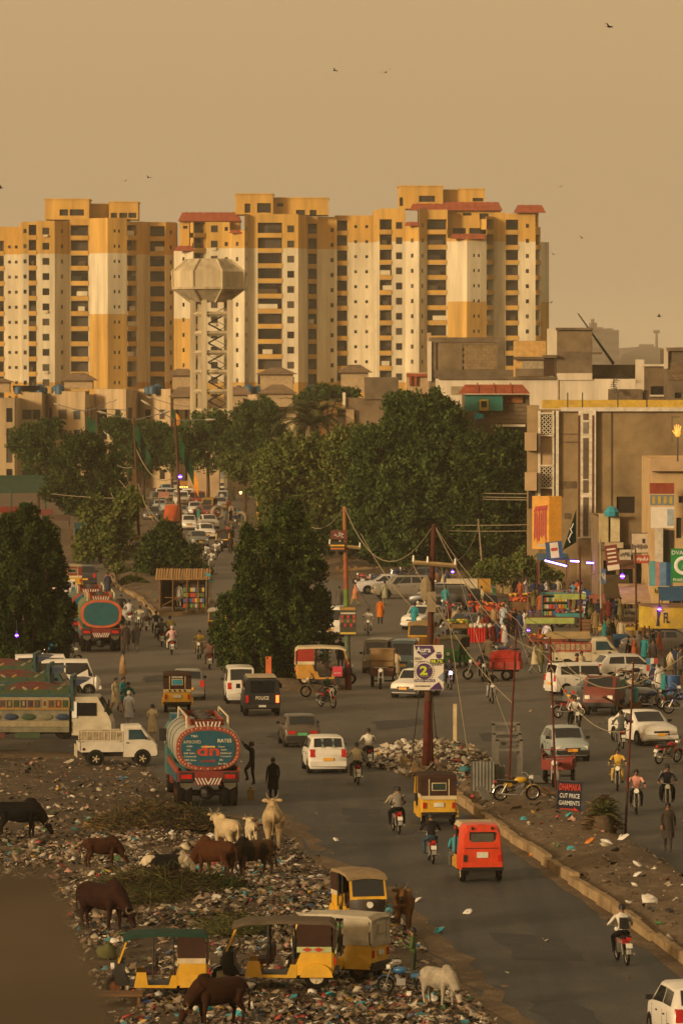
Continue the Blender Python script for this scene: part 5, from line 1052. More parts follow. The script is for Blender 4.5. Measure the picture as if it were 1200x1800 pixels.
o = putrick('open yellow rickshaw with a brown roof and red diamonds on its side', 482, 1748, 88, True, sca=1.04, roof=P((.11, .085, .06), .8), band=P((.36, .4, .2), .6), rim='cream')
o.scale[0] = 1.2
for x in (-.75, -1.0): 
 b = B(); b.prism([(x-.12, 1.0), (x, 1.06), (x+.12, 1.0), (x, .94)], .625, .632); part('diamond', b, 'red', o)
putrick('yellow rickshaw with a white canvas hood behind the brown-roofed one', 588, 1727, 66, True, sca=1.0, canvas=P((.42, .38, .3), .7), roof=P((.42, .38, .3), .7), rim='rust', rearglass=P((.4, .36, .28), .7), band=P((.38, .34, .27), .7))
putrick('tan-roofed yellow rickshaw facing the viewer beside a standing motorcycle', 652, 1654, 194, sca=.94, roof=P((.26, .19, .11), .8), cowl=P((.05, .04, .035), .5))
putrick('white-topped rickshaw facing the viewer beyond the conical tree', 380, 1120, 172, roof=P((.5, .47, .4), .7), cowl=P((.08, .05, .03), .5))
putrick('red and cream rickshaw parked side-on below the conical tree', 572, 1212, -88, True, sca=1.15, roof='cream', canvas=P((.3, .04, .03), .7), body=P((.45, .24, .03), .5), band='cream')
putrick('ochre rickshaw waiting behind the school banner', 733, 1150, 170, sca=1.05, roof=P((.35, .25, .12), .8), canvas=P((.3, .16, .03), .8), cowl=P((.3, .17, .03), .5))
putrick('green rickshaw half hidden by the school banner', 786, 1175, 165, body=P((.03, .22, .05), .5), roof=P((.2, .18, .1), .8), cowl=P((.03, .2, .05), .5))
putrick('yellow rickshaw in the far lane behind the second tanker', 128, 1040, 4, sca=1.15, roof=P((.3, .25, .16), .7), canvas=P((.2, .05, .03), .8))
putrick('small yellow rickshaw in the distant traffic queue', 390, 970, 172, sca=1.1)
putrick('rickshaw with a bright yellow front far up the road', 363, 905, 170, sca=1.1, roof=P((.35, .22, .05), .8))
RED = T('red_rickshaw', 2.7)
def red_parts():
 t = RED; w_ = .64
 S2 = lambda x, z0, z1, w0, w1: [(x, -w0, z0), (x, -w0*1.02, z0+.3), (x, -w1, z1-.16), (x, -w1*.82, z1), (x, 0, z1+.03), (x, w1*.82, z1), (x, w1, z1-.16), (x, w0*1.02, z0+.3), (x, w0, z0)]
 b = B(); b.loft([S2(-1.36, .44, 1.1, .6, .56), S2(-1.32, .4, 1.58, .62, .54), S2(-1.2, .38, 1.72, .64, .56), S2(-.5, .36, 1.74, .65, .58)]); bd = t.p('rear_body', b, 'body', smooth=True)
 b = B(); b.loft([S2(.55, .36, 1.72, .64, .57), S2(.85, .36, 1.55, .6, .52), S2(1.1, .36, 1.0, .46, .4), S2(1.28, .4, .8, .3, .26)]); t.p('front_body', b, 'body', smooth=True)
 b = B(); b.loft([[(x, -.58, 1.6), (x, -.5, 1.74), (x, .5, 1.74), (x, .58, 1.6)] for x in (-.5, .56)]); t.p('roof', b, P((.42, .36, .24), .7)); b = B(); b.box((.02, 0, .36), (1.1, 1.24, .1)); t.p('floor', b, 'dark')
 for sg in (1, -1): 
  b = B(); b.box((.02, sg*.62, .55), (1.06, .04, .4)); t.p('side_panel', b, 'side')
  b = B(); b.tube([(.05, sg*.62, .5), (.05, sg*.58, 1.62)], .03, 5); t.p('post', b, 'dark'); b = B(); b.box((-1.36, sg*.52, .74), (.06, .1, .2)); t.p('taillight', b, 'red_lens' if sg < 0 else 'dark'); b = B(); b.box((-1.39, sg*.45, .42), (.03, .12, .05)); t.p('reflector', b, P((.03, .4, .25), .3))
 b = B(); b.box((-1.325, 0, 1.36), (.06, .78, .33), Matrix.Rotation(-.12, 3, 'Y')); t.p('window_frame', b, 'black', bd); b = B(); b.box((-1.345, 0, 1.36), (.05, .7, .26), Matrix.Rotation(-.12, 3, 'Y')); t.p('rear_window', b, P((.1, .1, .08), .2), bd)
 b = B(); b.box((-1.375, 0, .84), (.03, .34, .17)); t.p('number_plate', b, 'plate_white'); b = B(); b.box((-1.36, 0, 1.04), (.02, 1.04, .02)); t.p('seam', b, 'dark', bd); b = B(); b.box((-1.4, 0, .42), (.06, 1.26, .1)); t.p('bumper', b, 'black'); b = B(); b.box((-.9, 0, .3), (.9, .8, .25)); t.p('engine', b, 'dark')
 for sg in (1, -1): 
  b = B(); b.cyl((-1.3, sg*.3, 1.66), (-1.37, sg*.3, 1.62), .035, n=8); t.p('hinge', b, 'black', bd)
 b = B(); b.box((-.75, 0, .72), (.5, 1.05, .14)); t.p('seat', b, 'dark'); wheel_parts(t, 1.05, 0, .26, .13, 'cream'); wheel_parts(t, -.95, .55, .27, .15, 'cream'); wheel_parts(t, -.95, -.55, .27, .15, 'cream')
red_parts()
p = near_end(847, 1552, 2.7*1.05, 7); RED.place('bright red enclosed rickshaw with a white number plate', 'auto rickshaw', (p.x, p.y, .008), rz(7), cm={'body': P((.52, .05, .012), .4, dust=.15), 'side': P((.5, .28, .03), .5)}, sca=1.07)
p = near_end(300, 925, 2.7, 172); RED.place('orange enclosed rickshaw far up the road', 'auto rickshaw', (p.x, p.y, .008), rz(172), cm={'body': P((.5, .1, .02), .5), 'side': 'yellow'}, sca=1.3)
def tanker():
 t = T('tanker_truck', 8.6); n = 20
 def ov(x, a, c, zc, e=2.6): return [(x, a*abs(math.cos(q))**(2/e)*(1 if math.cos(q) > 0 else -1), zc+c*abs(math.sin(q))**(2/e)*(1 if math.sin(q) > 0 else -1)) for q in [2*math.pi*i/n for i in range(n)]]
 b = B(); b.loft([ov(-4.28, 1.2, .84, 2.25), ov(-4.2, 1.24, .88, 2.25), ov(2.1, 1.24, .88, 2.25), ov(2.18, 1.2, .84, 2.25)]); tk_ = t.p('tank', b, 'tank', smooth=True)
 b = B(); b.loft([ov(-4.32, 1.2, .83, 2.25), ov(-4.27, 1.21, .84, 2.25)]); t.p('rear_rim', b, 'rim_paint', tk_); b = B(); b.loft([ov(-4.35, 1.02, .68, 2.25), ov(-4.31, 1.03, .69, 2.25)]); t.p('rear_panel', b, 'panel', tk_)
 for x in (-2.4, -.6, 1.2):
  b = B(); b.loft([ov(x-.06, 1.26, .9, 2.25), ov(x+.06, 1.26, .9, 2.25)]); t.p('band', b, 'stripe', tk_)
 pts = [(-3.6, -.62, 3.16), (-3.6, .62, 3.16), (1.5, .62, 3.16), (1.5, -.62, 3.16), (-3.6, -.62, 3.16)]
 b = B(); b.loft([[(x-.0, y-.03, z-.08), (x, y+.03, z-.08), (x, y+.03, z+.14), (x, y-.03, z+.14)] for x, y, z in pts]); t.p('roof_coaming', b, 'rim_paint')
 for x in (-2.6, -.9, .8):
  b = B(); b.cyl((x, 0, 3.08), (x, 0, 3.3), .32, .3, 14); b.cyl((x, 0, 3.3), (x, 0, 3.36), .2, .15, 10); t.p('hatch', b, 'iron')
 for y in (-.78, .78):
  b = B(); b.tube([(-3.9, y, 3.0), (-3.7, y, 3.42), (1.6, y, 3.42), (1.8, y, 3.0)], .04, 5); t.p('railing', b, 'cream')
 b = B(); b.box((-4.1, 0, 3.14), (.3, 1.0, .22)); t.p('rear_crest', b, 'panelred')
 for k in range(7): 
  b = B(); b.box((-4.26, -.42+k*.14, 3.14), (.03, .05, .24), Matrix.Rotation(R(18 if k < 3 else -18 if k > 3 else 0), 3, 'X')); t.p('chevron', b, 'plate_white')
 for y in (-.45, .45): 
  b = B(); b.box((-.2, y, 1.2), (8.2, .16, .3)); t.p('chassis_beam', b, 'dark')
 b = B(); b.box((-4.25, 0, 1.2), (.2, 2.3, .4)); t.p('rear_beam', b, 'panelred'); b = B(); b.box((-4.37, 0, 1.02), (.04, .95, .3)); t.p('warning_board', b, 'panelred')
 for k in range(8): 
  b = B(); b.box((-4.4, -.42+k*.12, 1.02), (.02, .04, .28), Matrix.Rotation(R(28 if k < 4 else -28), 3, 'X')); t.p('chevron', b, 'plate_white')
 for sg in (1, -1):
  b = B(); b.box((-4.36, sg*.82, 1.16), (.08, .5, .4)); t.p('lamp_panel', b, 'dark'); b = B(); b.box((-4.4, sg*.82, 1.2), (.05, .4, .16)); t.p('taillight', b, 'red_lens'); b = B(); b.prismx([(sg*.82-.25, 1.0), (sg*.82+.25, 1.0), (sg*.82+.22, .82), (sg*.82, .7), (sg*.82-.22, .82)], -4.4, -4.34); t.p('mudflap', b, P((.1, .09, .07), .7))
  b = B(); b.box((-1.0, sg*1.16, 1.42), (6.2, .1, .22)); t.p('side_board', b, 'rim_paint'); b = B(); b.box((-1.2, sg*1.16, 1.12), (5.8, .06, .32)); t.p('side_skirt', b, 'panel')
  b = B(); b.box((.7, sg*.95, .85), (1.2, .4, .5)); t.p('fuel_tank', b, 'panelred')
  b = B(); b.box((3.95, sg*1.3, 2.2), (.08, .22, .5)); t.p('mirror', b, 'dark')
  b = B(); b.box((4.32, sg*.85, 1.0), (.08, .3, .24)); t.p('headlight', b, 'lamp'); b = B(); b.box((3.3, sg*1.2, 2.2), (.8, .04, .6)); t.p('side_window', b, 'glass')
 b = B(); b.loft([[(x, -1.18, .75), (x, -1.18, z-.2), (x, -1.05, z), (x, 1.05, z), (x, 1.18, z-.2), (x, 1.18, .75)] for x, z in ((2.35, 2.75), (4.0, 2.75), (4.3, 2.5))]); t.p('cab', b, 'cab'); b = B(); b.loft([[(x, -1.0, z), (x, 1.0, z), (x+.3, 1.0, z+.3), (x+.3, -1.0, z+.3)] for x, z in ((2.6, 2.76), (3.9, 2.76))]); t.p('cab_crown', b, 'panel')
 b = B(); b.box((4.2, 0, 2.1), (.12, 2.0, .7)); t.p('windscreen', b, 'glass'); b = B(); b.box((4.34, 0, .7), (.14, 2.3, .3)); t.p('bumper', b, 'rim_paint'); b = B(); b.box((4.31, 0, 1.35), (.06, 1.4, .4)); t.p('grille', b, 'dark')
 for x, dual in ((-3.25, 1), (-2.05, 1), (3.1, 0)):
  for sg in (1, -1):
   wheel_parts(t, x, sg*1.02, .5, .27, 'rim_paint')
   if dual: wheel_parts(t, x, sg*.7, .5, .27, 'dark')
 b = B(); b.tube([(-3.25, -1, .5), (-3.25, 1, .5)], .12, 6); b.ell((-3.25, 0, .5), (.3, .3, .28), 8, 6); t.p('rear_axle', b, 'dark')
 return t
TANKER = tanker()
BLU = P((.012, .085, .12), .45, var=.3, dust=.15)
def tmap(**k):
 m = {'tank': P((.3, .27, .22), .45, var=.35, sc=1, dust=.3), 'rim_paint': P((.27, .055, .03), .55, var=.5, sc=7), 'panel': BLU, 'stripe': P((.03, .14, .14), .5), 'panelred': P((.17, .022, .016), .55), 'cab': P((.03, .13, .12), .5, var=.4, sc=4)}; m.update(k); return m
p = near_end(366, 1421, 8.6, 5); tA = TANKER.place('ornate tanker lorry with blue rear panel and painted lettering', 'tanker', (p.x, p.y, .008), rz(5), 'painted water tankers', tmap(), sca=1.0)
def lett(root, txt, y, z, w_, h_, col, tilt=0, bold=.015, x=-4.365, parent=None):
 f = fit_text('lettering', txt, P(col, .6, dust=.15), root, 0, 0, w_, h_, bold=bold)
 if f: f.rotation_euler = (tilt, 0, R(-90)); f.rotation_mode = 'XYZ'; f.location = (x, -y, z)
 return f
CRW = (.5, .47, .36)
lett(tA, 'TMA', -.52, 2.72, .26, .09, CRW); lett(tA, 'APPROVED', -.6, 2.5, .66, .14, CRW, .35); lett(tA, 'RATES', .62, 2.55, .52, .15, CRW, -.3); lett(tA, '1000', -.7, 2.34, .22, .06, CRW); lett(tA, 'RS.', -.72, 2.2, .16, .06, CRW); lett(tA, '6000 Gallon', -.7, 2.08, .44, .07, CRW)
lett(tA, 'Commercial', -.68, 1.96, .46, .07, CRW); lett(tA, '5000 Gallon', -.66, 1.82, .44, .07, CRW); lett(tA, 'RS.', -.7, 1.7, .16, .06, CRW); lett(tA, 'Town', .5, 2.32, .26, .06, CRW); lett(tA, 'KMC', .6, 2.2, .22, .06, CRW); lett(tA, 'Additional', .66, 2.08, .42, .07, CRW); lett(tA, 'Transport', .66, 1.95, .42, .07, CRW); lett(tA, 'RS.', .5, 1.82, .14, .07, CRW); lett(tA, 'Per Km', .56, 1.68, .36, .07, CRW)
f = lett(tA, 'dn', 0, 2.18, .86, .4, (.42, .05, .02), bold=.03); lett(tA, 'OM WATER', .0, 1.78, .56, .09, (.4, .06, .03))
b = B(); b.box((-4.37, .0, 2.32), (.014, .52, .06)); part('lettering_bar', b, P((.5, .33, .12), .6), tA)
b = B()
for k in range(40):                                              # scalloped ornament round the rear rim
 q = 2*math.pi*k/40; e = 2.6; y = 1.12*abs(math.cos(q))**(2/e)*(1 if math.cos(q) > 0 else -1); z = 2.25+.77*abs(math.sin(q))**(2/e)*(1 if math.sin(q) > 0 else -1)
 bq = B(); bq.ell((-4.325, y, z), (.02, .035, .035), 6, 4); part('ornament', bq, P((.5, .3, .2), .6), tA)
p = near_end(178, 1147, 8.6, 4); TANKER.place('tanker lorry with an orange-rimmed teal rear, hindmost of the pair', 'tanker', (p.x, p.y, .008), rz(4), 'painted water tankers', tmap(rim_paint=P((.42, .1, .04), .55), panel=P((.012, .1, .12), .45), tank=P((.05, .12, .06), .5, dust=.2), stripe=P((.3, .25, .08), .5)))
p = near_end(160, 1131, 8.6, 4); TANKER.place('tanker lorry seen over the teal-rumped tanker ahead', 'tanker', (p.x, p.y, .008), rz(4), 'painted water tankers', tmap(rim_paint=P((.3, .07, .05), .55), panel=P((.01, .12, .16), .45), tank=P((.08, .1, .05), .5)))
ORN = [P(c, .55, var=.35, sc=6, dust=.25) for c in ((.1, .02, .014), (.012, .06, .06), (.24, .14, .03), (.03, .06, .02), (.24, .2, .12), (.012, .03, .07), (.13, .04, .016))]
PALE = P((.15, .14, .085), .6, var=.5, sc=3, dust=.3)
def lorry(seed, top=2.9):
 t = T('painted_lorry', 8.4); rr = random.Random(seed); L0, L1 = -4.2, 2.4
 b = B(); b.box((-.9, 0, 1.5), (6.6, 2.36, .9)); t.p('load_bed', b, 'bed')
 for sg in (1, -1):
  y = sg*1.22
  for i, (z, hh, k) in enumerate(((1.05, .22, PALE), (1.3, .25, ORN[4]), (1.95, .1, ORN[2]), (2.38, .12, ORN[4]), (2.52, .14, ORN[1]), (2.7, .2, ORN[3]))):
   if z < top: b = B(); b.box((-.9, y, z), (6.6, .06+.01*(i % 2), hh)); t.p('rail_board', b, k)
  for i in range(22):
   x = -4.05+i*.3; b = B(); b.box((x, y, 2.17), (.24, .05, .34)); pn = t.p('side_panel', b, ORN[(i*2+seed+rr.randrange(2)) % 7])
   b = B(); b.box((x, y+sg*.03, 2.17), (.1, .03, .2)); t.p('panel_ornament', b, ORN[(i+3) % 7], pn)
   b = B(); b.box((x+.15, y, 2.17), (.05, .09, .38)); t.p('stake', b, ORN[2])
  for i in range(9):
   x = -3.8+i*.74; b = B(); b.ell((x, y, 1.6), (.32, .03, .14), 8, 6); t.p('painted_oval', b, [ORN[3], PALE, ORN[5]][i % 3])
  b = B(); b.prism([(-3.6+2.6*q, 2.78+.2*math.sin(math.pi*q)) for q in [i/8 for i in range(9)]]+[(-1.0, 2.74), (-3.6, 2.74)], y-.03, y+.03); t.p('side_crest', b, ORN[1]); b = B(); b.prism([(-.6+2.6*q, 2.78+.2*math.sin(math.pi*q)) for q in [i/8 for i in range(9)]]+[(2.0, 2.74), (-.6, 2.74)], y-.03, y+.03); t.p('side_crest', b, ORN[0])
  for i in range(12):
   b = B(); b.ell((-3.5+i*.5, y+sg*.02, 2.82 if i % 5 else 2.7), (.16, .03, .06), 8, 6, M=Matrix.Rotation(.5*(-1)**i, 3, 'Y')); t.p('crest_ornament', b, [ORN[4], ORN[2], ORN[1], PALE][i % 4])
  b = B(); b.prism([(-3.0, .95), (-2.8, 1.3), (-1.8, 1.3), (-1.55, .95), (-1.7, .95), (-1.9, 1.18), (-2.7, 1.18), (-2.85, .95)], y-.05, y+.05); t.p('wheel_arch', b, PALE)
  for x0 in (-3.9, -.9, .6): 
   b = B(); b.box((x0, sg*1.12, .82), (1.1, .1, .26)); t.p('skirt_board', b, ORN[(int(x0*3)+seed) % 7])
  b = B(); b.box((3.1, sg*1.13, 1.92), (.9, .04, .56)); t.p('cab_window', b, 'glass'); b = B(); b.box((3.95, sg*1.32, 2.0), (.06, .2, .36)); t.p('mirror', b, 'dark'); b = B(); b.box((2.62, sg*1.14, 1.9), (.2, .05, .7)); t.p('name_strip', b, 'white')
 b = B(); b.box((2.5, 0, 2.6), (.14, 2.4, 1.5)); t.p('headboard', b, ORN[1]); b = B(); b.prism([(2.5, 2.9), (2.7, 2.9), (3.2, 3.15), (2.9, 3.2), (2.5, 3.2)], -1.1, 1.1); t.p('crown_board', b, ORN[5])
 b = B(); b.loft([[(x, -1.1, z0), (x, -1.1, z1), (x, 1.1, z1), (x, 1.1, z0)] for x, z0, z1 in ((2.5, .8, 2.45), (3.6, .8, 2.45), (4.1, .8, 1.6), (4.2, .8, 1.3))]); t.p('cab', b, 'cab'); b = B(); b.loft([[(x, -.98, z), (x+.05, -.98, z), (x+.05, .98, z), (x, .98, z)] for x, z in ((4.08, 1.65), (3.63, 2.38))]); t.p('windscreen', b, 'glass')
 for sg in (1, -1):
  b = B(); b.box((4.2, sg*.8, 1.05), (.08, .3, .24)); t.p('headlight', b, 'lamp')
 b = B(); b.box((4.22, 0, .75), (.16, 2.3, .26)); t.p('bumper', b, ORN[0]); b = B(); b.box((-.5, 0, .95), (7, .9, .25)); t.p('chassis', b, 'dark'); b = B(); b.box((-1, 0, 2.0), (6.3, 2.2, .3)); t.p('cargo_floor', b, 'dark')
 for x in (-2.3, 3.2):
  for sg in (1, -1): wheel_parts(t, x, sg*.98, .5, .28, 'dark')
 return t
for i, (px, py, lb) in enumerate(((28, 1322, 'painted lorry with a white cab beside the white pickup'), (-8, 1296, 'painted lorry with a red crest in the middle of the parked row'), (-28, 1272, 'painted lorry with a black rail, hindmost of the parked row'))):
 g = G(px, py); LR = lorry(i+2); LR.place(lb, 'lorry', (g.x, g.y, .008), rz(-91-i), 'painted lorries parked in a row', {'bed': [P((.16, .15, .1), .6, var=.5, sc=3), ORN[0], ORN[5]][i], 'cab': [P((.42, .38, .28), .5), ORN[6], ORN[1]][i]})
PK = T('pickup', 3.25)
def pickup_parts():
 t = PK
 b = B(); b.loft([[(x, -.69, z0), (x, -.69, z1-.1), (x, -.6, z1), (x, .6, z1), (x, .69, z1-.1), (x, .69, z0)] for x, z0, z1 in ((.22, .36, 1.66), (.95, .36, 1.68), (1.3, .4, 1.25), (1.55, .4, .98), (1.62, .45, .7))]); t.p('cab', b, 'paint', smooth=True)
 b = B(); b.add([(1.32, -.56, 1.24), (1.32, .56, 1.24), (1.0, .52, 1.64), (1.0, -.52, 1.64)], [(0, 1, 2, 3)]); t.p('windscreen', b, 'glass')
 b = B(); b.box((-.68, 0, .62), (1.78, 1.36, .1)); t.p('load_floor', b, 'paint')
 for sg in (1, -1):
  b = B(); b.box((-.68, sg*.67, .78), (1.78, .04, .4)); t.p('side_panel', b, 'paint'); b = B(); b.prism([(.42, 1.08), (.42, 1.5), (.95, 1.5), (1.2, 1.1)], sg*.69, sg*.7); t.p('side_window', b, P((.03, .07, .09), .12)); b = B(); b.box((.38, sg*.7, .95), (.12, .03, .04)); t.p('door_handle', b, 'dark'); b = B(); b.box((1.12, sg*.78, 1.15), (.06, .14, .12)); t.p('mirror', b, 'dark'); b = B(); b.box((1.58, sg*.5, .8), (.1, .22, .16)); t.p('headlight', b, 'lamp'); b = B(); b.cyl((-1.45, sg*.67, .7), (-1.45, sg*.71, .7), .06, n=10); t.p('filler_cap', b, 'dark'); b = B(); b.box((-1.58, sg*.55, .72), (.04, .1, .2)); t.p('taillight', b, 'red_lens')
  for z in (1.05, 1.42): 
   b = B(); b.tube([(-1.55, sg*.66, z), (.18, sg*.66, z)], .022, 5); t.p('rail', b, 'rail')
  for k in range(8): 
   b = B(); b.tube([(-1.54+k*.245, sg*.66, .96), (-1.54+k*.245, sg*.66, 1.44)], .018, 5); t.p('rail_bar', b, 'rail')
  b = B(); b.box((-.68, sg*.645, 1.24), (1.7, .02, .3)); t.p('worn_board', b, P((.36, .3, .2), .8, var=.7, sc=7))
 b = B(); b.box((-1.62, 0, .8), (.04, 1.3, .36)); t.p('tailgate', b, 'paint')
 for k in range(3): 
  b = B(); b.tube([(-1.72, -.5+k*.5, .35), (-1.72, -.5+k*.5, .85)], .025, 5); t.p('hanging_bar', b, 'rail')
 b = B(); b.box((1.62, 0, .48), (.1, 1.36, .16)); t.p('bumper', b, 'dark'); b = B(); b.box((0, 0, .44), (2.9, .8, .14)); t.p('chassis', b, 'dark')
 for x in (1.0, -.95):
  for sg in (1, -1):
   b = B(); b.cyl((x, sg*.5, .33), (x, sg*.695, .33), .36, n=16); t.p('wheel_arch', b, 'black'); wheel_parts(t, x, sg*.63, .29, .17, 'cream')
pickup_parts()
g = G(206, 1345); PK.place('small white pickup with a slatted load bed, parked before the painted lorries', 'pickup', (g.x, g.y, .03), rz(-82), 'small pickups', {'paint': P((.56, .52, .44), .45, var=.25, sc=2, dust=.3), 'rail': P((.5, .44, .34), .6)})
g = G(1028, 1182); PK.place('white pickup loaded under a tan cover behind the parked white cars', 'pickup', (g.x, g.y, .01), rz(-86), 'small pickups', {'paint': P((.5, .44, .32), .5), 'rail': 'red'}, sca=1.15)
b = B(); b.loft([[(x, -.75, 1.95), (x, -.2, 2.25), (x, .75, 2.1), (x, .75, 2.0), (x, -.75, 1.88)] for x in (-2.1, -1, 0, .2)]); o = thing('cover_sheet', b, P((.34, .25, .13), .85), 'tan cover sheet over the load of the white pickup', 'cover', loc=(g.x, g.y, .0), rot=(0, 0, rz(-86)))
PK.place('rust-red pickup with a teal rack nosed toward the viewer', 'pickup', V((*near_end(1052, 1258, 3.25, 168)[:2], .01)), rz(168), 'small pickups', {'paint': P((.16, .04, .025), .5), 'rail': P((.01, .25, .22), .5)}, sca=1.1)
TR = [
 (HATCHO, 'white hatchback with a yellow plate turning beneath the school banner', 708, 1228, 158, WH, {'plate': 'plate_yellow', 'bump': 'dark'}),
 (HATCH, 'white hatchback facing the viewer near the man in orange', 722, 1108, 155, WH, {}),
 (SEDAN, 'dark car with a wide windscreen behind the leaning pole', 790, 1122, 150, (.06, .06, .055), {}),
 (SEDAN, 'long black saloon parked side-on beyond the man in orange', 760, 1072, 104, (.02, .02, .02), {}),
 (SUV, 'silver off-road car parked with its flank to the viewer', 655, 1052, 100, (.22, .2, .16), {}),
 (SEDAN, 'pale saloon with a red lamp parked behind the banded power pole', 625, 1044, 96, (.42, .4, .4), {}),
 (SEDAN, 'dark saloon parked behind the silver off-road car', 690, 1030, 92, (.05, .05, .07), {}),
 (VAN, 'white van nose showing from behind the conical tree', 580, 1120, 168, WH, {}),
 (VAN, 'green-fronted minivan behind the cargo motorcycle', 658, 1184, 172, (.2, .17, .11), {}),
 (VAN, 'blue-windowed minivan behind the man in cream', 706, 1186, 175, (.12, .2, .24), {}),
 (KEI, 'boxy white minicar beside the grey saloon', 965, 1222, -68, WH, {}),
 (SEDAN, 'grey saloon with one red lamp parked nearest the boxy white car', 1000, 1245, -70, (.12, .12, .115), {}),
 (HATCH, 'white hatchback parked behind the boxy white minicar', 1045, 1200, -75, (.5, .48, .44), {}),
 (HATCHO, 'blue-bonneted hatchback coming toward the viewer', 1006, 1340, 188, (.3, .34, .33), {'bump': 'dark'}),
 (SEDAN, 'white saloon with a dark grille coming past the shops', 1162, 1312, 198, WH, {}),
 (HATCH, 'beige round-nosed car cut by the frame near the shops', 1206, 1342, -80, (.4, .34, .22), {}),
 (SEDAN, 'white saloon parked side-on beside the tankers', 110, 1098, -80, WH, {}),
 (SUV, 'dark van with a red lamp ahead of the tankers', 150, 1034, 4, (.04, .04, .05), {}),
 (VAN, 'white van roof showing over the painted lorries', 62, 1222, -85, WH, {}),
 (VAN, 'second white van showing over the painted lorries', 22, 1212, -85, WH, {}),
 (SUV, 'white off-road car at the head of the distant queue', 368, 858, 205, WH, {}),
 (SEDAN, 'dark red car in the distant queue', 374, 912, 200, (.18, .03, .02), {}),
 (HATCH, 'white hatchback nearest in the distant queue', 366, 948, 190, WH, {}),
 (HATCH, 'white hatchback beside the bollard in the distant queue', 333, 932, 184, WH, {}),
 (HATCHO, 'pale car just ahead of the orange rickshaw', 279, 900, 176, (.38, .42, .44), {}),
 (HATCH, 'white car in the middle of the distant queue', 342, 906, 180, WH, {}),
 (SEDAN, 'grey car behind the nearest white hatchback of the queue', 352, 962, 188, (.13, .13, .11), {}),
 (SUV, 'dark car in the shade of the olive tree', 265, 918, 176, (.06, .06, .05), {}),
 (HATCH, 'pale blue car far up the road', 378, 880, 195, (.3, .36, .4), {}),
 (VAN, 'white van far up the road', 330, 885, 182, WH, {}),
 (HATCH, 'silver car tucked behind the dark red car', 395, 897, 205, (.3, .28, .24), {}),
 (SEDAN, 'white saloon at the back of the distant queue', 400, 868, 205, WH, {}),
 (HATCH, 'white car in the distance beside the lit stall', 348, 862, 180, WH, {}),
]
for t, lb, px, py, h, col, k in TR: putcar(t, lb, 'car', px, py, h, col, **k)
CT_ = T('cargo_tricycle', 3.0)
def cargo_parts():
 t = CT_; b = B(); b.box((-.7, 0, .62), (1.6, 1.2, .05)); t.p('load_floor', b, 'paint')
 for sg in (1, -1): 
  b = B(); b.box((-.7, sg*.6, .82), (1.6, .03, .38)); t.p('side_board', b, 'paint')
  for x in (-1.3, -.7, -.1): b = B(); b.box((x, sg*.625, .82), (.04, .03, .4)); t.p('side_rib', b, 'dark')
  b = B(); b.tube([(-1.48, sg*.6, 1.0), (-1.4, sg*.6, 1.2), (.0, sg*.6, 1.2), (.08, sg*.6, 1.0)], .02, 5); t.p('top_rail', b, 'paint')
 for x in (-1.5, .1): b = B(); b.box((x, 0, .82), (.03, 1.2, .38)); t.p('end_board', b, 'paint')
 b = B(); b.tube([(.1, -.6, 1.05), (.1, -.6, 1.4), (.1, .6, 1.4), (.1, .6, 1.05)], .022, 5); t.p('headache_rack', b, 'paint')
 b = B(); b.tube([(-1.4, 0, .5), (.3, 0, .5), (.7, 0, .62), (1.15, 0, .95)], .05, 6); t.p('frame', b, 'dark'); b = B(); b.ell((.72, 0, .86), (.3, .15, .16), 10, 8); t.p('fuel_tank', b, 'tank', smooth=True); b = B(); b.box((.32, 0, .86), (.45, .3, .1)); t.p('seat', b, 'black'); b = B(); b.box((.6, 0, .45), (.45, .3, .35)); t.p('engine', b, 'steel')
 for sg in (1, -1): b = B(); b.tube([(1.1, sg*.1, 1.0), (1.35, sg*.1, .3)], .03, 6); t.p('fork', b, 'chrome')
 b = B(); b.tube([(.95, -.38, 1.1), (1.1, -.15, 1.1), (1.1, .15, 1.1), (.95, .38, 1.1)], .02, 5); t.p('handlebar', b, 'chrome'); b = B(); b.cyl((1.15, 0, .98), (1.27, 0, .97), .09, .11, 12); t.p('headlight', b, 'lamp')
 wheel_parts(t, 1.35, 0, .29, .12, 'steel', rimr=.7); wheel_parts(t, -.8, .55, .3, .14, 'steel'); wheel_parts(t, -.8, -.55, .3, .14, 'steel'); b = B(); b.tube([(-.8, -.55, .3), (-.8, .55, .3)], .05, 6); t.p('axle', b, 'dark')
cargo_parts()
for lb, px, py, h, c in (('empty red cargo tricycle before the blue-bonneted hatchback', 972, 1385, 172, (.25, .03, .02)), ('red cargo tricycle with a red cover beside the market', 915, 1196, 80, (.4, .03, .02)), ('dark cargo tricycle with a tan screen beside the minivans', 668, 1212, 176, (.12, .05, .03))):
 p = near_end(px, py, 3.0, h); CT_.place(lb, 'tricycle', (p.x, p.y, .008), rz(h), 'cargo tricycles', {'paint': P(c, .5, var=.4), 'tank': P((.3, .03, .03), .4)})
g = near_end(915, 1196, 3.0, 80); b = B(); b.loft([[(x, -.58, .9), (x, -.55, z), (x, .55, z), (x, .58, .9)] for x, z in ((-1.45, 1.5), (-.7, 1.62), (.05, 1.5))]); thing('cargo_cover', b, P((.4, .03, .025), .7, var=.5, sc=5), 'red cloth cover over the cargo tricycle load', 'cover', loc=(g.x, g.y, .01), rot=(0, 0, rz(80)))
g = near_end(668, 1212, 3.0, 176); b = B(); b.loft([[(x, -.62, 1.1), (x, -.6, 1.95), (x, .6, 1.95), (x, .62, 1.1)] for x in (-.9, .05)]); b.box((-.45, 0, 1.98), (1.1, 1.3, .05)); thing('tricycle_hood', b, P((.3, .2, .1), .85), 'tan hood on the cargo tricycle beside the minivans', 'hood', loc=(g.x, g.y, .01), rot=(0, 0, rz(176)))
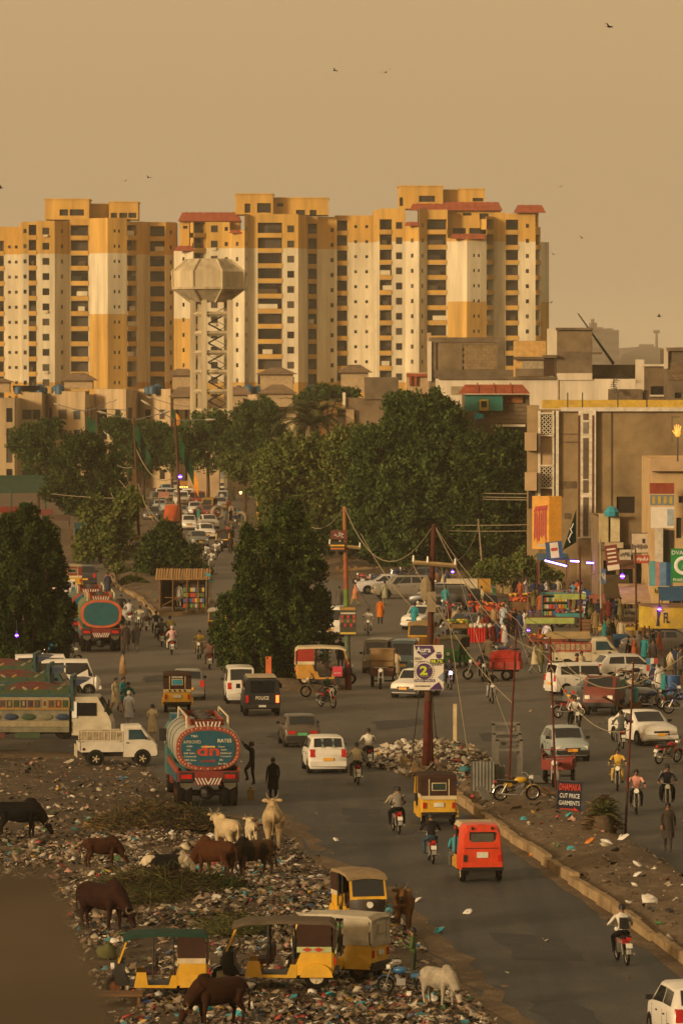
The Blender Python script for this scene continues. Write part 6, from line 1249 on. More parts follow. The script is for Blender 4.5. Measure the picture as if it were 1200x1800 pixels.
# ------------------------------------------------------------ people, animals, motorcycles (forward = +X)
def skin_mesh(verts, edges, root, regions, sub=1, name='body'):
 """verts {name: (x,y,z,r) or (x,y,z,rx,ry)}; edges [(a,b,region)]"""
 ks = list(verts); me = bpy.data.meshes.new(name); me.from_pydata([verts[k][:3] for k in ks], [(ks.index(a), ks.index(b)) for a, b, _ in edges], [])
 o = bpy.data.objects.new(name, me); m = o.modifiers.new('s', 'SKIN'); m.use_smooth_shade = True; m.branch_smoothing = .4; o.modifiers.new('u', 'SUBSURF').levels = sub
 o.modifiers['u'].render_levels = sub
 for i, k in enumerate(ks):
  sv = me.skin_vertices[0].data[i]; v = verts[k]; sv.radius = (v[3], v[4] if len(v) > 4 else v[3]); sv.use_root = (k == root)
 out = bake(o); bpy.data.objects.remove(o); bpy.data.meshes.remove(me)
 n = len(out.polygons); c = np.empty(n*3); out.polygons.foreach_get('center', c); c = c.reshape(-1, 3); best = np.full(n, 1e9); reg = np.zeros(n, np.int32)
 for a, b_, r_ in edges:
  A, Bv = np.array(verts[a][:3]), np.array(verts[b_][:3]); ab = Bv-A; t = np.clip(((c-A)@ab)/max(1e-9, ab@ab), 0, 1); rad = (verts[a][3]+(verts[b_][3]-verts[a][3])*t); ds = np.linalg.norm(c-A-t[:, None]*ab, axis=1)-rad*.9; w_ = ds < best; best[w_] = ds[w_]; reg[w_] = r_
 out.materials.clear()
 for k in regions: out.materials.append(mt('skin'))
 out.polygons.foreach_set('material_index', reg); out.polygons.foreach_set('use_smooth', np.ones(n, bool)); out.update(); return out
SKIN, SHIRT, PANTS, SHOE = 0, 1, 2, 3
def person_template(pose):
 J = dict(pose); v = {}; r_ = {'pelvis': (.125, .155), 'spine': (.11, .14), 'chest': (.125, .175), 'neck': (.05, .052), 'head': (.098, .078), 'crown': (.07, .06)}
 for k in r_: v[k] = (*J[k], *r_[k])
 hd = V(J['head']); f = V(J.get('face', (1, 0, 0))); v['nose'] = (*(hd+f*.115+V((0, 0, -.005))), .016); v['chin'] = (*(hd+f*.06+V((0, 0, -.09))), .035)
 E = [('pelvis', 'spine', SHIRT), ('spine', 'chest', SHIRT), ('chest', 'neck', SHIRT), ('neck', 'head', SKIN), ('head', 'crown', SKIN), ('head', 'nose', SKIN), ('head', 'chin', SKIN)]
 for s_, sg in (('l', 1), ('r', -1)):
  def g(k):
   q = J.get(k+s_) or J[k]; return V(q) if (k+s_) in J else V((q[0], q[1]*sg, q[2]))
  sh, el, wr_ = g('shoulder'), g('elbow'), g('wrist'); v['sh'+s_] = (*sh, .062); v['el'+s_] = (*el, .047); v['wr'+s_] = (*wr_, .032); dr = (wr_-el).normalized(); pm = wr_+dr*.07; v['pm'+s_] = (*pm, .034, .022)
  E += [('chest', 'sh'+s_, SHIRT), ('sh'+s_, 'el'+s_, SHIRT), ('el'+s_, 'wr'+s_, SHIRT), ('wr'+s_, 'pm'+s_, SKIN)]
  sd_ = dr.cross(V((1, 0, .2))).normalized() if abs(dr.x) < .9 else V((0, 1, 0)); cu = sd_.cross(dr).normalized()
  for k, (o_, ln) in enumerate(((-.027, .07), (-.009, .082), (.009, .078), (.027, .062))):
   a = pm+sd_*o_+dr*.03; v[f'f{k}{s_}'] = (*(a+dr*ln*.45), .0095); v[f'g{k}{s_}'] = (*(a+dr*ln*.8+cu*.025), .008); E += [('pm'+s_, f'f{k}{s_}', SKIN), (f'f{k}{s_}', f'g{k}{s_}', SKIN)]
  v['th'+s_] = (*(wr_+dr*.06+sd_*(-.055)+cu*.015), .011); E += [('wr'+s_, 'th'+s_, SKIN)]
  hp_, kn, an, to = g('hip'), g('knee'), g('ankle'), g('toe'); v['hp'+s_] = (*hp_, .1); v['kn'+s_] = (*kn, .07); v['an'+s_] = (*an, .048); v['to'+s_] = (*to, .036, .03); v['he'+s_] = (*(an+V((-.03, 0, -.05))), .03)
  E += [('pelvis', 'hp'+s_, PANTS), ('hp'+s_, 'kn'+s_, PANTS), ('kn'+s_, 'an'+s_, PANTS), ('an'+s_, 'to'+s_, SHOE), ('an'+s_, 'he'+s_, SHOE)]
 t = T('person'); me = skin_mesh(v, E, 'pelvis', range(4)); t.p('body', me, ['skin', 'shirt', 'pants', 'shoe'])
 b = B(); ya = math.atan2(f.y, f.x); Mz = Matrix.Rotation(ya, 3, 'Z'); secs = []
 for (z, rx, ry, ox) in ((-.035, .085, .094, -.045), (.03, .108, .098, -.022), (.085, .1, .09, -.01), (.125, .06, .055, -.005), (.135, .015, .015, 0)):
  secs.append([hd+Mz @ V((ox+rx*math.cos(a), ry*math.sin(a), z)) for a in [2*math.pi*i/10 for i in range(10)]])
 b.loft(secs); hi = t.p('hair', b, 'hair', smooth=True)
 b = B()
 for sg in (1, -1): b.ell(hd+Mz @ V((.09, sg*.034, .012)), (.012, .016, .01), 6, 4); b.box(hd+Mz @ V((.098, sg*.034, .034)), (.012, .04, .01))
 b.box(hd+Mz @ V((.1, 0, -.04)), (.014, .05, .014)); t.p('brows_and_moustache', b, 'hair', hi)
 if 'skirt' in J:
  b = B(); b.loft([[(ox+rx*math.cos(a), oy+ry*math.sin(a), z) for a in [2*math.pi*i/12 for i in range(12)]] for (z, rx, ry, ox, oy) in J['skirt']], False); t.p('kameez', b, 'shirt', smooth=True)
 return t
base_up = dict(pelvis=(0, 0, .93), spine=(0, 0, 1.12), chest=(.01, 0, 1.33), neck=(.015, 0, 1.48), head=(.03, 0, 1.6), crown=(.02, 0, 1.67), shoulder=(0, .18, 1.4))
SK = [(1.22, .135, .165, 0, 0), (.95, .165, .19, 0, 0), (.72, .19, .21, 0, 0), (.5, .215, .23, .01, 0)]
PZ = {
 'stand': dict(base_up, elbow=(-.03, .23, 1.12), wrist=(.05, .24, .88), hip=(0, .09, .9), knee=(.02, .1, .5), ankle=(-.02, .1, .1), toe=(.13, .12, .035), skirt=SK),
 'walk': dict(base_up, elbowl=(-.12, .23, 1.13), wristl=(-.08, .25, .9), elbowr=(.06, -.23, 1.12), wristr=(.2, -.22, .93), hip=(0, .09, .9), kneel=(.2, .1, .52), anklel=(.26, .1, .12), toel=(.4, .11, .06), kneer=(-.06, -.1, .5), ankler=(-.3, -.1, .16), toer=(-.18, -.11, .035), skirt=SK[:3]+[(.52, .27, .22, 0, 0)]),
 'talk': dict(base_up, elbowl=(.02, .24, 1.12), wristl=(.22, .16, 1.2), elbowr=(.02, -.24, 1.14), wristr=(.14, -.12, 1.5), hip=(0, .09, .9), knee=(.02, .1, .5), ankle=(-.02, .1, .1), toe=(.13, .12, .035), skirt=SK),
 'reach': dict(base_up, elbowl=(.2, .2, 1.5), wristl=(.34, .16, 1.72), elbowr=(.2, -.24, 1.46), wristr=(.38, -.2, 1.62), hip=(0, .09, .9), kneel=(.24, .12, .62), anklel=(.12, .12, .26), toel=(.27, .12, .22), kneer=(.02, -.1, .5), ankler=(-.06, -.1, .1), toer=(.08, -.1, .035), skirt=SK[:3]),
 'ride': dict(pelvis=(-.12, 0, .87), spine=(-.1, 0, 1.06), chest=(-.03, 0, 1.27), neck=(.0, 0, 1.41), head=(.04, 0, 1.53), crown=(.03, 0, 1.6), shoulder=(-.02, .19, 1.33), elbow=(.18, .32, 1.1), wrist=(.38, .33, 1.05), hip=(-.06, .11, .84), knee=(.34, .2, .72), ankle=(.12, .2, .36), toe=(.28, .21, .3)),
 'pillion': dict(pelvis=(-.5, 0, .9), spine=(-.49, 0, 1.09), chest=(-.44, 0, 1.3), neck=(-.42, 0, 1.44), head=(-.39, 0, 1.56), crown=(-.4, 0, 1.63), shoulder=(-.44, .18, 1.36), elbow=(-.34, .29, 1.12), wrist=(-.15, .2, 1.02), hip=(-.44, .12, .87), knee=(-.06, .25, .74), ankle=(-.22, .25, .4), toe=(-.07, .26, .33)),
 'sit': dict(pelvis=(0, 0, .5), spine=(0, 0, .7), chest=(.03, 0, .9), neck=(.05, 0, 1.05), head=(.08, 0, 1.17), crown=(.07, 0, 1.24), shoulder=(.02, .18, .97), elbow=(.1, .24, .72), wrist=(.3, .14, .66), hip=(.04, .1, .48), knee=(.42, .15, .5), ankle=(.42, .15, .1), toe=(.56, .16, .04)),
}
PT = {k: person_template(q) for k, q in PZ.items()}
def person(label, pos, h, pose, shirt, pants, tunic=None, cap=None, sca=1.0, group=None, shoe=None):
 tunic = pose in ('stand', 'walk', 'talk') if tunic is None else tunic
 cm = {'shirt': P(shirt, .85, var=.25, sc=5, dust=.12), 'pants': P(pants, .85, var=.25, sc=5, dust=.15)}
 if cap: cm['hair'] = P(cap, .7)
 return PT[pose].place(label, 'person', pos, rz(h), group, cm, sca, skip=() if tunic else ('kameez',))
def moto():
 t = T('motorcycle', 1.95)
 for x in (.66, -.62):
  b = B(); b.tor((0, 0, 0), .255, .042, 20, 6, sq=.95); w0 = t.p('wheel', b, 'rubber', smooth=True, loc=(x, 0, .297))
  b = B(); b.tor((0, 0, 0), .215, .014, 18, 4); b.cyl((0, -.05, 0), (0, .05, 0), .05, n=10)
  for k in range(8): a = 2*math.pi*k/8; b.tube([(0, 0, 0), (.21*math.cos(a), 0, .21*math.sin(a))], .006, 3)
  t.p('rim', b, 'chrome', w0)
  b = B(); rr_ = .32; x_ = x; a0, a1 = ((.15, .8) if x > 0 else (.2, .95)); b.loft([[(x+rr_*math.cos(a), -.06, .297+rr_*math.sin(a)), (x+rr_*math.cos(a), .06, .297+rr_*math.sin(a)), (x+(rr_+.012)*math.cos(a), .05, .297+(rr_+.012)*math.sin(a)), (x+(rr_+.012)*math.cos(a), -.05, .297+(rr_+.012)*math.sin(a))] for a in [math.pi*(a0+(a1-a0)*i/6) for i in range(7)]]); t.p('mudguard', b, 'paint' if x > 0 else 'chrome')
 for sg in (1, -1):
  b = B(); b.tube([(.66, sg*.075, .3), (.47, sg*.075, .86)], [.022, .026], 6); t.p('fork', b, 'chrome'); b = B(); b.tube([(-.62, sg*.1, .3), (-.42, sg*.11, .68)], .03, 6); t.p('shock_absorber', b, 'chrome')
 b = B(); b.tube([(.45, 0, .86), (.3, 0, .5), (-.1, 0, .4), (-.62, 0, .3)], .028, 6); b.tube([(.43, 0, .84), (-.05, 0, .68), (-.72, 0, .7)], .028, 6); b.tube([(-.1, 0, .4), (-.3, 0, .7)], .025, 6); t.p('frame', b, 'black')
 b = B(); b.ell((.17, 0, .8), (.27, .13, .12), 12, 8); t.p('fuel_tank', b, 'paint', smooth=True); b = B(); b.loft([[(x, -w_, z-.07), (x, -w_, z), (x, w_, z), (x, w_, z-.07)] for x, w_, z in ((.0, .1, .79), (-.2, .13, .78), (-.55, .13, .82), (-.78, .09, .84))]); t.p('seat', b, 'black')
 b = B(); b.box((-.35, 0, .66), (.3, .2, .16)); t.p('side_cover', b, 'paint'); b = B(); b.box((.12, 0, .42), (.3, .24, .22)); b.cyl((.2, 0, .5), (.3, 0, .66), .09, .08, 8); t.p('engine', b, 'steel')
 b = B(); b.tube([(.25, -.12, .42), (.15, -.14, .26), (-.3, -.15, .27), (-.8, -.16, .34)], [.02, .022, .035, .04], 6); t.p('exhaust', b, 'chrome')
 b = B(); b.tube([(.3, .36, 1.02), (.42, .22, 1.02), (.46, 0, .96), (.42, -.22, 1.02), (.3, -.36, 1.02)], .016, 5); t.p('handlebar', b, 'chrome'); b = B(); b.cyl((.5, 0, .9), (.62, 0, .89), .07, .09, 12); t.p('headlight', b, 'lampk'); b = B(); b.box((-.84, 0, .76), (.06, .12, .09)); t.p('taillight', b, 'red_lens'); b = B(); b.box((-.92, 0, .58), (.015, .18, .13), Matrix.Rotation(.3, 3, 'Y')); t.p('number_plate', b, 'plate')
 for sg in (1, -1): b = B(); b.ell((.34, sg*.3, 1.16), (.015, .06, .05), 8, 6); b.tube([(.34, sg*.26, 1.03), (.34, sg*.3, 1.14)], .007, 4); t.p('mirror', b, 'dark')
 b = B(); b.tube([(.05, -.22, .3), (.05, .22, .3)], .015, 5); t.p('foot_rest', b, 'dark')
 return t
MOTO = moto()
def bike(label, px, py, h, col=(.3, .02, .02), riders=(), lit=False, centre=False, lean=0.0, plate='plate_white', z=None, group=None):
 """riders: (label, pose, shirt, pants[, cap])"""
 p = G(px, py) if centre else near_end(px, py, 1.85, h); z = hz(p[0], p[1]) if z is None else z
 o = MOTO.place(label, 'motorcycle', (p[0], p[1], z), rz(h), group or 'motorcycles about the crossing', {'paint': P(col, .35, dust=.15), 'lampk': glow((.9, .55, 1.0), 14.0) if lit else 'lamp', 'plate': plate}); o.rotation_euler[0] = lean
 for q in riders: person(q[0], (p[0], p[1], z), h, q[1], q[2], q[3], cap=q[4] if len(q) > 4 else None, group='people on motorcycles')
 return o
DK, CRE, WT, GY, TEA = (.008, .0075, .0075), (.42, .36, .24), (.55, .52, .46), (.14, .13, .12), (.02, .22, .24)
RD, BK_, BLm = (.3, .02, .02), (.02, .02, .02), (.03, .05, .15)
bike('motorcycle ridden close behind the white hatchback', 630, 1381, 5, RD, [('person in a cream shirt riding close behind the white hatchback', 'ride', CRE, (.05, .045, .04))])
bike('motorcycle ridden past the rubbish heap', 650, 1353, 4, BK_, [('person in a white shirt riding past the rubbish heap', 'ride', WT, (.06, .055, .05))])
bike('motorcycle carrying two people ahead of the red rickshaw', 703, 1468, 8, RD, [('person steering the motorcycle with a pillion ahead of the red rickshaw', 'ride', (.3, .26, .18), DK), ('person in a grey shirt riding pillion ahead of the red rickshaw', 'pillion', (.2, .18, .16), DK)])
bike('motorcycle ridden beside the red rickshaw', 762, 1521, 5, RD, [('person in a dark waistcoat and jeans riding beside the red rickshaw', 'ride', (.02, .016, .016), (.04, .07, .11))])
o = bike('motorcycle ridden along the near kerb', 1105, 1700, 9, (.32, .02, .02), [('person in a white shirt with a black backpack riding along the near kerb', 'ride', WT, DK)])
p = near_end(1105, 1700, 1.85, 9); b = B(); b.loft([[(-.24, -.14, .98), (-.24, .14, .98), (-.36, .13, 1.0), (-.36, -.13, 1.0)], [(-.2, -.13, 1.3), (-.2, .13, 1.3), (-.32, .09, 1.28), (-.32, -.09, 1.28)]]); bp_ = thing('backpack', b, 'black', 'black backpack worn by the rider along the near kerb', 'backpack', loc=(p.x, p.y, 0), rot=(0, 0, rz(9)))
bike('delivery motorcycle crossing before the red and cream rickshaw', 590, 1246, 208, RD, [('person in a green outfit and pink scarf riding the delivery motorcycle', 'ride', (.03, .05, .03), (.03, .05, .03), (.03, .03, .03))])
bike('motorcycle standing beside the red and cream rickshaw', 560, 1226, 78, BK_, centre=True)
bx_ = GZ(593, 1214); b = B(); b.box((0, 0, 1.0), (.5, .5, .5)); o = thing('delivery_box', b, P((.5, .03, .08), .5), 'pink-red delivery box behind the standing motorcycle', 'box', loc=(bx_.x, bx_.y, .0)); b = B(); b.box((0, 0, .38), (.3, .3, .76)); part('stand', b, 'dark', o); fit_text('lettering', 'panda', 'white', o, 0, .92, .34, .1, y=-.256)
bike('motorcycle coming down the lane by the poster pole', 592-0+54, 1118, 178, BK_, [('person in a white tunic riding down the lane by the poster pole', 'ride', WT, WT)])
bike('motorcycle with a glowing headlamp beside the school banner', 793, 1214, 186, BK_, [('person in dark clothes riding behind the glowing headlamp', 'ride', (.05, .05, .05), DK)], lit=True)
bike('motorcycle coming through the market crowd', 808, 1172, 180, BK_, [('person in a teal tunic riding through the market crowd', 'ride', (.08, .28, .33), (.08, .28, .33))])
bike('motorcycle crossing toward the viewer in the open crossing', 866, 1238, 184, BK_, [('person in black shirt and pale trousers riding across the open crossing', 'ride', DK, (.3, .3, .3))])
bike('motorcycle just behind the black-shirted rider', 850, 1200, 182, BK_, [('person in dark clothes riding just behind the black-shirted rider', 'ride', (.03, .03, .04), DK)])
bike('motorcycle coming up behind the blue-bonneted hatchback', 1017, 1290, 190, BK_, [('person in a white shirt riding behind the blue-bonneted hatchback', 'ride', WT, DK), ('person riding pillion behind the white-shirted rider', 'pillion', (.3, .15, .15), DK)])
bike('motorcycle ridden away past the thin red pole', 1095, 1318, 4, BK_, [('person in a grey tunic riding away past the thin red pole', 'ride', (.1, .1, .09), (.1, .1, .09))])
bike('motorcycle of the yellow-clad rider', 1084, 1392, 176, BK_, [('person in a yellow tunic riding toward the viewer', 'ride', (.55, .36, .08), (.5, .34, .1))])
bike('motorcycle of the pink-shirted rider', 1118, 1434, 178, BK_, [('person in a pink shirt riding beside the outer thin pole', 'ride', (.52, .26, .22), DK)])
bike('motorcycle carrying two dark-clad people', 1173, 1426, 178, BK_, [('person in dark clothes steering the two-up motorcycle', 'ride', (.015, .016, .024), DK), ('person riding pillion behind the dark-clad rider', 'pillion', (.2, .18, .16), DK)])
bike('black motorcycle with a yellow tank parked on the near median', 906, 1420, -74, (.5, .3, .02), centre=True, lean=.12)
bike('motorcycle standing nose-on beside the tan-roofed rickshaw', 662, 1698, 198, BK_, centre=False, lean=-.1)
o = bike('small blue motorcycle of the boy by the rickshaws', 712, 1752, 78, (.02, .1, .22), centre=True); o.scale = (.8, .8, .8)
g = GZ(726, 1738); person('young person in a green tunic standing with the small blue motorcycle', g, 80, 'talk', (.08, .13, .05), (.05, .06, .04), tunic=False, sca=.9)
bike('motorcycle passing behind the painted lorries', 222, 1262, 176, BK_, [('person in a dark teal shirt riding behind the painted lorries', 'ride', (.02, .1, .09), DK)])
FB = [(192, 1042, 3, (.3, .16, .12), 'person in a dusty pink tunic riding beside the dark van', 'motorcycle beside the dark van ahead of the tankers'), (214, 1090, 4, (.03, .03, .03), 'person in black riding closest to the tanker flank', 'motorcycle closest to the tanker flank'), (228, 1100, 4, (.45, .43, .42), 'person in a pale shirt riding with a red tail lamp showing', 'motorcycle with a red tail lamp beyond the two strollers'), (243, 1112, 176, (.4, .36, .26), 'person in a striped shirt riding toward the viewer beyond the strollers', 'motorcycle coming on beyond the two strollers'), (258, 1110, 4, (.1, .09, .08), 'person in a dark grey shirt riding off along the far kerb', 'motorcycle going off along the far kerb'), (273, 1122, 178, (.04, .05, .07), 'person in a navy shirt riding toward the viewer by the far kerb', 'motorcycle coming on by the far kerb'), (285, 1137, 3, (.07, .065, .06), 'person in charcoal riding beside the scarfed passenger', 'motorcycle beside the one with the scarfed passenger'), (348, 1160, 176, (.22, .15, .03), 'person in a mustard shirt riding by the conical tree', 'motorcycle coming on beside the conical tree'), (369, 1178, 3, (.33, .2, .16), 'person in a dusty rose tunic riding away by the conical tree', 'motorcycle going away beside the conical tree'), (378, 1158, 178, (.05, .03, .03), 'person in dark red riding close against the conical tree', 'motorcycle close against the conical tree'), (371, 1003, 178, (.5, .48, .4), 'person in a white tunic riding out of the distant queue', 'motorcycle leaving the distant queue'), (361, 990, 178, (.45, .42, .4), 'person in a pale shirt riding behind the white tunic', 'motorcycle second out of the distant queue'), (300, 1132, 4, (.4, .32, .12), 'person in pale yellow riding ahead of the scarfed passenger', 'motorcycle ahead of the one with the scarfed passenger')]
for px, py, h, c, lp, lb in FB: bike(lb, px, py, h, BK_, [(lp, 'ride', c, tuple(x*.6 for x in c))])
bike('motorcycle carrying a passenger in a pink and white scarf', 303, 1152, 4, RD, [('person steering the motorcycle with the scarfed passenger', 'ride', (.12, .15, .1), (.12, .12, .1)), ('person in a pink and white headscarf riding pillion', 'pillion', (.5, .3, .3), (.45, .4, .35), (.5, .4, .38))])
PKB = [(96, 1128, -80, 'parked motorcycle foremost of the row by the conical tree'), (104, 1138, -84, 'parked motorcycle second in the row by the conical tree'), (100, 1150, -78, 'parked motorcycle third in the row by the conical tree'), (92, 1162, -82, 'parked motorcycle last in the row by the conical tree'), (118, 1170, -60, 'motorcycle parked at the end of the painted lorries'), (700, 1022, 95, 'motorcycle parked on the bank behind the black saloon'), (716, 1019, 80, 'second motorcycle parked on the bank behind the black saloon'), (873, 1160, 70, 'motorcycle parked in front of the red-skirted stall'), (888, 1166, 75, 'second motorcycle in front of the red-skirted stall'), (1080, 1192, -60, 'motorcycle parked behind the white hatchback by the shops'), (1092, 1186, -70, 'motorcycle second of the pair parked by the shops'), (1128, 1232, -70, 'motorcycle parked beside the blue drum'), (1140, 1248, -80, 'motorcycle parked just before the blue drum'), (1172, 1240, -75, 'motorcycle parked at the shop edge beyond the blue drum'), (1196, 1255, -80, 'motorcycle cut by the frame near the blue drum'), (1172, 1342, -40, 'motorcycle parked nose to the beige car'), (790, 1080, 60, 'motorcycle parked at the crowd edge behind the dark car'), (1000, 1262, -60, 'cream motorcycle leaning between the saloon and the rust-red pickup'), (770, 1086, 75, 'second motorcycle at the crowd edge behind the dark car'), (1110, 1205, -65, 'motorcycle parked by the white sack pile')]
for px, py, h, lb in PKB: bike(lb, px, py, h, rnd.choice([BK_, RD, BLm]), centre=True, lean=rnd.uniform(-.15, .15))
g = GZ(88, 1168); person('person in a bright blue tunic sitting on a motorcycle by the conical tree', g+V((0, 0, .3)), -60, 'sit', (.02, .22, .36), (.02, .2, .33))
PED = [(480, 1411, 2, 'walk', DK, DK, 'person in black tunic walking beside the ornate tanker'), (222, 1147, 4, 'stand', (.05, .035, .03), (.05, .035, .03), 'person in dark brown strolling behind the teal-rumped tanker'), (239, 1146, 4, 'walk', (.12, .11, .1), (.12, .11, .1), 'person in grey strolling beside the dark brown one'), (216, 1202, -70, 'stand', (.3, .2, .11), (.3, .2, .11), 'person in tan tunic standing behind the painted lorries'), (268, 1306, -20, 'talk', (.46, .39, .27), (.42, .36, .25), 'person in cream tunic holding a phone beside the white pickup'), (227, 1280, -10, 'stand', (.4, .4, .42), (.38, .38, .4), 'person in pale blue tunic and white cap beside the lorry cab', (.5, .48, .44)), (598, 1181, 3, 'stand', (.02, .02, .02), (.03, .03, .03), 'person in black standing before the red and cream rickshaw'), (571, 1158, 0, 'stand', (.05, .2, .3), (.05, .2, .3), 'person in blue tunic half hidden by the conical tree'), (577, 1150, 0, 'stand', (.4, .28, .2), (.4, .28, .2), 'person in peach tunic beside the blue tunic'), (668, 1098, 0, 'stand', (.45, .14, .02), (.02, .025, .03), 'person in an orange shirt and dark trousers standing in the lane'), (696, 1200, -4, 'talk', (.45, .38, .26), (.4, .34, .24), 'person in cream tunic beside the blue-windowed minivan'), (596, 1075, 0, 'stand', (.1, .09, .08), (.1, .09, .08), 'person in dark grey behind the banded power pole'), (624, 1066, 90, 'walk', (.5, .22, .12), (.42, .3, .1), 'person in orange and yellow beside the parked silver car'), (728, 1108, 0, 'stand', (.03, .26, .3), (.03, .26, .3), 'person in teal tunic beside the white hatchback'), (734, 1104, 0, 'stand', (.4, .3, .18), (.4, .3, .18), 'person in tan tunic and white cap beside the teal tunic', (.5, .48, .42)), (766, 1146, 175, 'stand', (.45, .45, .46), (.42, .42, .42), 'person in white tunic foremost of the group by the leaning pole'), (779, 1145, 160, 'stand', (.5, .5, .5), (.45, .45, .45), 'person in white tunic and cap second of the group by the leaning pole', (.5, .48, .44)), (790, 1150, 170, 'stand', (.02, .025, .05), (.02, .025, .05), 'person in navy beside the white-tunicked group'), (857, 1172, -20, 'walk', (.44, .38, .28), (.44, .38, .28), 'person in cream tunic striding before the red-skirted stall'), (800, 1116, 170, 'stand', (.36, .29, .18), (.36, .29, .18), 'person in tan tunic behind the fruit cart'), (808, 1118, 150, 'stand', DK, DK, 'person in black beside the tan tunic behind the fruit cart'), (822, 1120, 175, 'stand', (.1, .1, .14), DK, 'person behind the snack stall in a dim blue shirt'), (844, 1086, 180, 'sit', (.4, .36, .34), (.4, .3, .3), 'person in pale shirt sitting beside the orange tub'), (828, 1094, 180, 'sit', (.03, .06, .1), DK, 'person in dark blue sitting beside the orange tub'), (872, 1092, 10, 'sit', (.42, .1, .08), (.1, .1, .1), 'person in red and white stripes sitting at the market'), (886, 1090, 5, 'sit', (.5, .47, .42), (.1, .1, .1), 'person in white sitting on a red chair'), (884, 1110, 0, 'stand', (.35, .38, .42), (.3, .32, .36), 'person in pale blue-grey tunic at the end of the red-skirted stall'), (890, 1128, 180, 'stand', (.03, .03, .03), (.03, .03, .03), 'person in black standing at the blue cloth of the stall'), (853, 1066, 180, 'stand', (.25, .05, .06), (.2, .05, .06), 'person in maroon beside the painted advert'), (950, 1064, 170, 'talk', (.03, .035, .05), (.05, .05, .05), 'person in dark shirt working at the juice counter'), (1006, 1066, 0, 'stand', (.12, .26, .38), (.12, .26, .38), 'person in pale blue tunic under the purple tube lights'), (1014, 1062, 20, 'stand', (.5, .13, .02), (.05, .05, .05), 'person in bright orange under the purple tube lights'), (1020, 1066, 40, 'stand', (.45, .38, .3), (.3, .28, .22), 'person in cream beside the bright orange shirt'), (1080, 1132, 175, 'stand', (.26, .19, .1), (.26, .19, .1), 'person in tan tunic standing at the yellow bench'), (1046, 1118, 180, 'stand', (.2, .14, .07), (.2, .14, .07), 'person in brown tunic near the two-tone pole'), (1072, 1188, 150, 'sit', (.02, .02, .02), DK, 'person in black lounging on a motorcycle behind the white hatchback'), (1147, 1178, 180, 'stand', (.1, .08, .08), DK, 'person behind the rack of blue sachets'), (1173, 1499, 174, 'walk', (.05, .04, .035), (.05, .04, .035), 'person in dark brown tunic walking toward the viewer at the kerb'), (782, 1074, 0, 'stand', (.03, .25, .28), (.03, .25, .28), 'person in teal tunic in the crowd below the purple bulb'), (732, 1042, 160, 'stand', (.25, .23, .22), (.25, .23, .22), 'person in grey standing on the bank by the parked motorcycles'), (747, 1092, 90, 'talk', (.45, .42, .36), (.4, .38, .32), 'person in white leaning at the foot of the leaning pole'), (676, 1064, 30, 'stand', (.36, .35, .24), (.3, .3, .2), 'person in pale olive shirt behind the parked saloon'), (932, 1168, 170, 'sit', (.35, .35, .36), (.3, .3, .3), 'person in grey sitting in the red tricycle stall'), (868, 1112, 150, 'stand', (.3, .2, .1), (.3, .2, .1), 'person in brown tunic serving at the snack stall'), (505-385, 1075, 0, 'walk', (.45, .43, .4), (.4, .38, .36), 'person in white between the tankers and the parked saloon'), (131, 1066, 0, 'stand', (.35, .28, .25), (.3, .25, .2), 'person in a pale tunic beside the rickshaw ahead of the tankers'), (117, 1180, -40, 'talk', (.03, .03, .03), DK, 'person in black climbing among the painted lorry tops'), (335, 905, 180, 'walk', (.35, .06, .03), DK, 'person in red among the distant queue'), (390, 890, 0, 'stand', (.42, .4, .36), (.4, .36, .3), 'person in white at the roadside of the distant queue'), (402, 903, 180, 'walk', (.35, .1, .04), DK, 'person in rust red at the roadside of the distant queue'), (350, 920, 0, 'walk', (.05, .2, .16), DK, 'person in green among the distant queue'), (412, 880, 180, 'stand', (.3, .26, .2), DK, 'person in tan at the far roadside'), (405, 975, 180, 'walk', (.04, .03, .03), DK, 'person in black walking down the far roadside'), (190, 1048, 0, 'walk', (.04, .05, .08), DK, 'person in navy beside the dusty pink rider')]
for q in PED:
 g = GZ(q[0], q[1]); person(q[6], g, q[2], q[3], q[4], q[5], cap=q[7] if len(q) > 7 else None)
g = G(443, 1392); person('person in black tunic climbing the flank of the ornate tanker', (g.x, g.y, .25), 70, 'reach', DK, DK)
b = B(); b.box((0, 0, .2), (.28, .28, .4)); b.cyl((0, 0, .4), (0, 0, .5), .08, n=10); g = G(441, 1406); thing('plastic_canister', b, P((.3, .2, .06), .5), 'small yellowish canister on the road beside the climbing person', 'canister', loc=(g.x, g.y, .006))
g = near_end(847, 1552, 2.7, 7); person('person in teal leaning out of the red rickshaw', (g.x-.62, g.y+.2, .3), 8, 'sit', (.05, .25, .3), (.1, .1, .1))
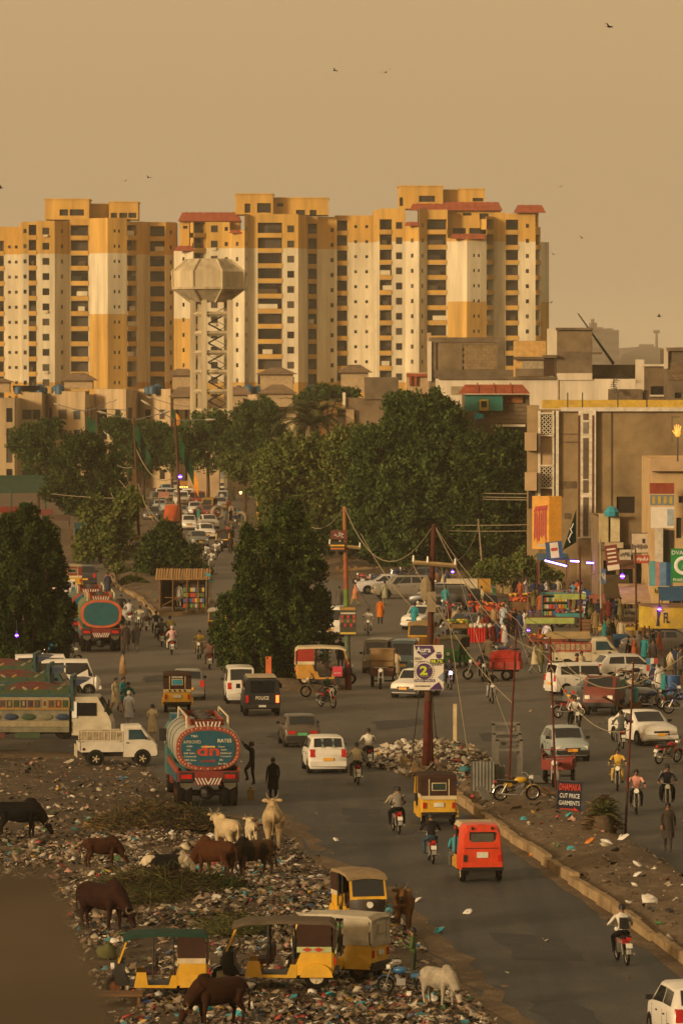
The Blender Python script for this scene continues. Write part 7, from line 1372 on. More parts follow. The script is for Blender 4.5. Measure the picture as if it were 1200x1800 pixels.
def cow_template(mode):
 """trunk, neck, head, jointed legs, ears and tail fused into one skin"""
 b = B(); n = 14
 def sec(x, z, rx, rz_, dx=0.0, sq=.85): return [(x+dx*math.sin(q), rx*math.cos(q), z+rz_*(math.sin(q) if math.sin(q) > 0 else sq*math.sin(q))) for q in [2*math.pi*i/n for i in range(n)]]
 b.loft([sec(-.86, 1.06, .08, .1), sec(-.8, 1.08, .2, .2), sec(-.62, 1.08, .27, .28), sec(-.35, 1.0, .3, .36, sq=1), sec(0, .97, .35, .38, sq=1.05), sec(.3, .98, .33, .38, sq=1.1), sec(.52, 1.02, .26, .4, sq=1.05), sec(.7, 1.05, .2, .32), sec(.82, 1.06, .14, .22)])
 b.ell((.48, 0, 1.38), (.22, .12, .12), 10, 8)
 if mode == 'graze': nk, hd, mz = [(.6, 0, 1.12), (.85, 0, .9), (1.06, 0, .6)], V((1.13, 0, .45)), V((1.25, 0, .17))
 else: nk, hd, mz = [(.6, 0, 1.1), (.85, 0, 1.25), (1.05, 0, 1.36)], V((1.15, 0, 1.4)), V((1.42, 0, 1.16))
 b.tube(nk, [.26, .2, .14], 10); b.tube([hd-(mz-hd)*.25, hd, hd.lerp(mz, .5), mz, mz+(mz-hd)*.12], [.07, .13, .1, .085, .05], 10)
 b.loft([sec(x, z, .035, h_) for x, z, h_ in ((.55, .72, .12), (.8, nk[1][2]-.22, .1), (1.0, nk[2][2]-.14, .06))])
 st = {1: .13, -1: -.15} if mode == 'walk' else {1: .05, -1: -.06}
 for sg in (1, -1):
  d_ = st[sg]; y = sg*.17; b.tube([(.52, y*.9, .95), (.5+d_*.4, y, .66), (.52+d_, y, .4), (.49+d_*1.2, y, .15), (.51+d_*1.2, y, .05), (.54+d_*1.2, y, .0)], [.15, .1, .062, .045, .05, .055], 9)
  b.tube([(-.55, y*.9, 1.02), (-.48-d_*.3, y*1.05, .7), (-.66-d_*.8, y, .42), (-.62-d_, y, .14), (-.6-d_, y, .05), (-.57-d_, y, 0)], [.22, .14, .062, .046, .05, .055], 9)
  b.ell(hd+V((-.07, sg*.21, .04)), (.05, .13, .07), 8, 6)
 b.tube([(-.82, 0, 1.18), (-.93, 0, 1.05), (-.97, .03, .72), (-.95, .05, .5), (-.94, .05, .34)], [.05, .035, .025, .045, .02], 6)
 me = b.mesh('body'); o = bpy.data.objects.new('body', me); q = o.modifiers.new('r', 'REMESH'); q.mode = 'VOXEL'; q.voxel_size = .024; q = o.modifiers.new('f', 'SMOOTH'); q.factor = .5; q.iterations = 3
 out = bake(o); bpy.data.objects.remove(o); k = len(out.polygons); c = np.empty(k*3); out.polygons.foreach_get('center', c); c = c.reshape(-1, 3); dk = (c[:, 2] < .09) | (np.linalg.norm(c-np.array(mz), axis=1) < .12) | ((c[:, 0] < -.88) & (c[:, 2] < .55))
 out.materials.clear(); out.materials.append(mt('skin')); out.materials.append(mt('skin')); out.polygons.foreach_set('material_index', dk.astype(np.int32)); out.polygons.foreach_set('use_smooth', np.ones(k, bool))
 t = T('cow'); t.p('body', out, ['hide', 'dark'])
 for sg in (1, -1): b = B(); b.tube([(hd.x-.03, sg*.07, hd.z+.08), (hd.x-.05, sg*.16, hd.z+.17), (hd.x+.02, sg*.2, hd.z+.3)], [.03, .024, .008], 6); t.p('horn', b, P((.2, .16, .11), .5), smooth=True)
 return t
COWS = {k: cow_template(k) for k in ('graze', 'stand', 'walk')}
def hide2(c1, c2, sc=1.3, thr=.52):
 m = bpy.data.materials.new('patched_hide'); m.use_nodes = True; n = m.node_tree.nodes; l = m.node_tree.links.new; bs = n['Principled BSDF']; tc = n.new('ShaderNodeTexCoord'); ns = n.new('ShaderNodeTexNoise'); ns.inputs['Scale'].default_value = sc; ns.inputs['Detail'].default_value = 2
 l(tc.outputs['Object'], ns.inputs['Vector']); r = n.new('ShaderNodeMapRange'); r.inputs[1].default_value = thr-.015; r.inputs[2].default_value = thr+.015; l(ns.outputs[0], r.inputs[0]); x = n.new('ShaderNodeMix'); x.data_type = 'RGBA'; l(r.outputs[0], x.inputs[0]); x.inputs[6].default_value = (*c1, 1); x.inputs[7].default_value = (*c2, 1); l(x.outputs[2], bs.inputs['Base Color']); bs.inputs['Roughness'].default_value = .8; bs.inputs['Specular IOR Level'].default_value = .1; return m
for lb, px, py, h, md, mat, s_ in (('black cow grazing where the rubbish lot meets the bare verge', 32, 1478, -86, 'graze', P((.006, .005, .005), .75, dust=.1), .95), ('cream cow cut by the frame beside the black cow', -22, 1488, 170, 'graze', P((.4, .3, .18), .8), .9), ('small brown cow walking beside the thorny brush heap', 178, 1524, -80, 'graze', P((.05, .018, .008), .75, var=.5, sc=4), .7), ('dark red cow grazing at the near edge of the fodder heap', 178, 1634, -128, 'graze', P((.028, .008, .005), .75, var=.5, sc=4), 1.0), ('black-and-white cow with its head down at the fodder heap', 292, 1570, -70, 'graze', hide2((.006, .005, .005), (.4, .33, .23), 1.0, .5), .9), ('chestnut cow grazing nose to the black-and-white cow', 380, 1556, 52, 'graze', P((.065, .021, .007), .75, var=.5, sc=4), .9), ('dun cow with a dark head among the rubbish', 446, 1552, 125, 'graze', hide2((.055, .027, .011), (.009, .006, .004), .9, .5), .88), ('large cream cow walking away along the road edge', 480, 1502, 2, 'walk', P((.4, .3, .17), .8, var=.5, sc=3), 1.1), ('cream cow standing behind the chestnut cow', 400, 1500, 28, 'stand', P((.42, .33, .2), .8), .86), ('pale calf between the cream cows', 442, 1500, 10, 'stand', P((.48, .4, .27), .8), .62), ('tan cow walking toward the viewer beside the tan-roofed rickshaw', 709, 1640, 176, 'walk', P((.17, .085, .032), .8, var=.5, sc=4), .9), ('whitish grey cow grazing beside the small blue motorcycle', 770, 1778, -142, 'graze', P((.32, .28, .22), .8, var=.5, sc=3), .74), ('brown cow cut by the bottom of the frame', 385, 1812, 122, 'graze', P((.04, .014, .006), .75, var=.5, sc=4), .9)):
 g = GZ(px, py); COWS[md].place(lb, 'cow', g, rz(h), 'cattle feeding on the rubbish lot', {'hide': mat, 'dark': P((.03, .02, .016), .7)}, s_)
# ------------------------------------------------------------ signs and boards
def board(name, label, px0, px1, y0, y1, d, mat, cat='sign', th=.06, posts=None, yaw=0.0, tilt=0.0, frame=None, group=None):
 """flat board seen in picture box (px0..px1, y0..y1) at distance d; returns root with local x right, z up, centre at 0"""
 a, c = AT(px0, y0, d), AT(px1, y1, d); w_, h_ = (c.x-a.x)/max(.3, math.cos(yaw)), a.z-c.z
 root = empty(name, ((a.x+c.x)/2, d, (a.z+c.z)/2)); root.rotation_euler = (0, tilt, yaw); tag(root, label, cat, group)
 b = B(); b.box((0, 0, 0), (w_, th, h_)); part('panel', b, mat, root)
 if frame:
  b = B(); t = .05
  for (cx, cz, sx, sz) in ((0, h_/2, w_+t, t), (0, -h_/2, w_+t, t), (-w_/2, 0, t, h_), (w_/2, 0, t, h_)): b.box((cx, -.01, cz), (sx, th+.04, sz))
  part('frame', b, frame, root)
 for px in posts or ():
  x = (AT(px, y1, d).x-(a.x+c.x)/2); b = B(); b.box((x, .08, -(a.z+c.z)/4-h_/4+.0), (.1, .1, (c.z)+.1)); b2 = B(); zb = -(a.z+c.z)/2; b2.box((x, .1, (zb-h_/2)/2), (.1, .1, abs(zb)-h_/2)); part('post', b2, 'iron', root)
 root['w'] = w_; root['h'] = h_
 return root, w_, h_
def patch(root, name, cx, cz, w_, h_, mat, y=-.04, th=.012, rot=0.0):
 b = B(); b.box((0, 0, 0), (w_, th, h_)); return part(name, b, mat, root, loc=(cx, y, cz), rot=(0, rot, 0))
def poly_patch(root, name, pts, mat, y=-.045, th=.01):
 b = B(); b.prism(pts, y-th, y); return part(name, b, mat, root)
PUR = P((.06, .022, .11), .6, dust=.1); WHB = P((.58, .53, .46), .6, var=.15, dust=.15); INK = P((.03, .025, .04), .6, dust=.05); LIME = P((.45, .5, .03), .5, dust=.05)
d_ = e2.location.y-.32
r_, w_, h_ = board('school_banner', 'white and purple school result banner on the leaning power pole', 727, 779, 1134, 1213, d_, WHB)
poly_patch(r_, 'heading_shape', [(-w_*.48, h_*.49), (w_*.12, h_*.49), (w_*.2, h_*.36), (-w_*.12, h_*.2), (-w_*.4, h_*.34)], PUR); fit_text('lettering', 'Aura', 'white', r_, -w_*.18, h_*.4, w_*.5, h_*.12, y=-.062, bold=.02); fit_text('lettering', '- Centre -', 'white', r_, -w_*.16, h_*.31, w_*.3, h_*.035, y=-.062)
fit_text('lettering', '2021', INK, r_, -w_*.36, h_*.2, w_*.24, h_*.06, y=-.045); fit_text('lettering', '98.7%', LIME, r_, w_*.27, h_*.14, w_*.4, h_*.075, y=-.06, bold=.03); patch(r_, 'score_bar', w_*.27, h_*.14, w_*.44, h_*.1, INK); fit_text('lettering', '838/850', INK, r_, w_*.27, h_*.065, w_*.34, h_*.035, y=-.045); fit_text('lettering', 'Annual Result', INK, r_, -w_*.3, h_*.14, w_*.3, h_*.025, y=-.045)
poly_patch(r_, 'emblem', [(w_*.24, h_*.3), (w_*.44, h_*.3), (w_*.42, h_*.22), (w_*.34, h_*.2), (w_*.26, h_*.22)], PUR); patch(r_, 'emblem_bar', w_*.34, h_*.33, w_*.14, h_*.03, PUR)
poly_patch(r_, 'medal', [(-w_*.15+w_*.27*math.cos(a), -h_*.08+w_*.27*math.sin(a)) for a in [2*math.pi*i/24 for i in range(24)]], PUR)
for i in range(28):
 a = 2*math.pi*i/28; patch(r_, 'medal_tooth', -w_*.15+w_*.33*math.cos(a), -h_*.08+w_*.33*math.sin(a), .05, .03, PUR, rot=-a)
fit_text('lettering', '2', LIME, r_, -w_*.17, -h_*.06, w_*.26, h_*.2, y=-.062, bold=.04); fit_text('lettering', 'nd', LIME, r_, w_*.03, 0, w_*.08, h_*.03, y=-.062); fit_text('lettering', 'POSITION', LIME, r_, -w_*.15, -h_*.185, w_*.3, h_*.03, y=-.062); patch(r_, 'name_bar', -w_*.14, -h_*.29, w_*.7, h_*.06, PUR); fit_text('lettering', 'SYEDA PARIYA', 'white', r_, -w_*.14, -h_*.29, w_*.66, h_*.042, y=-.055, bold=.01)
fit_text('lettering', 'FROM HYDERABAD BOARD', INK, r_, -w_*.2, -h_*.41, w_*.5, h_*.03, y=-.045); poly_patch(r_, 'corner_shape', [(w_*.02, -h_*.49), (w_*.48, -h_*.49), (w_*.34, -h_*.32), (w_*.2, -h_*.38)], PUR); poly_patch(r_, 'edge_shape', [(w_*.49, -h_*.32), (w_*.49, -h_*.1), (w_*.3, -h_*.22)], P((.2, .24, .34), .6))
g = GZ(1001, 1437); r_, w_, h_ = board('shop_board', 'dark sign board reading cut price garments leaning on the near median', 978, 1022, 1373, 1434, g.y, P((.012, .016, .035), .5, dust=.15), tilt=R(3.5), frame=P((.05, .05, .06), .6))
fit_text('lettering', 'DHAMAKA', P((.5, .06, .04), .5, dust=.1), r_, 0, h_*.33, w_*.86, h_*.2, bold=.03, y=-.05); fit_text('lettering', 'CUT PRICE', 'white', r_, 0, h_*.08, w_*.8, h_*.13, bold=.01, y=-.05); fit_text('lettering', 'GARMENTS', 'white', r_, 0, -h_*.13, w_*.84, h_*.13, bold=.01, y=-.05)
poly_patch(r_, 'arrow', [(-w_*.36, -h_*.41), (w_*.2, -h_*.41), (w_*.2, -h_*.46), (w_*.42, -h_*.35), (w_*.2, -h_*.24), (w_*.2, -h_*.29), (-w_*.36, -h_*.29)], P((.5, .04, .04), .5, dust=.1))
b = B(); b.tube([(-w_*.3, .3, -h_/2-.2), (-w_*.2, .03, h_*.3)], .03, 5); b.tube([(w_*.3, .3, -h_/2-.2), (w_*.2, .03, h_*.3)], .03, 5); part('prop', b, 'wood', r_)
r_, w_, h_ = board('event_poster', 'crowded red and black event poster on the banded power pole', 597, 626, 1066, 1116, e1.location.y-.3, P((.05, .05, .03), .6))
patch(r_, 'heading_bar', 0, h_*.42, w_*.9, h_*.1, P((.35, .2, .05), .6)); patch(r_, 'footer', 0, -h_*.44, w_*.95, h_*.07, P((.5, .35, .04), .6)); patch(r_, 'white_row', 0, h_*.26, w_*.9, h_*.06, P((.45, .42, .36), .6))
for i in range(5):
 for j in range(3): patch(r_, 'portrait', -w_*.36+i*w_*.18, h_*.14-j*h_*.15, w_*.15, h_*.12, [P((.35, .04, .03), .6), P((.3, .1, .06), .6), P((.04, .03, .03), .6), P((.04, .12, .05), .6)][(i*2+j) % 4])
r_, w_, h_ = board('billboard', 'bright blue billboard with white lettering beyond the banded pole', 623, 660, 951, 985, 445, P((.01, .16, .26), .45, dust=.12), posts=(626, 657)); fit_text('lettering', 'B', 'white', r_, -w_*.26, h_*.1, w_*.16, h_*.26, bold=.04, y=-.05); fit_text('lettering', 'ank', 'white', r_, w_*.1, h_*.1, w_*.42, h_*.2, y=-.05); patch(r_, 'lower_stripe', 0, -h_*.35, w_*.94, h_*.14, P((.01, .08, .2), .5))
r_, w_, h_ = board('name_sign', 'red-brown sign with white script on the banded power pole', 581, 610, 932, 948, e1.location.y-.35, P((.13, .035, .02), .6)); fit_text('lettering', '\u062f\u0644\u0627\u062e', 'white', r_, 0, 0, w_*.6, h_*.55, y=-.05)
r_, w_, h_ = board('striped_sign', 'black and yellow striped sign below the red-brown one', 580, 606, 952, 969, e1.location.y-.35, P((.03, .025, .02), .6)); patch(r_, 'stripe', 0, h_*.1, w_*.95, h_*.16, 'yellow'); patch(r_, 'stripe', 0, -h_*.22, w_*.95, h_*.16, P((.45, .15, .03), .6))
DG = 372
r_, w_, h_ = board('corrugated_billboard', 'yellow billboard with red brush lettering on the tall cement building', 935, 964, 872, 965, DG, P((.6, .3, .015), .6), yaw=R(-18)); RDD = P((.35, .02, .012), .6)
rr = random.Random(3)
for i in range(6): poly_patch(r_, 'brush_stroke', [(-w_*.4+i*w_*.13, h_*rr.uniform(-.4, -.2)), (-w_*.3+i*w_*.13, h_*rr.uniform(-.4, -.2)), (-w_*.28+i*w_*.13, h_*rr.uniform(.1, .32)), (-w_*.38+i*w_*.13, h_*rr.uniform(.15, .3))], RDD)
poly_patch(r_, 'brush_stroke', [(-w_*.42, h_*.2), (w_*.4, h_*.24), (w_*.42, h_*.33), (-w_*.3, h_*.3)], RDD); patch(r_, 'address_line', w_*.1, -h_*.43, w_*.6, h_*.05, P((.4, .34, .25), .6))
r2, w2, h2 = board('ribbed_billboard', 'ribbed yellow metal panel beside the brush-lettered billboard', 964, 986, 872, 958, DG-.4, P((.6, .3, .02), .55), yaw=R(14))
for i in range(22): patch(r2, 'rib', 0, -h2*.48+i*h2*.96/21, w2, .05, P((.6, .3, .02), .55), th=.05)
# ---- tall cement building with its street front
CEM = P((.26, .19, .105), .9, var=.5, sc=.35, dust=.25, bump=.08)
hb = house('cement_building', 'tall cement-rendered building with white lattice columns and a tall window strip', 376, (946, 1300), 722, 14, [CEM], [(1083, 1115, 873, 912, P((.03, .022, .016), .7))])
fp(hb, 'roof_coping', 376, 985, 1300, 716, 723, P((.55, .5, .42), .8), -.15, .5); fp(hb, 'rear_parapet', 390, 952, 1300, 703, 718, P((.5, .34, .06), .85), 0, .3)
for x in (996, 1022, 1084, 1135): fp(hb, 'roof_post', 385, x, x+2, 690, 718, 'iron', 0, .1)
fp(hb, 'side_wing', 376, 926, 946, 712, 1055, P((.3, .22, .12), .9, sc=.6), .6, 1.0)
for y in (760, 830): fp(hb, 'side_balcony', 376, 922, 942, y, y+32, BEI, -.8, 1.2)
for y in (768, 868): fp(hb, 'side_opening', 376, 928, 938, y-8, y+18 if y < 800 else y+26, PANES[1], .05, .1)
LAT = P((.6, .54, .43), .7)
for (x0, x1) in ((945, 949), (970, 973), (976, 981)): fp(hb, 'pilaster', 376, x0, x1, 722, 872, LAT, -.2, .3)
for (y0, y1) in ((728, 764), (820, 856)):
 fp(hb, 'lattice_back', 376, 949, 970, y0, y1, P((.06, .045, .03), .8), -.1, .1)
 for i in range(5):
  for j in range(3):
   q = AT(952.5+j*7, y0+4+i*7, 376); b = B(); b.tor((q.x-hb.location.x, -.26, q.z), .11, .035, 8, 4); part('lattice_ring', b, LAT, hb)
 fp(hb, 'lattice_frame', 376, 947, 972, y0-3, y0, LAT, -.25, .3); fp(hb, 'lattice_frame', 376, 947, 972, y1, y1+3, LAT, -.25, .3)
fp(hb, 'blind_panel', 376, 950, 969, 766, 818, BEI, -.12, .15)
fp(hb, 'window_strip', 376, 1016, 1046, 722, 946, LAT, -.25, .45); fp(hb, 'edge_stripe', 376, 1015.5, 1018, 730, 944, P((.1, .04, .03), .7), -.5, .06); fp(hb, 'edge_stripe', 376, 1040, 1042.5, 730, 944, P((.1, .04, .03), .7), -.5, .06)
for (y0, y1) in ((727, 738), (742, 762), (770, 842), (844, 866), (874, 942)): fp(hb, 'window', 376, 1024, 1033, y0, y1, P((.12, .085, .06), .4) if y0 != 742 else P((.2, .17, .13), .5), -.5, .06)
for y in range(750, 940, 14): fp(hb, 'tile_joint', 376, 1018, 1040, y, y+.7, P((.35, .29, .2), .8), -.487, .02)
fp(hb, 'seam', 376, 1073, 1074.5, 724, 1000, P((.12, .09, .06), .9), -.06, .03); fp(hb, 'seam', 376, 985, 1014, 762, 763.5, P((.14, .1, .065), .9), -.06, .03); fp(hb, 'seam', 376, 985, 1014, 776, 777.5, P((.14, .1, .065), .9), -.06, .03); fp(hb, 'patched_render', 376, 986, 1012, 846, 858, P((.14, .1, .06), .95, var=.6, sc=2), -.055, .02); fp(hb, 'dark_patch', 376, 991, 1002, 902, 912, P((.13, .095, .06), .95), -.055, .02); fp(hb, 'ground_floor', 376, 1014, 1050, 948, 1100, P((.36, .27, .18), .85, var=.5, sc=1), -.4, .6); fp(hb, 'rust_band', 376, 1040, 1050, 948, 1000, P((.2, .08, .04), .9), -.75, .1)
hl = house('terrace_block', 'low raw concrete terrace block in front of the tall cement building', 352, (1050, 1152), 908, 9, [P((.22, .16, .09), .9, var=.5, sc=.5)], [(1060, 1082, 985, 1085, PANES[2]), (1088, 1112, 975, 1085, PANES[2]), (1116, 1140, 985, 1085, PANES[2])])
fp(hl, 'white_box', 352, 1052, 1068, 903, 953, P((.42, .35, .2), .8), -.3, .6); fp(hl, 'white_box', 352, 1072, 1088, 906, 952, P((.52, .45, .3), .8), -.35, .6); fp(hl, 'ledge', 352, 1062, 1094, 953, 963, P((.4, .33, .22), .85), -.6, 1.0); fp(hl, 'terrace_edge', 352, 1050, 1152, 958, 966, CONC2, -.1, .3)
b = B(); q = AT(1074, 897, 351); b.loft([ring(.5, q.z-.4), ring(.55, q.z-.1), ring(.3, q.z+.2), ring(.08, q.z+.3)]); b.v = [(x+q.x, y+351, z) for x, y, z in b.v]; thing('water_tank', b, P((.01, .25, .33), .5), 'teal covered water tank on the concrete terrace', 'tank')
b = B(); q = AT(1098, 893, 352); b.box((q.x, 352.5, q.z), (1.35, 1, 1.5)); 
hr = house('corner_shophouse', 'beige shophouse at the frame edge with narrow windows', 335, (1146, 1320), 806, 12, [P((.45, .32, .17), .85, var=.3, sc=.6)], [(1188, 1197, 910, 946, PANES[1]), (1192, 1200, 872, 884, PANES[1]), (1176, 1240, 1030, 1110, PANES[2])])
fp(hr, 'cornice', 335, 1142, 1320, 806, 828, BEI, -.3, .7); fp(hr, 'white_pillar', 335, 1150, 1164, 928, 1000, P((.5, .45, .37), .8), -.3, .4); fp(hr, 'doorway', 335, 1164, 1182, 932, 990, PANES[1], -.05, .1)
b = B(); q = AT(1190, 760, 333); 
hd_ = empty('hand_lamp', (q.x, 333, q.z)); tag(hd_, 'golden glowing hand-shaped lamp above the corner shophouse', 'lamp'); HG = glow((.75, .34, .06), .9)
b = B(); b.ell((0, 0, -.05), (.2, .08, .26), 10, 8); part('palm', b, HG, hd_, True)
for x, L_, tl in ((-.14, .34, -.12), (-.05, .42, -.03), (.05, .4, .05), (.14, .32, .16)): b = B(); b.tube([(x, 0, .1), (x+tl*.4, 0, .1+L_)], [.05, .035], 8); part('finger', b, HG, hd_, True)
b = B(); b.tube([(-.17, 0, -.08), (-.33, 0, .12)], [.05, .035], 8); part('thumb', b, HG, hd_, True); b = B(); b.tube([(0, 0, -.3), (0, 0, -1.9)], .06, 6); part('stem', b, 'iron', hd_)
b = B(); b.box((-.35, .2, .2), (.05, .05, 1.6)); b.box((-.1, .2, 1.0), (.55, .05, .05)); part('bracket', b, 'iron', hd_)
r_, w_, h_ = board('shop_sign', 'faded red shop sign above a painted row near the corner shophouse', 1141, 1184, 849, 868, 333, P((.25, .06, .035), .7)); 
r_, w_, h_ = board('shop_sign', 'blue and yellow painted panel row above the white shop sign', 1142, 1184, 870, 888, 333, P((.16, .2, .22), .7))
for i in range(4): patch(r_, 'painted_square', -w_*.36+i*w_*.24, 0, w_*.12, h_*.7, P((.45, .32, .05), .7))
r_, w_, h_ = board('shop_sign', 'white shop sign with black lettering near the corner shophouse', 1143, 1184, 891, 928, 333, WHB); fit_text('lettering', 'Mobile', INK, r_, -w_*.05, h_*.28, w_*.3, h_*.14); fit_text('lettering', '555', INK, r_, -w_*.05, h_*.0, w_*.25, h_*.16); fit_text('lettering', 'ACCESSORIES', INK, r_, -w_*.2, -h_*.34, w_*.45, h_*.1); patch(r_, 'blue_half', w_*.34, 0, w_*.28, h_*.8, P((.3, .36, .4), .6))
r_, w_, h_ = board('shop_sign', 'weathered white shop sign with a long dark script line', 1108, 1153, 937, 972, 340, P((.46, .4, .3), .7), frame='iron'); rr = random.Random(8)
for i in range(16): patch(r_, 'script_stroke', -w_*.44+i*w_*.058, -h_*.18+rr.uniform(-.03, .03), w_*.035, h_*rr.uniform(.12, .3), INK)
patch(r_, 'dark_spot', 0, h_*.1, .2, .3, INK)  # dark patch near the middle of the sign
r_, w_, h_ = board('shop_sign', 'tilted maroon and white shop sign above the dark doorway', 1064, 1086, 958, 1003, 346, P((.16, .03, .02), .6), tilt=R(-8)); patch(r_, 'white_foot', 0, -h_*.38, w_*.95, h_*.2, WHB)
for i in range(4): patch(r_, 'text_line', 0, h_*(.34-i*.16), w_*.7, h_*.06, WHB)
r_, w_, h_ = board('pharmacy_sign', 'green pharmacy sign with a white ring at the frame edge', 1178, 1222, 964, 1024, 330, P((.012, .2, .05), .5, dust=.08), posts=(1180,)); fit_text('lettering', 'DVAGO', 'white', r_, -w_*.06, h_*.38, w_*.8, h_*.12, y=-.05); fit_text('lettering', 'PHARMACY', 'white', r_, w_*.0, -h_*.42, w_*.8, h_*.09, y=-.05)
b = B(); b.tor((0, -.05, 0), w_*.3, w_*.07, 24, 6, sq=.2); part('white_ring', b, 'white', r_); b = B(); b.ell((w_*.04, -.05, 0), (w_*.09, .02, h_*.16), 10, 8, M=Matrix.Rotation(.6, 3, 'Y')); part('leaf_mark', b, P((.02, .25, .06), .5), r_)
for i, (x0, x1, c) in enumerate(((1140, 1151, (.1, .3, .33)), (1151, 1158, (.4, .2, .18)), (1158, 1170, (.12, .22, .35)), (1170, 1178, (.02, .08, .2)))): board('shop_banner', ['pale teal hanging shop banner', 'pink hanging shop banner', 'light blue hanging shop banner', 'navy hanging shop banner'][i]+' beside the pharmacy sign', x0, x1, 986+i, 1030, 332, P(c, .7), 'banner')
r_, w_, h_ = board('shop_sign', 'blue sign with a big white letter above a white patterned board', 1015, 1037, 1037, 1065, 338, P((.02, .06, .18), .5), tilt=R(5), posts=(1026,)); fit_text('lettering', 'D', 'white', r_, -w_*.02, h_*.18, w_*.34, h_*.42, bold=.03, y=-.05); fit_text('lettering', 'LUXE', 'white', r_, 0, -h_*.3, w_*.6, h_*.16, y=-.05)
r_, w_, h_ = board('notice_board', 'white patterned notice board below the blue letter sign', 1018, 1040, 1066, 1078, 338, WHB, tilt=R(5)); rr = random.Random(4)
for i in range(6): patch(r_, 'notice', -w_*.38+i*w_*.15, 0, w_*.08, h_*.6, [INK, P((.3, .1, .08), .6), P((.1, .2, .3), .6)][i % 3])
r_, w_, h_ = board('painted_advert', 'tall painted advert with green and yellow picture beside the block wall', 841, 871, 1006, 1050, 371, P((.4, .42, .34), .6), posts=(843, 869)); patch(r_, 'yellow_top', 0, h_*.42, w_*.95, h_*.14, P((.5, .4, .08), .6)); patch(r_, 'red_badge', w_*.34, h_*.4, w_*.2, h_*.12, P((.45, .06, .03), .6)); patch(r_, 'green_field', 0, -h_*.3, w_*.95, h_*.36, P((.05, .2, .05), .6)); patch(r_, 'pale_figure', -w_*.1, -h_*.12, w_*.35, h_*.4, WHB, y=-.06); patch(r_, 'pale_figure', w_*.2, -h_*.16, w_*.2, h_*.3, P((.3, .34, .36), .6), y=-.06); fit_text('lettering', 'Omoré', P((.03, .2, .3), .6), r_, -w_*.02, h_*.24, w_*.6, h_*.12, y=-.05)
# ------------------------------------------------------------ stalls and shops
def canopy(name, label, px0, px1, yb, y, d, mat, dep=2.0, slope=.4, cat='awning', posts=True, foot=None, group=None, th=.06):
 """sloping awning; y = front edge row; stands on posts"""
 a, c = AT(px0, y, d), AT(px1, y, d); root = empty(name, ((a.x+c.x)/2, d, 0)); tag(root, label, cat, group); w_ = c.x-a.x; b = B()
 b.loft([[(-w_/2, 0, a.z), (w_/2, 0, a.z), (w_/2, 0, a.z+th), (-w_/2, 0, a.z+th)], [(-w_/2, dep, a.z+slope), (w_/2, dep, a.z+slope), (w_/2, dep, a.z+slope+th), (-w_/2, dep, a.z+slope+th)]]); part('cover', b, mat, root)
 if posts:
  for x in (-w_/2+.1, w_/2-.1):
   for yy in (.08, dep-.1): b = B(); b.box((x, yy, (a.z+slope*yy/dep)/2), (.08, .08, a.z+slope*yy/dep)); part('post', b, 'wood', root)
 return root, w_, a.z
def tubes(label, px0, px1, y0, y1, d):
 a, c = AT(px0, y0, d), AT(px1, y1, d); root = empty('tube_light', a); tag(root, label, 'lamp', 'purple tube lights of the juice stand'); b = B(); b.tube([V((0, 0, 0)), c-a], .07, 8); part('tube', b, LIL, root, True); b = B(); b.tube([V((0, -.03, 0)), c-a+V((0, -.03, 0))], .05, 8); part('tube_glare_strip', b, glow((.8, .6, 1.0), 7.0), root, True); b = B(); b.tube([V((0, .08, .08)), c-a+V((0, .08, .08))], .05, 4); part('holder', b, 'dark', root)  # pale strip facing the viewer paints in the core's glare, violet its halo
 ld = bpy.data.lights.new('tube_glow', 'POINT'); ld.energy = 40; ld.color = (.5, .2, 1); ld.shadow_soft_size = .4; lo = bpy.data.objects.new('tube_glow', ld); COL.objects.link(lo); lo.parent = root; lo.location = ((c-a)*.5+V((0, -.4, -.25)))
DJ = dd(1064)
rj, wj, zj = canopy('juice_stand', 'juice stand with a blue and orange canopy lit by purple tubes', 944, 1000, 1064, 984, DJ, P((.02, .1, .18), .6), 2.6, .3, 'stall')
b = B(); b.box((0, .4, .5), (wj, .7, 1.0)); part('counter', b, P((.3, .2, .14), .7), rj); b = B(); b.box((0, .38, 1.02), (wj+.1, .8, .05)); part('counter_top', b, 'steel', rj)
tubes('longest purple tube light under the juice stand canopy', 957, 995, 985, 995, DJ-.3); tubes('purple tube light on the pillar beside the juice stand', 1002, 1019, 986, 987, DJ-.5); tubes('short bluish tube light above the letter sign', 1030, 1047, 989, 990, DJ-1)
r_, w_, h_ = board('box_sign', 'tilted blue box sign with a white middle above the purple tubes', 959, 988, 952, 982, DJ-.6, P((.02, .08, .2), .5), tilt=R(-6), th=.3); patch(r_, 'white_middle', 0, 0, w_*.5, h_*.9, WHB, y=-.16); patch(r_, 'red_mark', 0, h_*.05, w_*.4, h_*.18, P((.4, .05, .04), .6), y=-.17)
for i, (px, c) in enumerate(((985, (.5, .1, .01)), (1000, (.5, .12, .02)), (1008, (.45, .08, .02)), (913, (.5, .1, .01)))):
 g = G(px, 1078); rr = random.Random(i); root = empty('fruit_pile', (g.x, g.y, 0)); tag(root, 'pile of orange fruit '+('at the juice counter end', 'below the pale blue tunic', 'beside the letter sign', 'on the low bench by the block wall')[i], 'fruit'); b = B(); b.box((0, 0, .4), (1.0, .8, .8)); part('crate', b, 'wood', root); 
 for q in range(26): me_ = bagm[0]; b = B() if q == 0 else b; 
 b = B(); b.ell((0, 0, 0), (.09, .09, .09), 8, 6); fm = b.mesh('orange', True)
 for q in range(26): link('orange', fm, P(c, .5), root, loc=(rr.uniform(-.42, .42), rr.uniform(-.32, .32), .86+.16*rr.random()))
g = G(856, 1132); root = empty('snack_stall', (g.x, g.y, 0)); tag(root, 'snack stall with a red cloth skirt and heaps of bagged snacks', 'stall'); kk = PXM(1132)
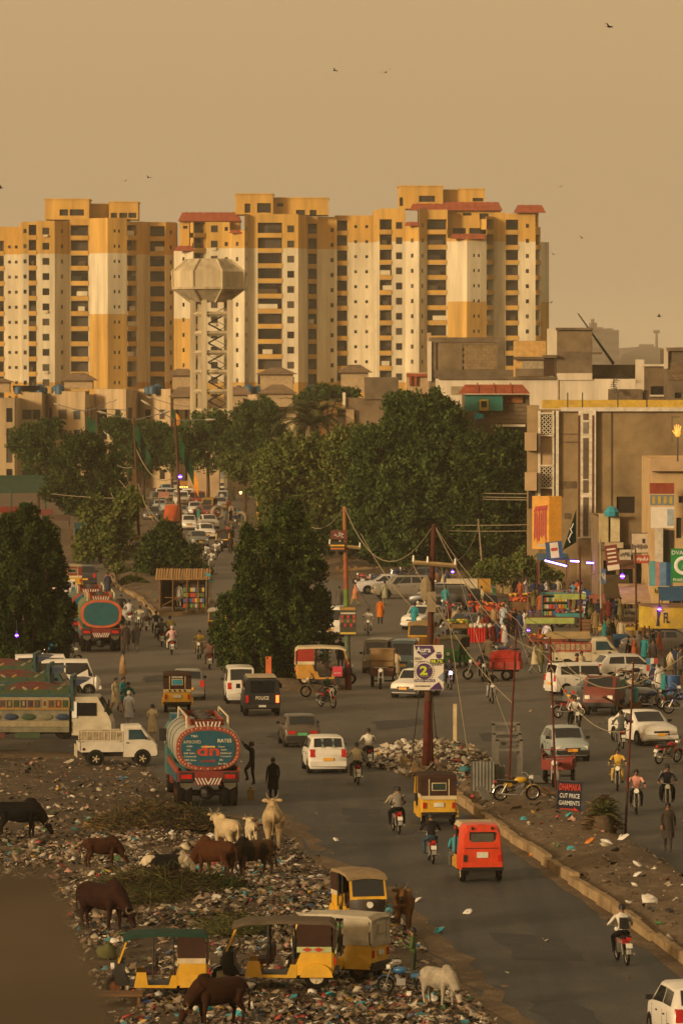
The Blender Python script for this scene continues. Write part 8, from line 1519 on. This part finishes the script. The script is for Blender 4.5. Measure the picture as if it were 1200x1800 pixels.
b = B(); b.box((0, .8, .92), (62/kk, 1.5, .08)); part('table_top', b, 'wood', root)
for (x0, x1, m_) in ((-34, -2, P((.42, .02, .02), .7, var=.4, sc=4)), (3, 27, P((.45, .03, .02), .7, var=.4, sc=4))):
 b = B(); n = 14; b.add([(x0/kk+(x1-x0)/kk*i/n, -.02-.05*(i % 2), z) for i in range(n+1) for z in (.1, .98)], [(2*i, 2*i+2, 2*i+3, 2*i+1) for i in range(n)]); part('cloth_skirt', b, m_, root)
b = B(); b.box((24/kk, .2, .3), (18/kk, .1, .5)); part('blue_cloth', b, P((.03, .1, .3), .7), root)
b = B(); b.tube([(-2/kk, 0, 0), (-2/kk, 0, 1.9)], .04, 6); part('pole', b, PR, root)
rr = random.Random(2)
for i in range(34): tag(link('snack_bag', bagm[i % 5], bagmat[0] if i % 4 else bagmat[3], loc=(g.x+rr.uniform(-30, 30)/kk, g.y+rr.uniform(.2, 1.4), .95), sca=(.28, .28, .5), rot=(rr.uniform(-.4, .4), rr.uniform(-.4, .4), rr.uniform(0, 6))), 'clear bag of snacks heaped on the red-skirted stall', 'snack bag', 'bags on the red-skirted stall')
def cart(label, px, py, w_, c_top, goods, name='market_cart', h=.85, roof=None, rz_=0.0):
 g = G(px, py); root = empty(name, (g.x, g.y, 0), rz_); tag(root, label, 'cart'); b = B(); b.box((0, 0, h), (w_, 1.1, .08)); part('bed', b, P(c_top, .7), root); b = B(); b.box((0, -.56, h-.1), (w_, .03, .22)); part('skirt', b, P(c_top, .7), root)
 b = B(); b.tor((0, 0, 0), .33, .03, 18, 5); b.cyl((0, -.05, 0), (0, .05, 0), .05, n=8)
 for k in range(6): b.tube([(0, 0, 0), (.32*math.cos(k), 0, .32*math.sin(k))], .012, 3)
 wm = b.mesh('wheel', True)
 for x in (-w_*.32, w_*.32):
  for y in (-.5, .5): link('wheel', wm, ['rubber'], root, loc=(x, y, .36))
 for x in (-w_*.46, w_*.46): b = B(); b.box((x, 0, h/2), (.06, .06, h)); part('leg', b, 'wood', root)
 if roof:
  for x in (-w_*.46, w_*.46): b = B(); b.box((x, .4, 1.3), (.06, .06, 1.7)); part('roof_post', b, 'wood', root)
  b = B(); b.box((0, 0, 2.1), (w_+.3, 1.4, .08)); part('roof', b, roof, root); b = B(); b.box((0, -.7, 1.98), (w_+.2, .05, .34)); part('fascia', b, P((.3, .36, .1), .6), root)
 rr = random.Random(px)
 b = B(); b.ell((0, 0, 0), (.13, .1, .08), 8, 6); gm = b.mesh('fruit', True)
 for i in range(30): link('fruit', gm, P(rr.choice(goods), .6), root, loc=(rr.uniform(-.46, .46)*w_, rr.uniform(-.45, .45), h+.1+.18*rr.random()))
 return root
YF, GFc, RF, OF = (.55, .38, .03), (.1, .22, .04), (.4, .04, .03), (.5, .18, .02)
cart('barrow of yellow bananas before the dark car', 803, 1122, 1.3, (.2, .12, .05), [YF, YF, GFc]); cart('barrow of mixed fruit under the amber fruit awning', 108, 1082, 2.0, (.35, .22, .04), [YF, OF]); cart('roofed barrow with a green fascia beside the red tricycle', 965, 1150, 2.6, (.2, .05, .03), [RF, OF, YF], roof=P((.2, .04, .03), .7)); cart('barrow of bundled goods before the letter sign', 1000, 1102, 1.8, (.06, .25, .25), [(.3, .05, .05), (.3, .25, .2), (.05, .1, .2)], roof=P((.01, .2, .24), .6)); cart('barrow of dark bundles by the snack stall', 905, 1106, 1.7, (.1, .07, .04), [(.05, .04, .03), (.2, .15, .1)]); cart('long yellow bench of goods before the shops', 1088, 1128, 2.6, (.5, .33, .04), [(.16, .1, .05), (.3, .2, .1)])
cart('barrow of red goods at the edge of the market crowd', 870, 1090, 1.3, (.45, .06, .02), [RF, OF]); cart('barrow with orange tubs beside the seated people', 838, 1088, 1.2, (.5, .1, .02), [(.5, .1, .02), RF]); cart('barrow of sweets beside the block wall', 915, 1072, 1.6, (.25, .06, .04), [OF, RF, YF])
g = G(812, 1068); root = empty('white_cart', (g.x, g.y, 0)); tag(root, 'white-sided cart with a purple bulb in front of the bank', 'cart'); b = B(); b.box((0, 0, 1.6), (2.2, 1.2, .8)); part('side', b, P((.52, .45, .33), .7), root); b = B(); b.box((1.5, 0, 1.5), (.9, 1.2, 1.0)); part('ochre_side', b, P((.42, .24, .05), .7), root); b = B(); b.box((.3, 0, .6), (3.2, 1.0, .9)); part('under_carriage', b, 'dark', root); b = B(); b.tor((-.6, -.55, .4), .34, .06, 16, 6); part('wheel', b, 'rubber', root); b = B(); b.tor((1.2, -.55, .4), .34, .06, 16, 6); part('wheel', b, 'rubber', root)
g = G(975, 1096); root = empty('sweet_kiosk', (g.x, g.y, 0)); tag(root, 'small shelved kiosk stacked with coloured packets', 'kiosk'); b = B(); b.box((0, .5, 1.0), (1.7, .08, 2.0)); part('back_panel', b, P((.02, .2, .2), .6), root)
for z in (.5, .95, 1.4, 1.85): b = B(); b.box((0, .2, z), (1.7, .5, .04)); part('shelf', b, 'wood', root)
rr = random.Random(9); b = B(); b.box((0, 0, 0), (.16, .14, .26)); pm_ = b.mesh('packet')
for z in (.66, 1.11, 1.56):
 for i in range(8): link('packet', pm_, P(rr.choice([YF, RF, GFc, (.4, .38, .3), (.05, .12, .3), OF]), .5), root, loc=(-.7+i*.2, .15, z), rot=(0, 0, rr.uniform(-.2, .2)))
for x in (-.85, .85): b = B(); b.box((x, .2, 1.0), (.05, .5, 2.0)); part('side_panel', b, P((.02, .18, .2), .6), root)
r_, w_, z_ = canopy('shop_awning', 'broad pale awning jutting from the shop row', 1092, 1182, 1110, 1062, 336, P((.42, .3, .2), .8), 4.5, 1.1); 
canopy('shop_awning', 'dark sagging awning beside the maroon shop sign', 1062, 1108, 1100, 1052, 340, P((.09, .065, .035), .85), 3.0, 1.4)
canopy('shop_awning', 'low tan awning over the sachet rack', 1112, 1160, 1180, 1140, 300, P((.3, .22, .13), .85), 2.5, .3); canopy('shop_awning', 'grey tin awning at the frame edge', 1160, 1240, 1190, 1112, 305, P((.22, .17, .12), .7), 3.0, .3)
g = G(1165, 1150); root = empty('yellow_kiosk', (g.x, g.y, 0)); tag(root, 'yellow painted kiosk roof with a black figure near the shops', 'kiosk'); kk = FPX/g.y; z0, z1 = AT(0, 1104, g.y).z, AT(0, 1066, g.y).z
b = B(); b.loft([[(-41/kk, 1.2, z), (-24/kk, -.6, z), (60/kk, -.6, z), (60/kk, 2, z)] for z in (z0, z1)]); part('fascia', b, P((.5, .36, .03), .6), root); b = B(); b.loft([[(-43/kk, 1.2, z), (-25/kk, -.75, z), (62/kk, -.75, z), (62/kk, 2, z)] for z in (z1, z1+.12)]); part('roof', b, P((.2, .12, .07), .8), root)
for x in (-36, -18, 20, 55): b = B(); b.box((x/kk, .2, z0/2), (.1, .1, z0)); part('post', b, 'wood', root)
b = B(); b.prism([(-14/kk, z0+.15), (-8/kk, z0+.15), (-9/kk, z0+.6), (-6/kk, z0+.9), (-9/kk, z1-.1), (-13/kk, z1-.15), (-12/kk, z0+.6)], -.63, -.61); part('painted_figure', b, INK, root)
f = fit_text('lettering', 'FL', INK, root, 4/kk, (z0+z1)/2, 10/kk, .6, y=-.63, bold=.02)
rr = random.Random(12)
def crate_at(label, px, py, w_, h_, d_, mat, name='crate', slats=4):
 g = G(px, py); root = empty(name, (g.x, g.y, .006), rr.uniform(-.4, .4)); tag(root, label, 'crate')
 for i in range(slats):
  z = h_*(i+.5)/slats
  for sg in (1, -1): ubox('slat', root, (0, sg*d_/2, z), (w_, .025, h_/slats*.8), mat); ubox('slat', root, (sg*w_/2, 0, z), (.025, d_, h_/slats*.8), mat)
 ubox('base', root, (0, 0, .03), (w_-.05, d_-.05, .04), mat)
for i, (px, py, lb) in enumerate(((1062, 1140, 'wooden crate at the foot of the yellow bench'), (1110, 1148, 'wooden crate beside the shop awning post'), (1128, 1164, 'wooden crate in front of the yellow kiosk'), (1122, 1182, 'low wooden crate beside the sachet rack'), (1178, 1176, 'wooden crate under the tin awning'), (1190, 1205, 'wooden crate next to the blue drum'), (1055, 1098, 'wooden crate behind the brown tunic'), (1030, 1112, 'wooden crate at the two-tone pole'))): crate_at(lb, px, py, rr.uniform(.6, 1.0), rr.uniform(.5, .9), .6, 'wood')
g = G(1145, 1216); root = empty('sachet_rack', (g.x, g.y, 0)); tag(root, 'upright rack hung with strips of blue and white sachets', 'rack'); b = B(); b.box((0, 0, .9), (.08, .08, 1.8)); b.box((0, 0, .03), (.5, .5, .06)); part('stand', b, 'iron', root)
for i in range(4):
 for j in range(3): ubox('sachet', root, (-.2+j*.2, -.06, .5+i*.36), (.18, .04, .3), P([(.03, .2, .33), (.5, .48, .45), (.35, .05, .05)][(i+j) % 3], .4))
g = G(1180, 1224); b = B(); b.cyl((0, 0, 0), (0, 0, 1.05), .42, n=18); 
for z in (.35, .7): b.tor((0, 0, 0), .001, .001, 3, 3)
drum = thing('blue_drum', b, P((.015, .09, .25), .5), 'large blue plastic drum by the shops', 'drum', loc=(g.x, g.y, .006), smooth=True)
for z in (.35, .7): b = B(); b.cyl((0, 0, z-.03), (0, 0, z+.03), .435, n=18); part('hoop', b, P((.015, .09, .25), .5), drum)
g = G(1116, 1252); b = B(); b.cyl((0, 0, .5), (0, 0, 1.1), .14, n=12); b.ell((0, 0, 1.1), (.14, .14, .12), 10, 6); b.cyl((0, 0, 1.18), (0, 0, 1.28), .05, n=8); thing('gas_cylinder', b, P((.01, .2, .24), .5), 'teal gas cylinder at the plank ramp', 'cylinder', loc=(g.x, g.y, 0), smooth=True); b = B(); b.box((0, .1, .25), (.6, .6, .5)); thing('cylinder_stand', b, 'wood', 'wooden block under the teal gas cylinder', 'stand', loc=(g.x, g.y, .006))
g = G(1098, 1228); root = empty('sack_pile', (g.x, g.y, 0)); tag(root, 'pile of whitish sacks behind the rust-red pickup', 'sacks')
for i in range(6): link('sack', bagm[i % 5], P((.4, .34, .25), .8), root, loc=((i % 2)*.5-.2, (i//2 % 2)*.5, .3*(i//2)), sca=(.7, .7, .8))
for i, (px, py, z, h, lb) in enumerate(((1085, 1260, .1, -40, 'long plank leaning at the plank ramp'), (1130, 1230, .6, -80, 'bamboo pole laid across behind the parked motorcycles'), (1060, 1225, .3, -75, 'timber propped between the parked cars'))): g = G(px, py); b = B(); b.box((0, 0, 0), (2.6, .18, .06)); thing('plank', b, 'wood', lb, 'plank', loc=(g.x, g.y, z+.5), rot=(0, .35, rz(h)))
for i, (px, y0, y1, py, m_, lb) in enumerate(((1056, 948, 1110, 1110, P((.3, .25, .2), .7), 'tall two-tone pole with a red foot at the shop row'), (1020, 960, 1115, 1115, PR, 'red post at the corner of the letter sign'), (1118, 965, 1128, 1130, PB, 'slim rusty post at the shop awning'), (1134, 1100, 1165, 1168, PR, 'short red post before the yellow kiosk'), (1142, 1100, 1170, 1172, PB, 'second short post before the yellow kiosk'), (945, 990, 1060, 1062, PR, 'thin red post by the block wall'), (920, 1000, 1052, 1054, PB, 'thin brown post by the block wall'))):
 pole('shop_post', lb, (px, py), (px-2, y0), r=.08, bands=[(.25, PR), (1, m_)])
flag_r = AT(1012, 895, 372); b = B(); b.add([(flag_r.x, 372, flag_r.z), (flag_r.x-1.0, 371.7, flag_r.z-3.0), (flag_r.x-.5, 371.8, flag_r.z-2.7), (flag_r.x, 372, flag_r.z-2.4)], [(0, 1, 2), (0, 2, 3), (2, 1, 0), (3, 2, 0)]); fl_ = thing('long_flag', b, P((.008, .05, .03), .8), 'long dark green flag hanging beside the window strip', 'flag'); b = B()
for i in range(4): b.box((flag_r.x-.3-.08*i, 371.65, flag_r.z-1.2-.35*i), (.06, .02, .4), Matrix.Rotation(.4*(-1)**i, 3, 'Y'))
part('white_script', b, 'white', fl_)
for lb, px, y, d, r in (('purple bulb above the crowd at the end of the crossarm', 795, 1005, 360, .13), ('purple bulb on the white-sided cart', 811, 1026, 368, .13), ('purple bulb over the sweets barrow', 932, 1063, 350, .18), ('small purple bulb on the green fascia of the roofed barrow', 928, 1108, 300, .12), ('round purple bulb under the shop row awning', 1093, 1013, 339, .2), ('purple bulb on the yellow kiosk roof', 1158, 1071, 296, .14), ('purple bulb in the shade of the frame-cut conical tree', 30, 1117, 262, .11)): lamp(lb, AT(px, y, d), r, hang=.8)
# ---- reed hut on the far median
g = GZ(322, 1070); hut = empty('reed_hut', g); tag(hut, 'reed-roofed roadside hut stocked with goods on the far median', 'hut'); kk = PXM(1072); REED = P((.32, .2, .09), .9, var=.6, sc=9); hw = 40/kk
for i in range(22):
 b = B(); x = -hw-.2+i*(2*hw+.4)/21; b.tube([(x, -.3, 52/kk), (x+rnd.uniform(-.03, .03), 1.5, 66/kk), (x, 3.2, 60/kk)], rnd.uniform(.08, .12), 5); part('reed_bundle', b, REED, hut)
for x in (-hw, -hw*.45, hw*.15, hw*.62, hw): 
 for y in (0, 3): b = B(); b.tube([(x, y, -.2), (x+.03, y, 54/kk)], .05, 5); part('post', b, 'wood', hut)
b = B(); b.box((0, 3.1, 1.2), (2*hw, .06, 2.4)); part('back_screen', b, P((.09, .055, .03), .9), hut); b = B(); b.box((-hw, 1.5, 1.0), (.05, 3, 2.0)); part('side_screen', b, REED, hut)
b = B(); b.box((-hw*.4, .3, .75), (hw*.8, .5, .06)); b.tube([(-hw*.9, 0, .2), (-hw*.2, 0, .75)], .04, 4); part('counter', b, 'wood', hut); b = B(); b.box((hw*.45, .5, .8), (hw*.9, .6, 1.6)); sh_ = part('display', b, P((.07, .05, .035), .8), hut); rr = random.Random(21)
for i in range(36): ubox('packet', sh_, (hw*.06+(i % 9)*hw*.1, .17, .2+.36*(i//9)), (.17, .08, .26), P(rr.choice([YF, RF, (.4, .38, .33), GFc, (.05, .1, .25), (.1, .07, .05)]), .6))
person('person in white standing inside the reed hut', V(g)+V((-hw*.2, 1.2, 0)), 170, 'stand', (.42, .4, .36), (.4, .38, .34)); person('person in brown at the back of the reed hut', V(g)+V((.1, 1.6, 0)), 180, 'stand', (.2, .1, .05), (.2, .1, .05))
b = B(); p = AT(362, 1008, g.y); b.add([(p.x, g.y, p.z), (p.x+.2, g.y, p.z-.5), (p.x+.5, g.y+.1, p.z-.6), (p.x+.3, g.y, p.z-.05)], [(0, 1, 2, 3), (3, 2, 1, 0)]); b.box((p.x, g.y+.02, p.z-.8), (.04, .04, 1.8)); thing('small_flag', b, P((.02, .28, .36), .7), 'small teal flag on the corner of the reed hut', 'flag')
# ---- steel frames and sheets on the near median
g = GZ(893, 1378); root = empty('steel_door_frames', g); tag(root, 'upright grey steel door frames stacked on the near median', 'frames'); kk = PXM(1378); STL = P((.14, .13, .11), .6, var=.4, sc=3)
for i, (x0, x1, z1, y) in enumerate(((-26, 18, 92, .5), (-25, 20, 76, .2), (-20, 22, 66, -.1))):
 b = B()
 for x in (x0, x1): b.box((x/kk, y, z1/kk/2), (.13, .1, z1/kk))
 b.box(((x0+x1)/2/kk, y, z1/kk), ((x1-x0)/kk+.13, .1, .12)); b.box(((x0+x1)/2/kk, y, z1/kk-.42), ((x1-x0)/kk, .08, .1)); part('door_frame', b, STL, root)
g = GZ(852, 1388); root = empty('corrugated_sheets', g); tag(root, 'grey corrugated metal sheets standing beside the door frames', 'sheets')
for i in range(3):
 b = B(); n = 14; b.add([(-.45+.9*q/n, (.035 if q % 2 else -.035), z) for q in range(n+1) for z in (0, 1.15-.1*i)], [(2*q, 2*q+2, 2*q+3, 2*q+1) for q in range(n)]); part('sheet', b, P((.22, .22, .2), .5, .3, var=.4), root, loc=(-.1+i*.22, -.25+i*.3, -.05), rot=(0, 0, .3*i-.2))
for lb, px, py, L_, W_, h, tz in (('leaning barred plank panel before the corrugated sheets', 850, 1400, 1.3, .35, -78, .32), ('wooden pallet lid lying behind the cut price board', 945, 1400, 1.4, 1.2, -80, .1), ('grey sheet lying flat beside the door frames', 930, 1375, 1.8, 2.4, -85, .06)):
 g = GZ(px, py); root = empty('pallet', (g.x, g.y, g.z+.12)); tag(root, lb, 'panel'); root.rotation_euler = (0, -tz, rz(h)+R(90))
 for i in range(4): ubox('slat', root, (0, -W_/2+W_*(i+.5)/4, 0), (L_, W_/4*.72, .05), 'wood' if 'sheet' not in lb else STL)
 for x in (-L_*.4, L_*.4): ubox('batten', root, (x, 0, -.05), (.08, W_, .05), 'wood')
g = G(799, 1318); b = B(); b.box((0, 0, .85), (.16, .14, 1.9)); thing('pale_post', b, P((.5, .4, .24), .8), 'short pale post standing in the rubbish heap', 'post', loc=(g.x, g.y, .2))
g = GZ(456, 1176); b = B(); b.box((0, 0, .5), (.9, .5, .06)); b.box((-.4, 0, .25), (.06, .4, .5)); b.box((.4, 0, .25), (.06, .4, .5)); thing('small_bench', b, P((.35, .27, .17), .8), 'small pale bench under the island tree', 'bench', loc=g); g = GZ(462, 1184); b = B(); b.box((0, 0, .45), (.3, .3, .9)); thing('orange_box', b, P((.5, .12, .03), .6), 'orange box beside the small bench', 'box', loc=(g.x+.3, g.y, g.z)); g = GZ(415, 1178); b = B(); b.cyl((-.6, 0, .18), (.6, .3, .18), .18, n=12); thing('concrete_pipe', b, 'concrete', 'short concrete pipe at the foot of the conical tree', 'pipe', loc=g)
g = GZ(238, 1776); root = empty('plank_platform', g); tag(root, 'low plank platform at the parapet corner', 'platform')
for i in range(3): ubox('plank', root, (-.6, -.3+i*.3, .3), (1.6, .27, .06), 'wood')
for x in (-1.2, .1): ubox('leg', root, (x, 0, .14), (.08, .7, .28), 'wood')
g = GZ(186, 1690); tag(link('sack', bagm[2], P((.1, .1, .04), .8), loc=g, sca=(.6, .5, 1.0), rot=(.3, .2, 0)), 'greenish sack standing before the green-roofed rickshaw', 'sack')
far_st = [('red cloth stall under the green shade roof', 20, 935, P((.35, .04, .03), .7)), ('maroon cloth stall beside the frame-cut conical tree top', 70, 940, P((.2, .05, .04), .7)), ('dark cloth stall at the left roadside', 100, 950, P((.12, .08, .06), .8)), ('pink cloth stall up the road', 288, 902, P((.5, .24, .18), .8)), ('amber lit stall up the road', 322, 882, P((.5, .24, .05), .8))]
for lb, px, py, m_ in far_st: canopy('cloth_stall', lb, px-22 if px < 200 else px-10, px+22 if px < 200 else px+9, py, py-34 if px < 200 else py-28, dd(py), m_, 2.5, .5, 'stall')
for i, (px, py) in enumerate(((8, 938), (30, 936), (52, 938), (85, 944), (75, 948))): person(['person in dark clothes under the red cloth stall', 'person in rust under the red cloth stall', 'person in brown between the red and maroon stalls', 'person in grey under the maroon stall', 'person in black under the maroon stall'][i], G(px, py), 170, 'stand', [(.05, .04, .04), (.3, .1, .05), (.15, .09, .05), (.2, .2, .2), (.02, .02, .02)][i], (.08, .07, .06))
b = B(); b.ell((0, 0, 0), (.16, .1, .16), 10, 8); 
for i in range(5): lamp(['first', 'second', 'third', 'fourth', 'fifth'][i]+' amber bulb along the amber lit stall', AT(313+i*4, 856, dd(882)-.5), .1, mat=glow((1, .5, .08), 5.0), light=False)
for i, (px, py, r) in enumerate(((382, 914, .8), (408, 918, .9), (425, 925, .8))): g = G(px, py); b = B(); b.tor((0, 0, 0), r*.8, r*.25, 18, 8, sq=1.6); thing('concrete_ring', b, 'concrete', ['nearer pale concrete ring by the dark red car', 'middle pale concrete ring at the far roadside', 'last pale concrete ring by the transformer pole'][i], 'ring', 'concrete rings at the roadside', loc=(g.x, g.y, r), rot=(0, 0, .5+i), smooth=True)
g = near_end(158, 992, 8.4, 4); LR.place('dark goods lorry with tall stakes at the end of the carriageway', 'lorry', (g.x, g.y, .008), rz(4), None, {'bed': 'dark', 'cab': P((.2, .1, .05), .6)})
g = near_end(115, 1022, 3.6, 4); putcar(HATCH, 'pale car between the roadside and the far rickshaw', 'car', 112, 1060, 4, WH)
for i, (x0, x1, y, lb) in enumerate(((590, 700, 1008, 'low broken mud wall below the blue billboard'), (700, 830, 1022, 'low mud wall behind the parked motorcycles'))):
 a_, c_ = G(x0, y), G(x1, y+4); b = B(); n = 24; b.loft([[(a_.x+(c_.x-a_.x)*q/n, a_.y-.3, 0), (a_.x+(c_.x-a_.x)*q/n, a_.y-.2, .5+.35*mnoise.noise(V((q*.7, i, 0)))), (a_.x+(c_.x-a_.x)*q/n, a_.y+.3, .5+.35*mnoise.noise(V((q*.7, i, 1)))), (a_.x+(c_.x-a_.x)*q/n, a_.y+.5, 0)] for q in range(n+1)]); thing('mud_wall', b, P((.26, .18, .1), .95, var=.5, sc=1, bump=.3), lb, 'wall')
# ------------------------------------------------------------ the rest of the market crowd
rr = random.Random(31); CL = [('white', WT), ('cream', CRE), ('grey', (.16, .15, .14)), ('black', DK), ('brown', (.16, .09, .05)), ('teal', (.03, .2, .22)), ('rust', (.3, .09, .04)), ('navy', (.03, .04, .09)), ('olive', (.13, .12, .05)), ('maroon', (.15, .03, .03))]
SPOT = [('beside the white-sided cart', 826, 1068, 3), ('at the block wall', 906, 1060, 4), ('behind the banana barrow', 790, 1104, 3), ('round the red-skirted stall', 866, 1140, 3), ('under the broad pale awning', 1120, 1106, 4), ('before the yellow kiosk', 1140, 1160, 3), ('between the fruit piles', 990, 1084, 3), ('at the roofed barrow', 950, 1142, 3), ('among the motorcycles by the blue drum', 1150, 1228, 3), ('on the bank behind the black saloon', 770, 1040, 3), ('beside the far tankers', 122, 1110, 3), ('at the stalls below the green shade roof', 60, 955, 4), ('up the road by the concrete rings', 395, 925, 4), ('at the tail of the parked lorries', 205, 1250, 2), ('beside the dark car in the crowd', 832, 1106, 3), ('in front of the maroon shop sign', 1072, 1096, 3), ('behind the juice counter', 962, 1058, 3), ('at the edge of the earth bank', 800, 1058, 4), ('between the parked white cars', 1012, 1206, 2), ('under the tin awning', 1176, 1190, 3), ('at the corner of the letter sign', 1030, 1100, 3), ('behind the snack bags', 838, 1124, 3), ('by the red tricycle cover', 940, 1186, 2), ('in the gap behind the school banner', 770, 1164, 2), ('before the block wall end', 930, 1082, 4), ('beside the orange fruit crates', 1002, 1080, 4), ('between the barrows', 896, 1118, 4), ('along the yellow bench', 1062, 1136, 4), ('at the tail of the loaded pickup', 990, 1176, 3), ('beside the carton stacks', 1102, 1166, 4)]
for w1, px, py, n_ in SPOT:
 cs = rr.sample(CL, n_)
 for i, (cn, c) in enumerate(cs):
  ps = rr.choice(['stand', 'walk', 'talk', 'stand']); person('person in '+cn+' '+{'stand': 'standing', 'walk': 'walking', 'talk': 'gesturing'}[ps]+' '+w1, GZ(px+i*9+rr.uniform(-3, 3), py+rr.uniform(-5, 5)), rr.uniform(0, 360), ps, c, tuple(x*rr.uniform(.5, 1) for x in c), sca=rr.uniform(.92, 1.02))
for i, (px, py, c, lb) in enumerate(((862, 1100, (.4, .03, .02), 'red plastic chair at the snack stall'), (846, 1094, (.5, .1, .02), 'orange plastic chair by the orange tubs'), (880, 1098, (.4, .03, .02), 'red plastic chair by the barrow of red goods'), (896, 1094, (.42, .04, .02), 'red plastic chair nearest the block wall'))):
 g = G(px, py); root = empty('plastic_chair', (g.x, g.y, .006), rr.uniform(0, 6)); tag(root, lb, 'chair'); m_ = P(c, .4)
 ubox('seat', root, (0, 0, .43), (.42, .42, .04), m_); ubox('backrest', root, (-.2, 0, .68), (.04, .42, .46), m_)
 for x in (-.18, .18):
  for y in (-.18, .18): ubox('leg', root, (x, y, .2), (.05, .05, .41), m_)
for i, (px, py, h, t_, c, lb) in enumerate(((1090, 1150, 90, SEDAN, (.1, .09, .08), 'dark saloon parked under the broad pale awning'), (735, 1062, 100, HATCH, (.3, .28, .25), 'pale hatchback parked behind the long black saloon'), (830, 1072, 80, SUV, (.05, .05, .05), 'dark off-road car parked by the painted advert'), (300, 880, 176, HATCH, WH, 'white hatchback behind the pink cloth stall'), (318, 912, 182, SEDAN, (.3, .3, .28), 'silver saloon between the orange rickshaw and the white cars'), (372, 930, 190, SEDAN, WH, 'white saloon just behind the nearest hatchback of the queue'), (312, 868, 180, SUV, (.4, .38, .33), 'pale off-road car far up the road'))): putcar(t_, lb, 'car', px, py, h, c)
for i in range(9): bike(['first', 'second', 'third', 'fourth', 'fifth', 'sixth', 'seventh', 'eighth', 'ninth'][i]+' motorcycle of the row before the mud wall, counted from the blue billboard', 640+i*23, 1030+i*2.2, 75+rr.uniform(-15, 15), rr.choice([BK_, RD, BLm]), centre=True, lean=rr.uniform(-.12, .12))
for i, (x0, x1, y0, y1, c, lb) in enumerate(((1088, 1108, 966, 984, (.4, .36, .28), 'small cream sign over the middle dark doorway'), (1052, 1064, 1000, 1026, (.05, .12, .25), 'narrow blue upright sign at the edge of the terrace block'), (1114, 1140, 976, 990, (.3, .05, .03), 'red sign below the weathered white sign'), (1148, 1176, 1032, 1046, (.45, .32, .04), 'yellow strip sign below the hanging shop banners'), (1182, 1215, 1030, 1050, (.04, .16, .2), 'teal strip sign below the pharmacy sign'), (1096, 1118, 1070, 1084, (.4, .38, .34), 'white strip sign under the broad pale awning'))):
 r_, w_, h_ = board('shop_sign', lb, x0, x1, y0, y1, 334 if x0 > 1140 else 338, P(c, .6))
 for j in range(9): patch(r_, 'script_stroke', (-.4+j*.1)*w_, rr.uniform(-.1, .1)*h_, w_*.06, h_*rr.uniform(.15, .5), INK if c[1] > .3 else WHB)
canopy('shop_awning', 'rusty tin awning over the middle dark doorway', 1084, 1116, 1100, 1000, 346, P((.16, .08, .05), .8), 2.5, .5, posts=False); canopy('shop_awning', 'striped cloth awning beside the letter sign', 1036, 1064, 1100, 1062, 336, P((.3, .12, .08), .8), 2.2, .5); canopy('shop_awning', 'blue tarpaulin stretched before the corner shophouse', 1160, 1205, 1110, 1056, 322, P((.03, .1, .2), .7), 3.0, .7)
for i in range(7):
 px, py = 1060+i*22, 1136+rr.uniform(-8, 10); g = G(px, py); root = empty('carton_stack', (g.x, g.y, .006), rr.uniform(-.5, .5)); tag(root, 'stack of cartons '+['at the brown tunic', 'beside the yellow bench end', 'under the yellow bench', 'by the awning post', 'before the yellow kiosk post', 'against the kiosk side', 'near the tin awning'][i], 'cartons')
 for j in range(4): ubox('carton', root, (rr.uniform(-.1, .1)+.5*(j % 2), 0, .2+.4*(j//2)), (.46, .4, .38), P(rr.choice([(.25, .16, .08), (.3, .22, .12), (.1, .07, .04), (.3, .3, .28), (.04, .1, .18)]), .8), rr.uniform(-.15, .15))
NUM = ['first', 'second', 'third', 'fourth', 'fifth']; FC = [('white', WH), ('silver', (.3, .29, .26)), ('dark', (.05, .05, .05)), ('pale blue', (.25, .32, .36)), ('red', (.2, .03, .02))]
for r_ in range(5):
 for j in range(4):
  cn, c = rr.choice(FC[:1]*2+FC); y = 846+r_*11+rr.uniform(-2, 2); putcar(rr.choice([HATCH, SEDAN, VAN, HATCHO]), f'{cn} car {NUM[j]} from the verge in the {NUM[r_]} rank of the farthest traffic', 'car', 296-r_*3+j*(27+r_*2)+rr.uniform(-5, 5), y, 182+rr.uniform(-6, 14), c, 'farthest traffic up the road')
for i in range(6): bike(NUM[i % 5]+(' motorcycle of the far swarm' if i < 5 else ' motorcycle trailing behind the far swarm')+' coming down the road', 378+i*7, 985-i*11, 178, BK_, [('person in '+['white', 'grey', 'black', 'rust', 'cream', 'navy'][i]+' riding in the far swarm', 'ride', [WT, GY, DK, (.3, .1, .05), CRE, (.03, .04, .09)][i], DK)])
brush('dead_fronds', 'skirt of dead fronds round the stunted palm stump', 1059, 1470, .62, .6, 1.3, 900, [gr[3], gr[2], P((.16, .1, .05), .9)], .5)
# ------------------------------------------------------------ dust in the air
b = B(); b.box((0, 2450, 29), (4400, 5200, 62)); hzb = part('haze', b, None); hzb['kind'] = 'stuff'; hzb['label'] = 'thin tan dust haze filling the air'
m = bpy.data.materials.new('haze'); m.use_nodes = True; n = m.node_tree.nodes; n.clear(); pv_ = n.new('ShaderNodeVolumePrincipled'); pv_.inputs['Color'].default_value = (.9, .8, .62, 1); pv_.inputs['Density'].default_value = HAZE; pv_.inputs['Anisotropy'].default_value = .0; ou = n.new('ShaderNodeOutputMaterial'); m.node_tree.links.new(pv_.outputs[0], ou.inputs['Volume']); hzb.data.materials.append(m)
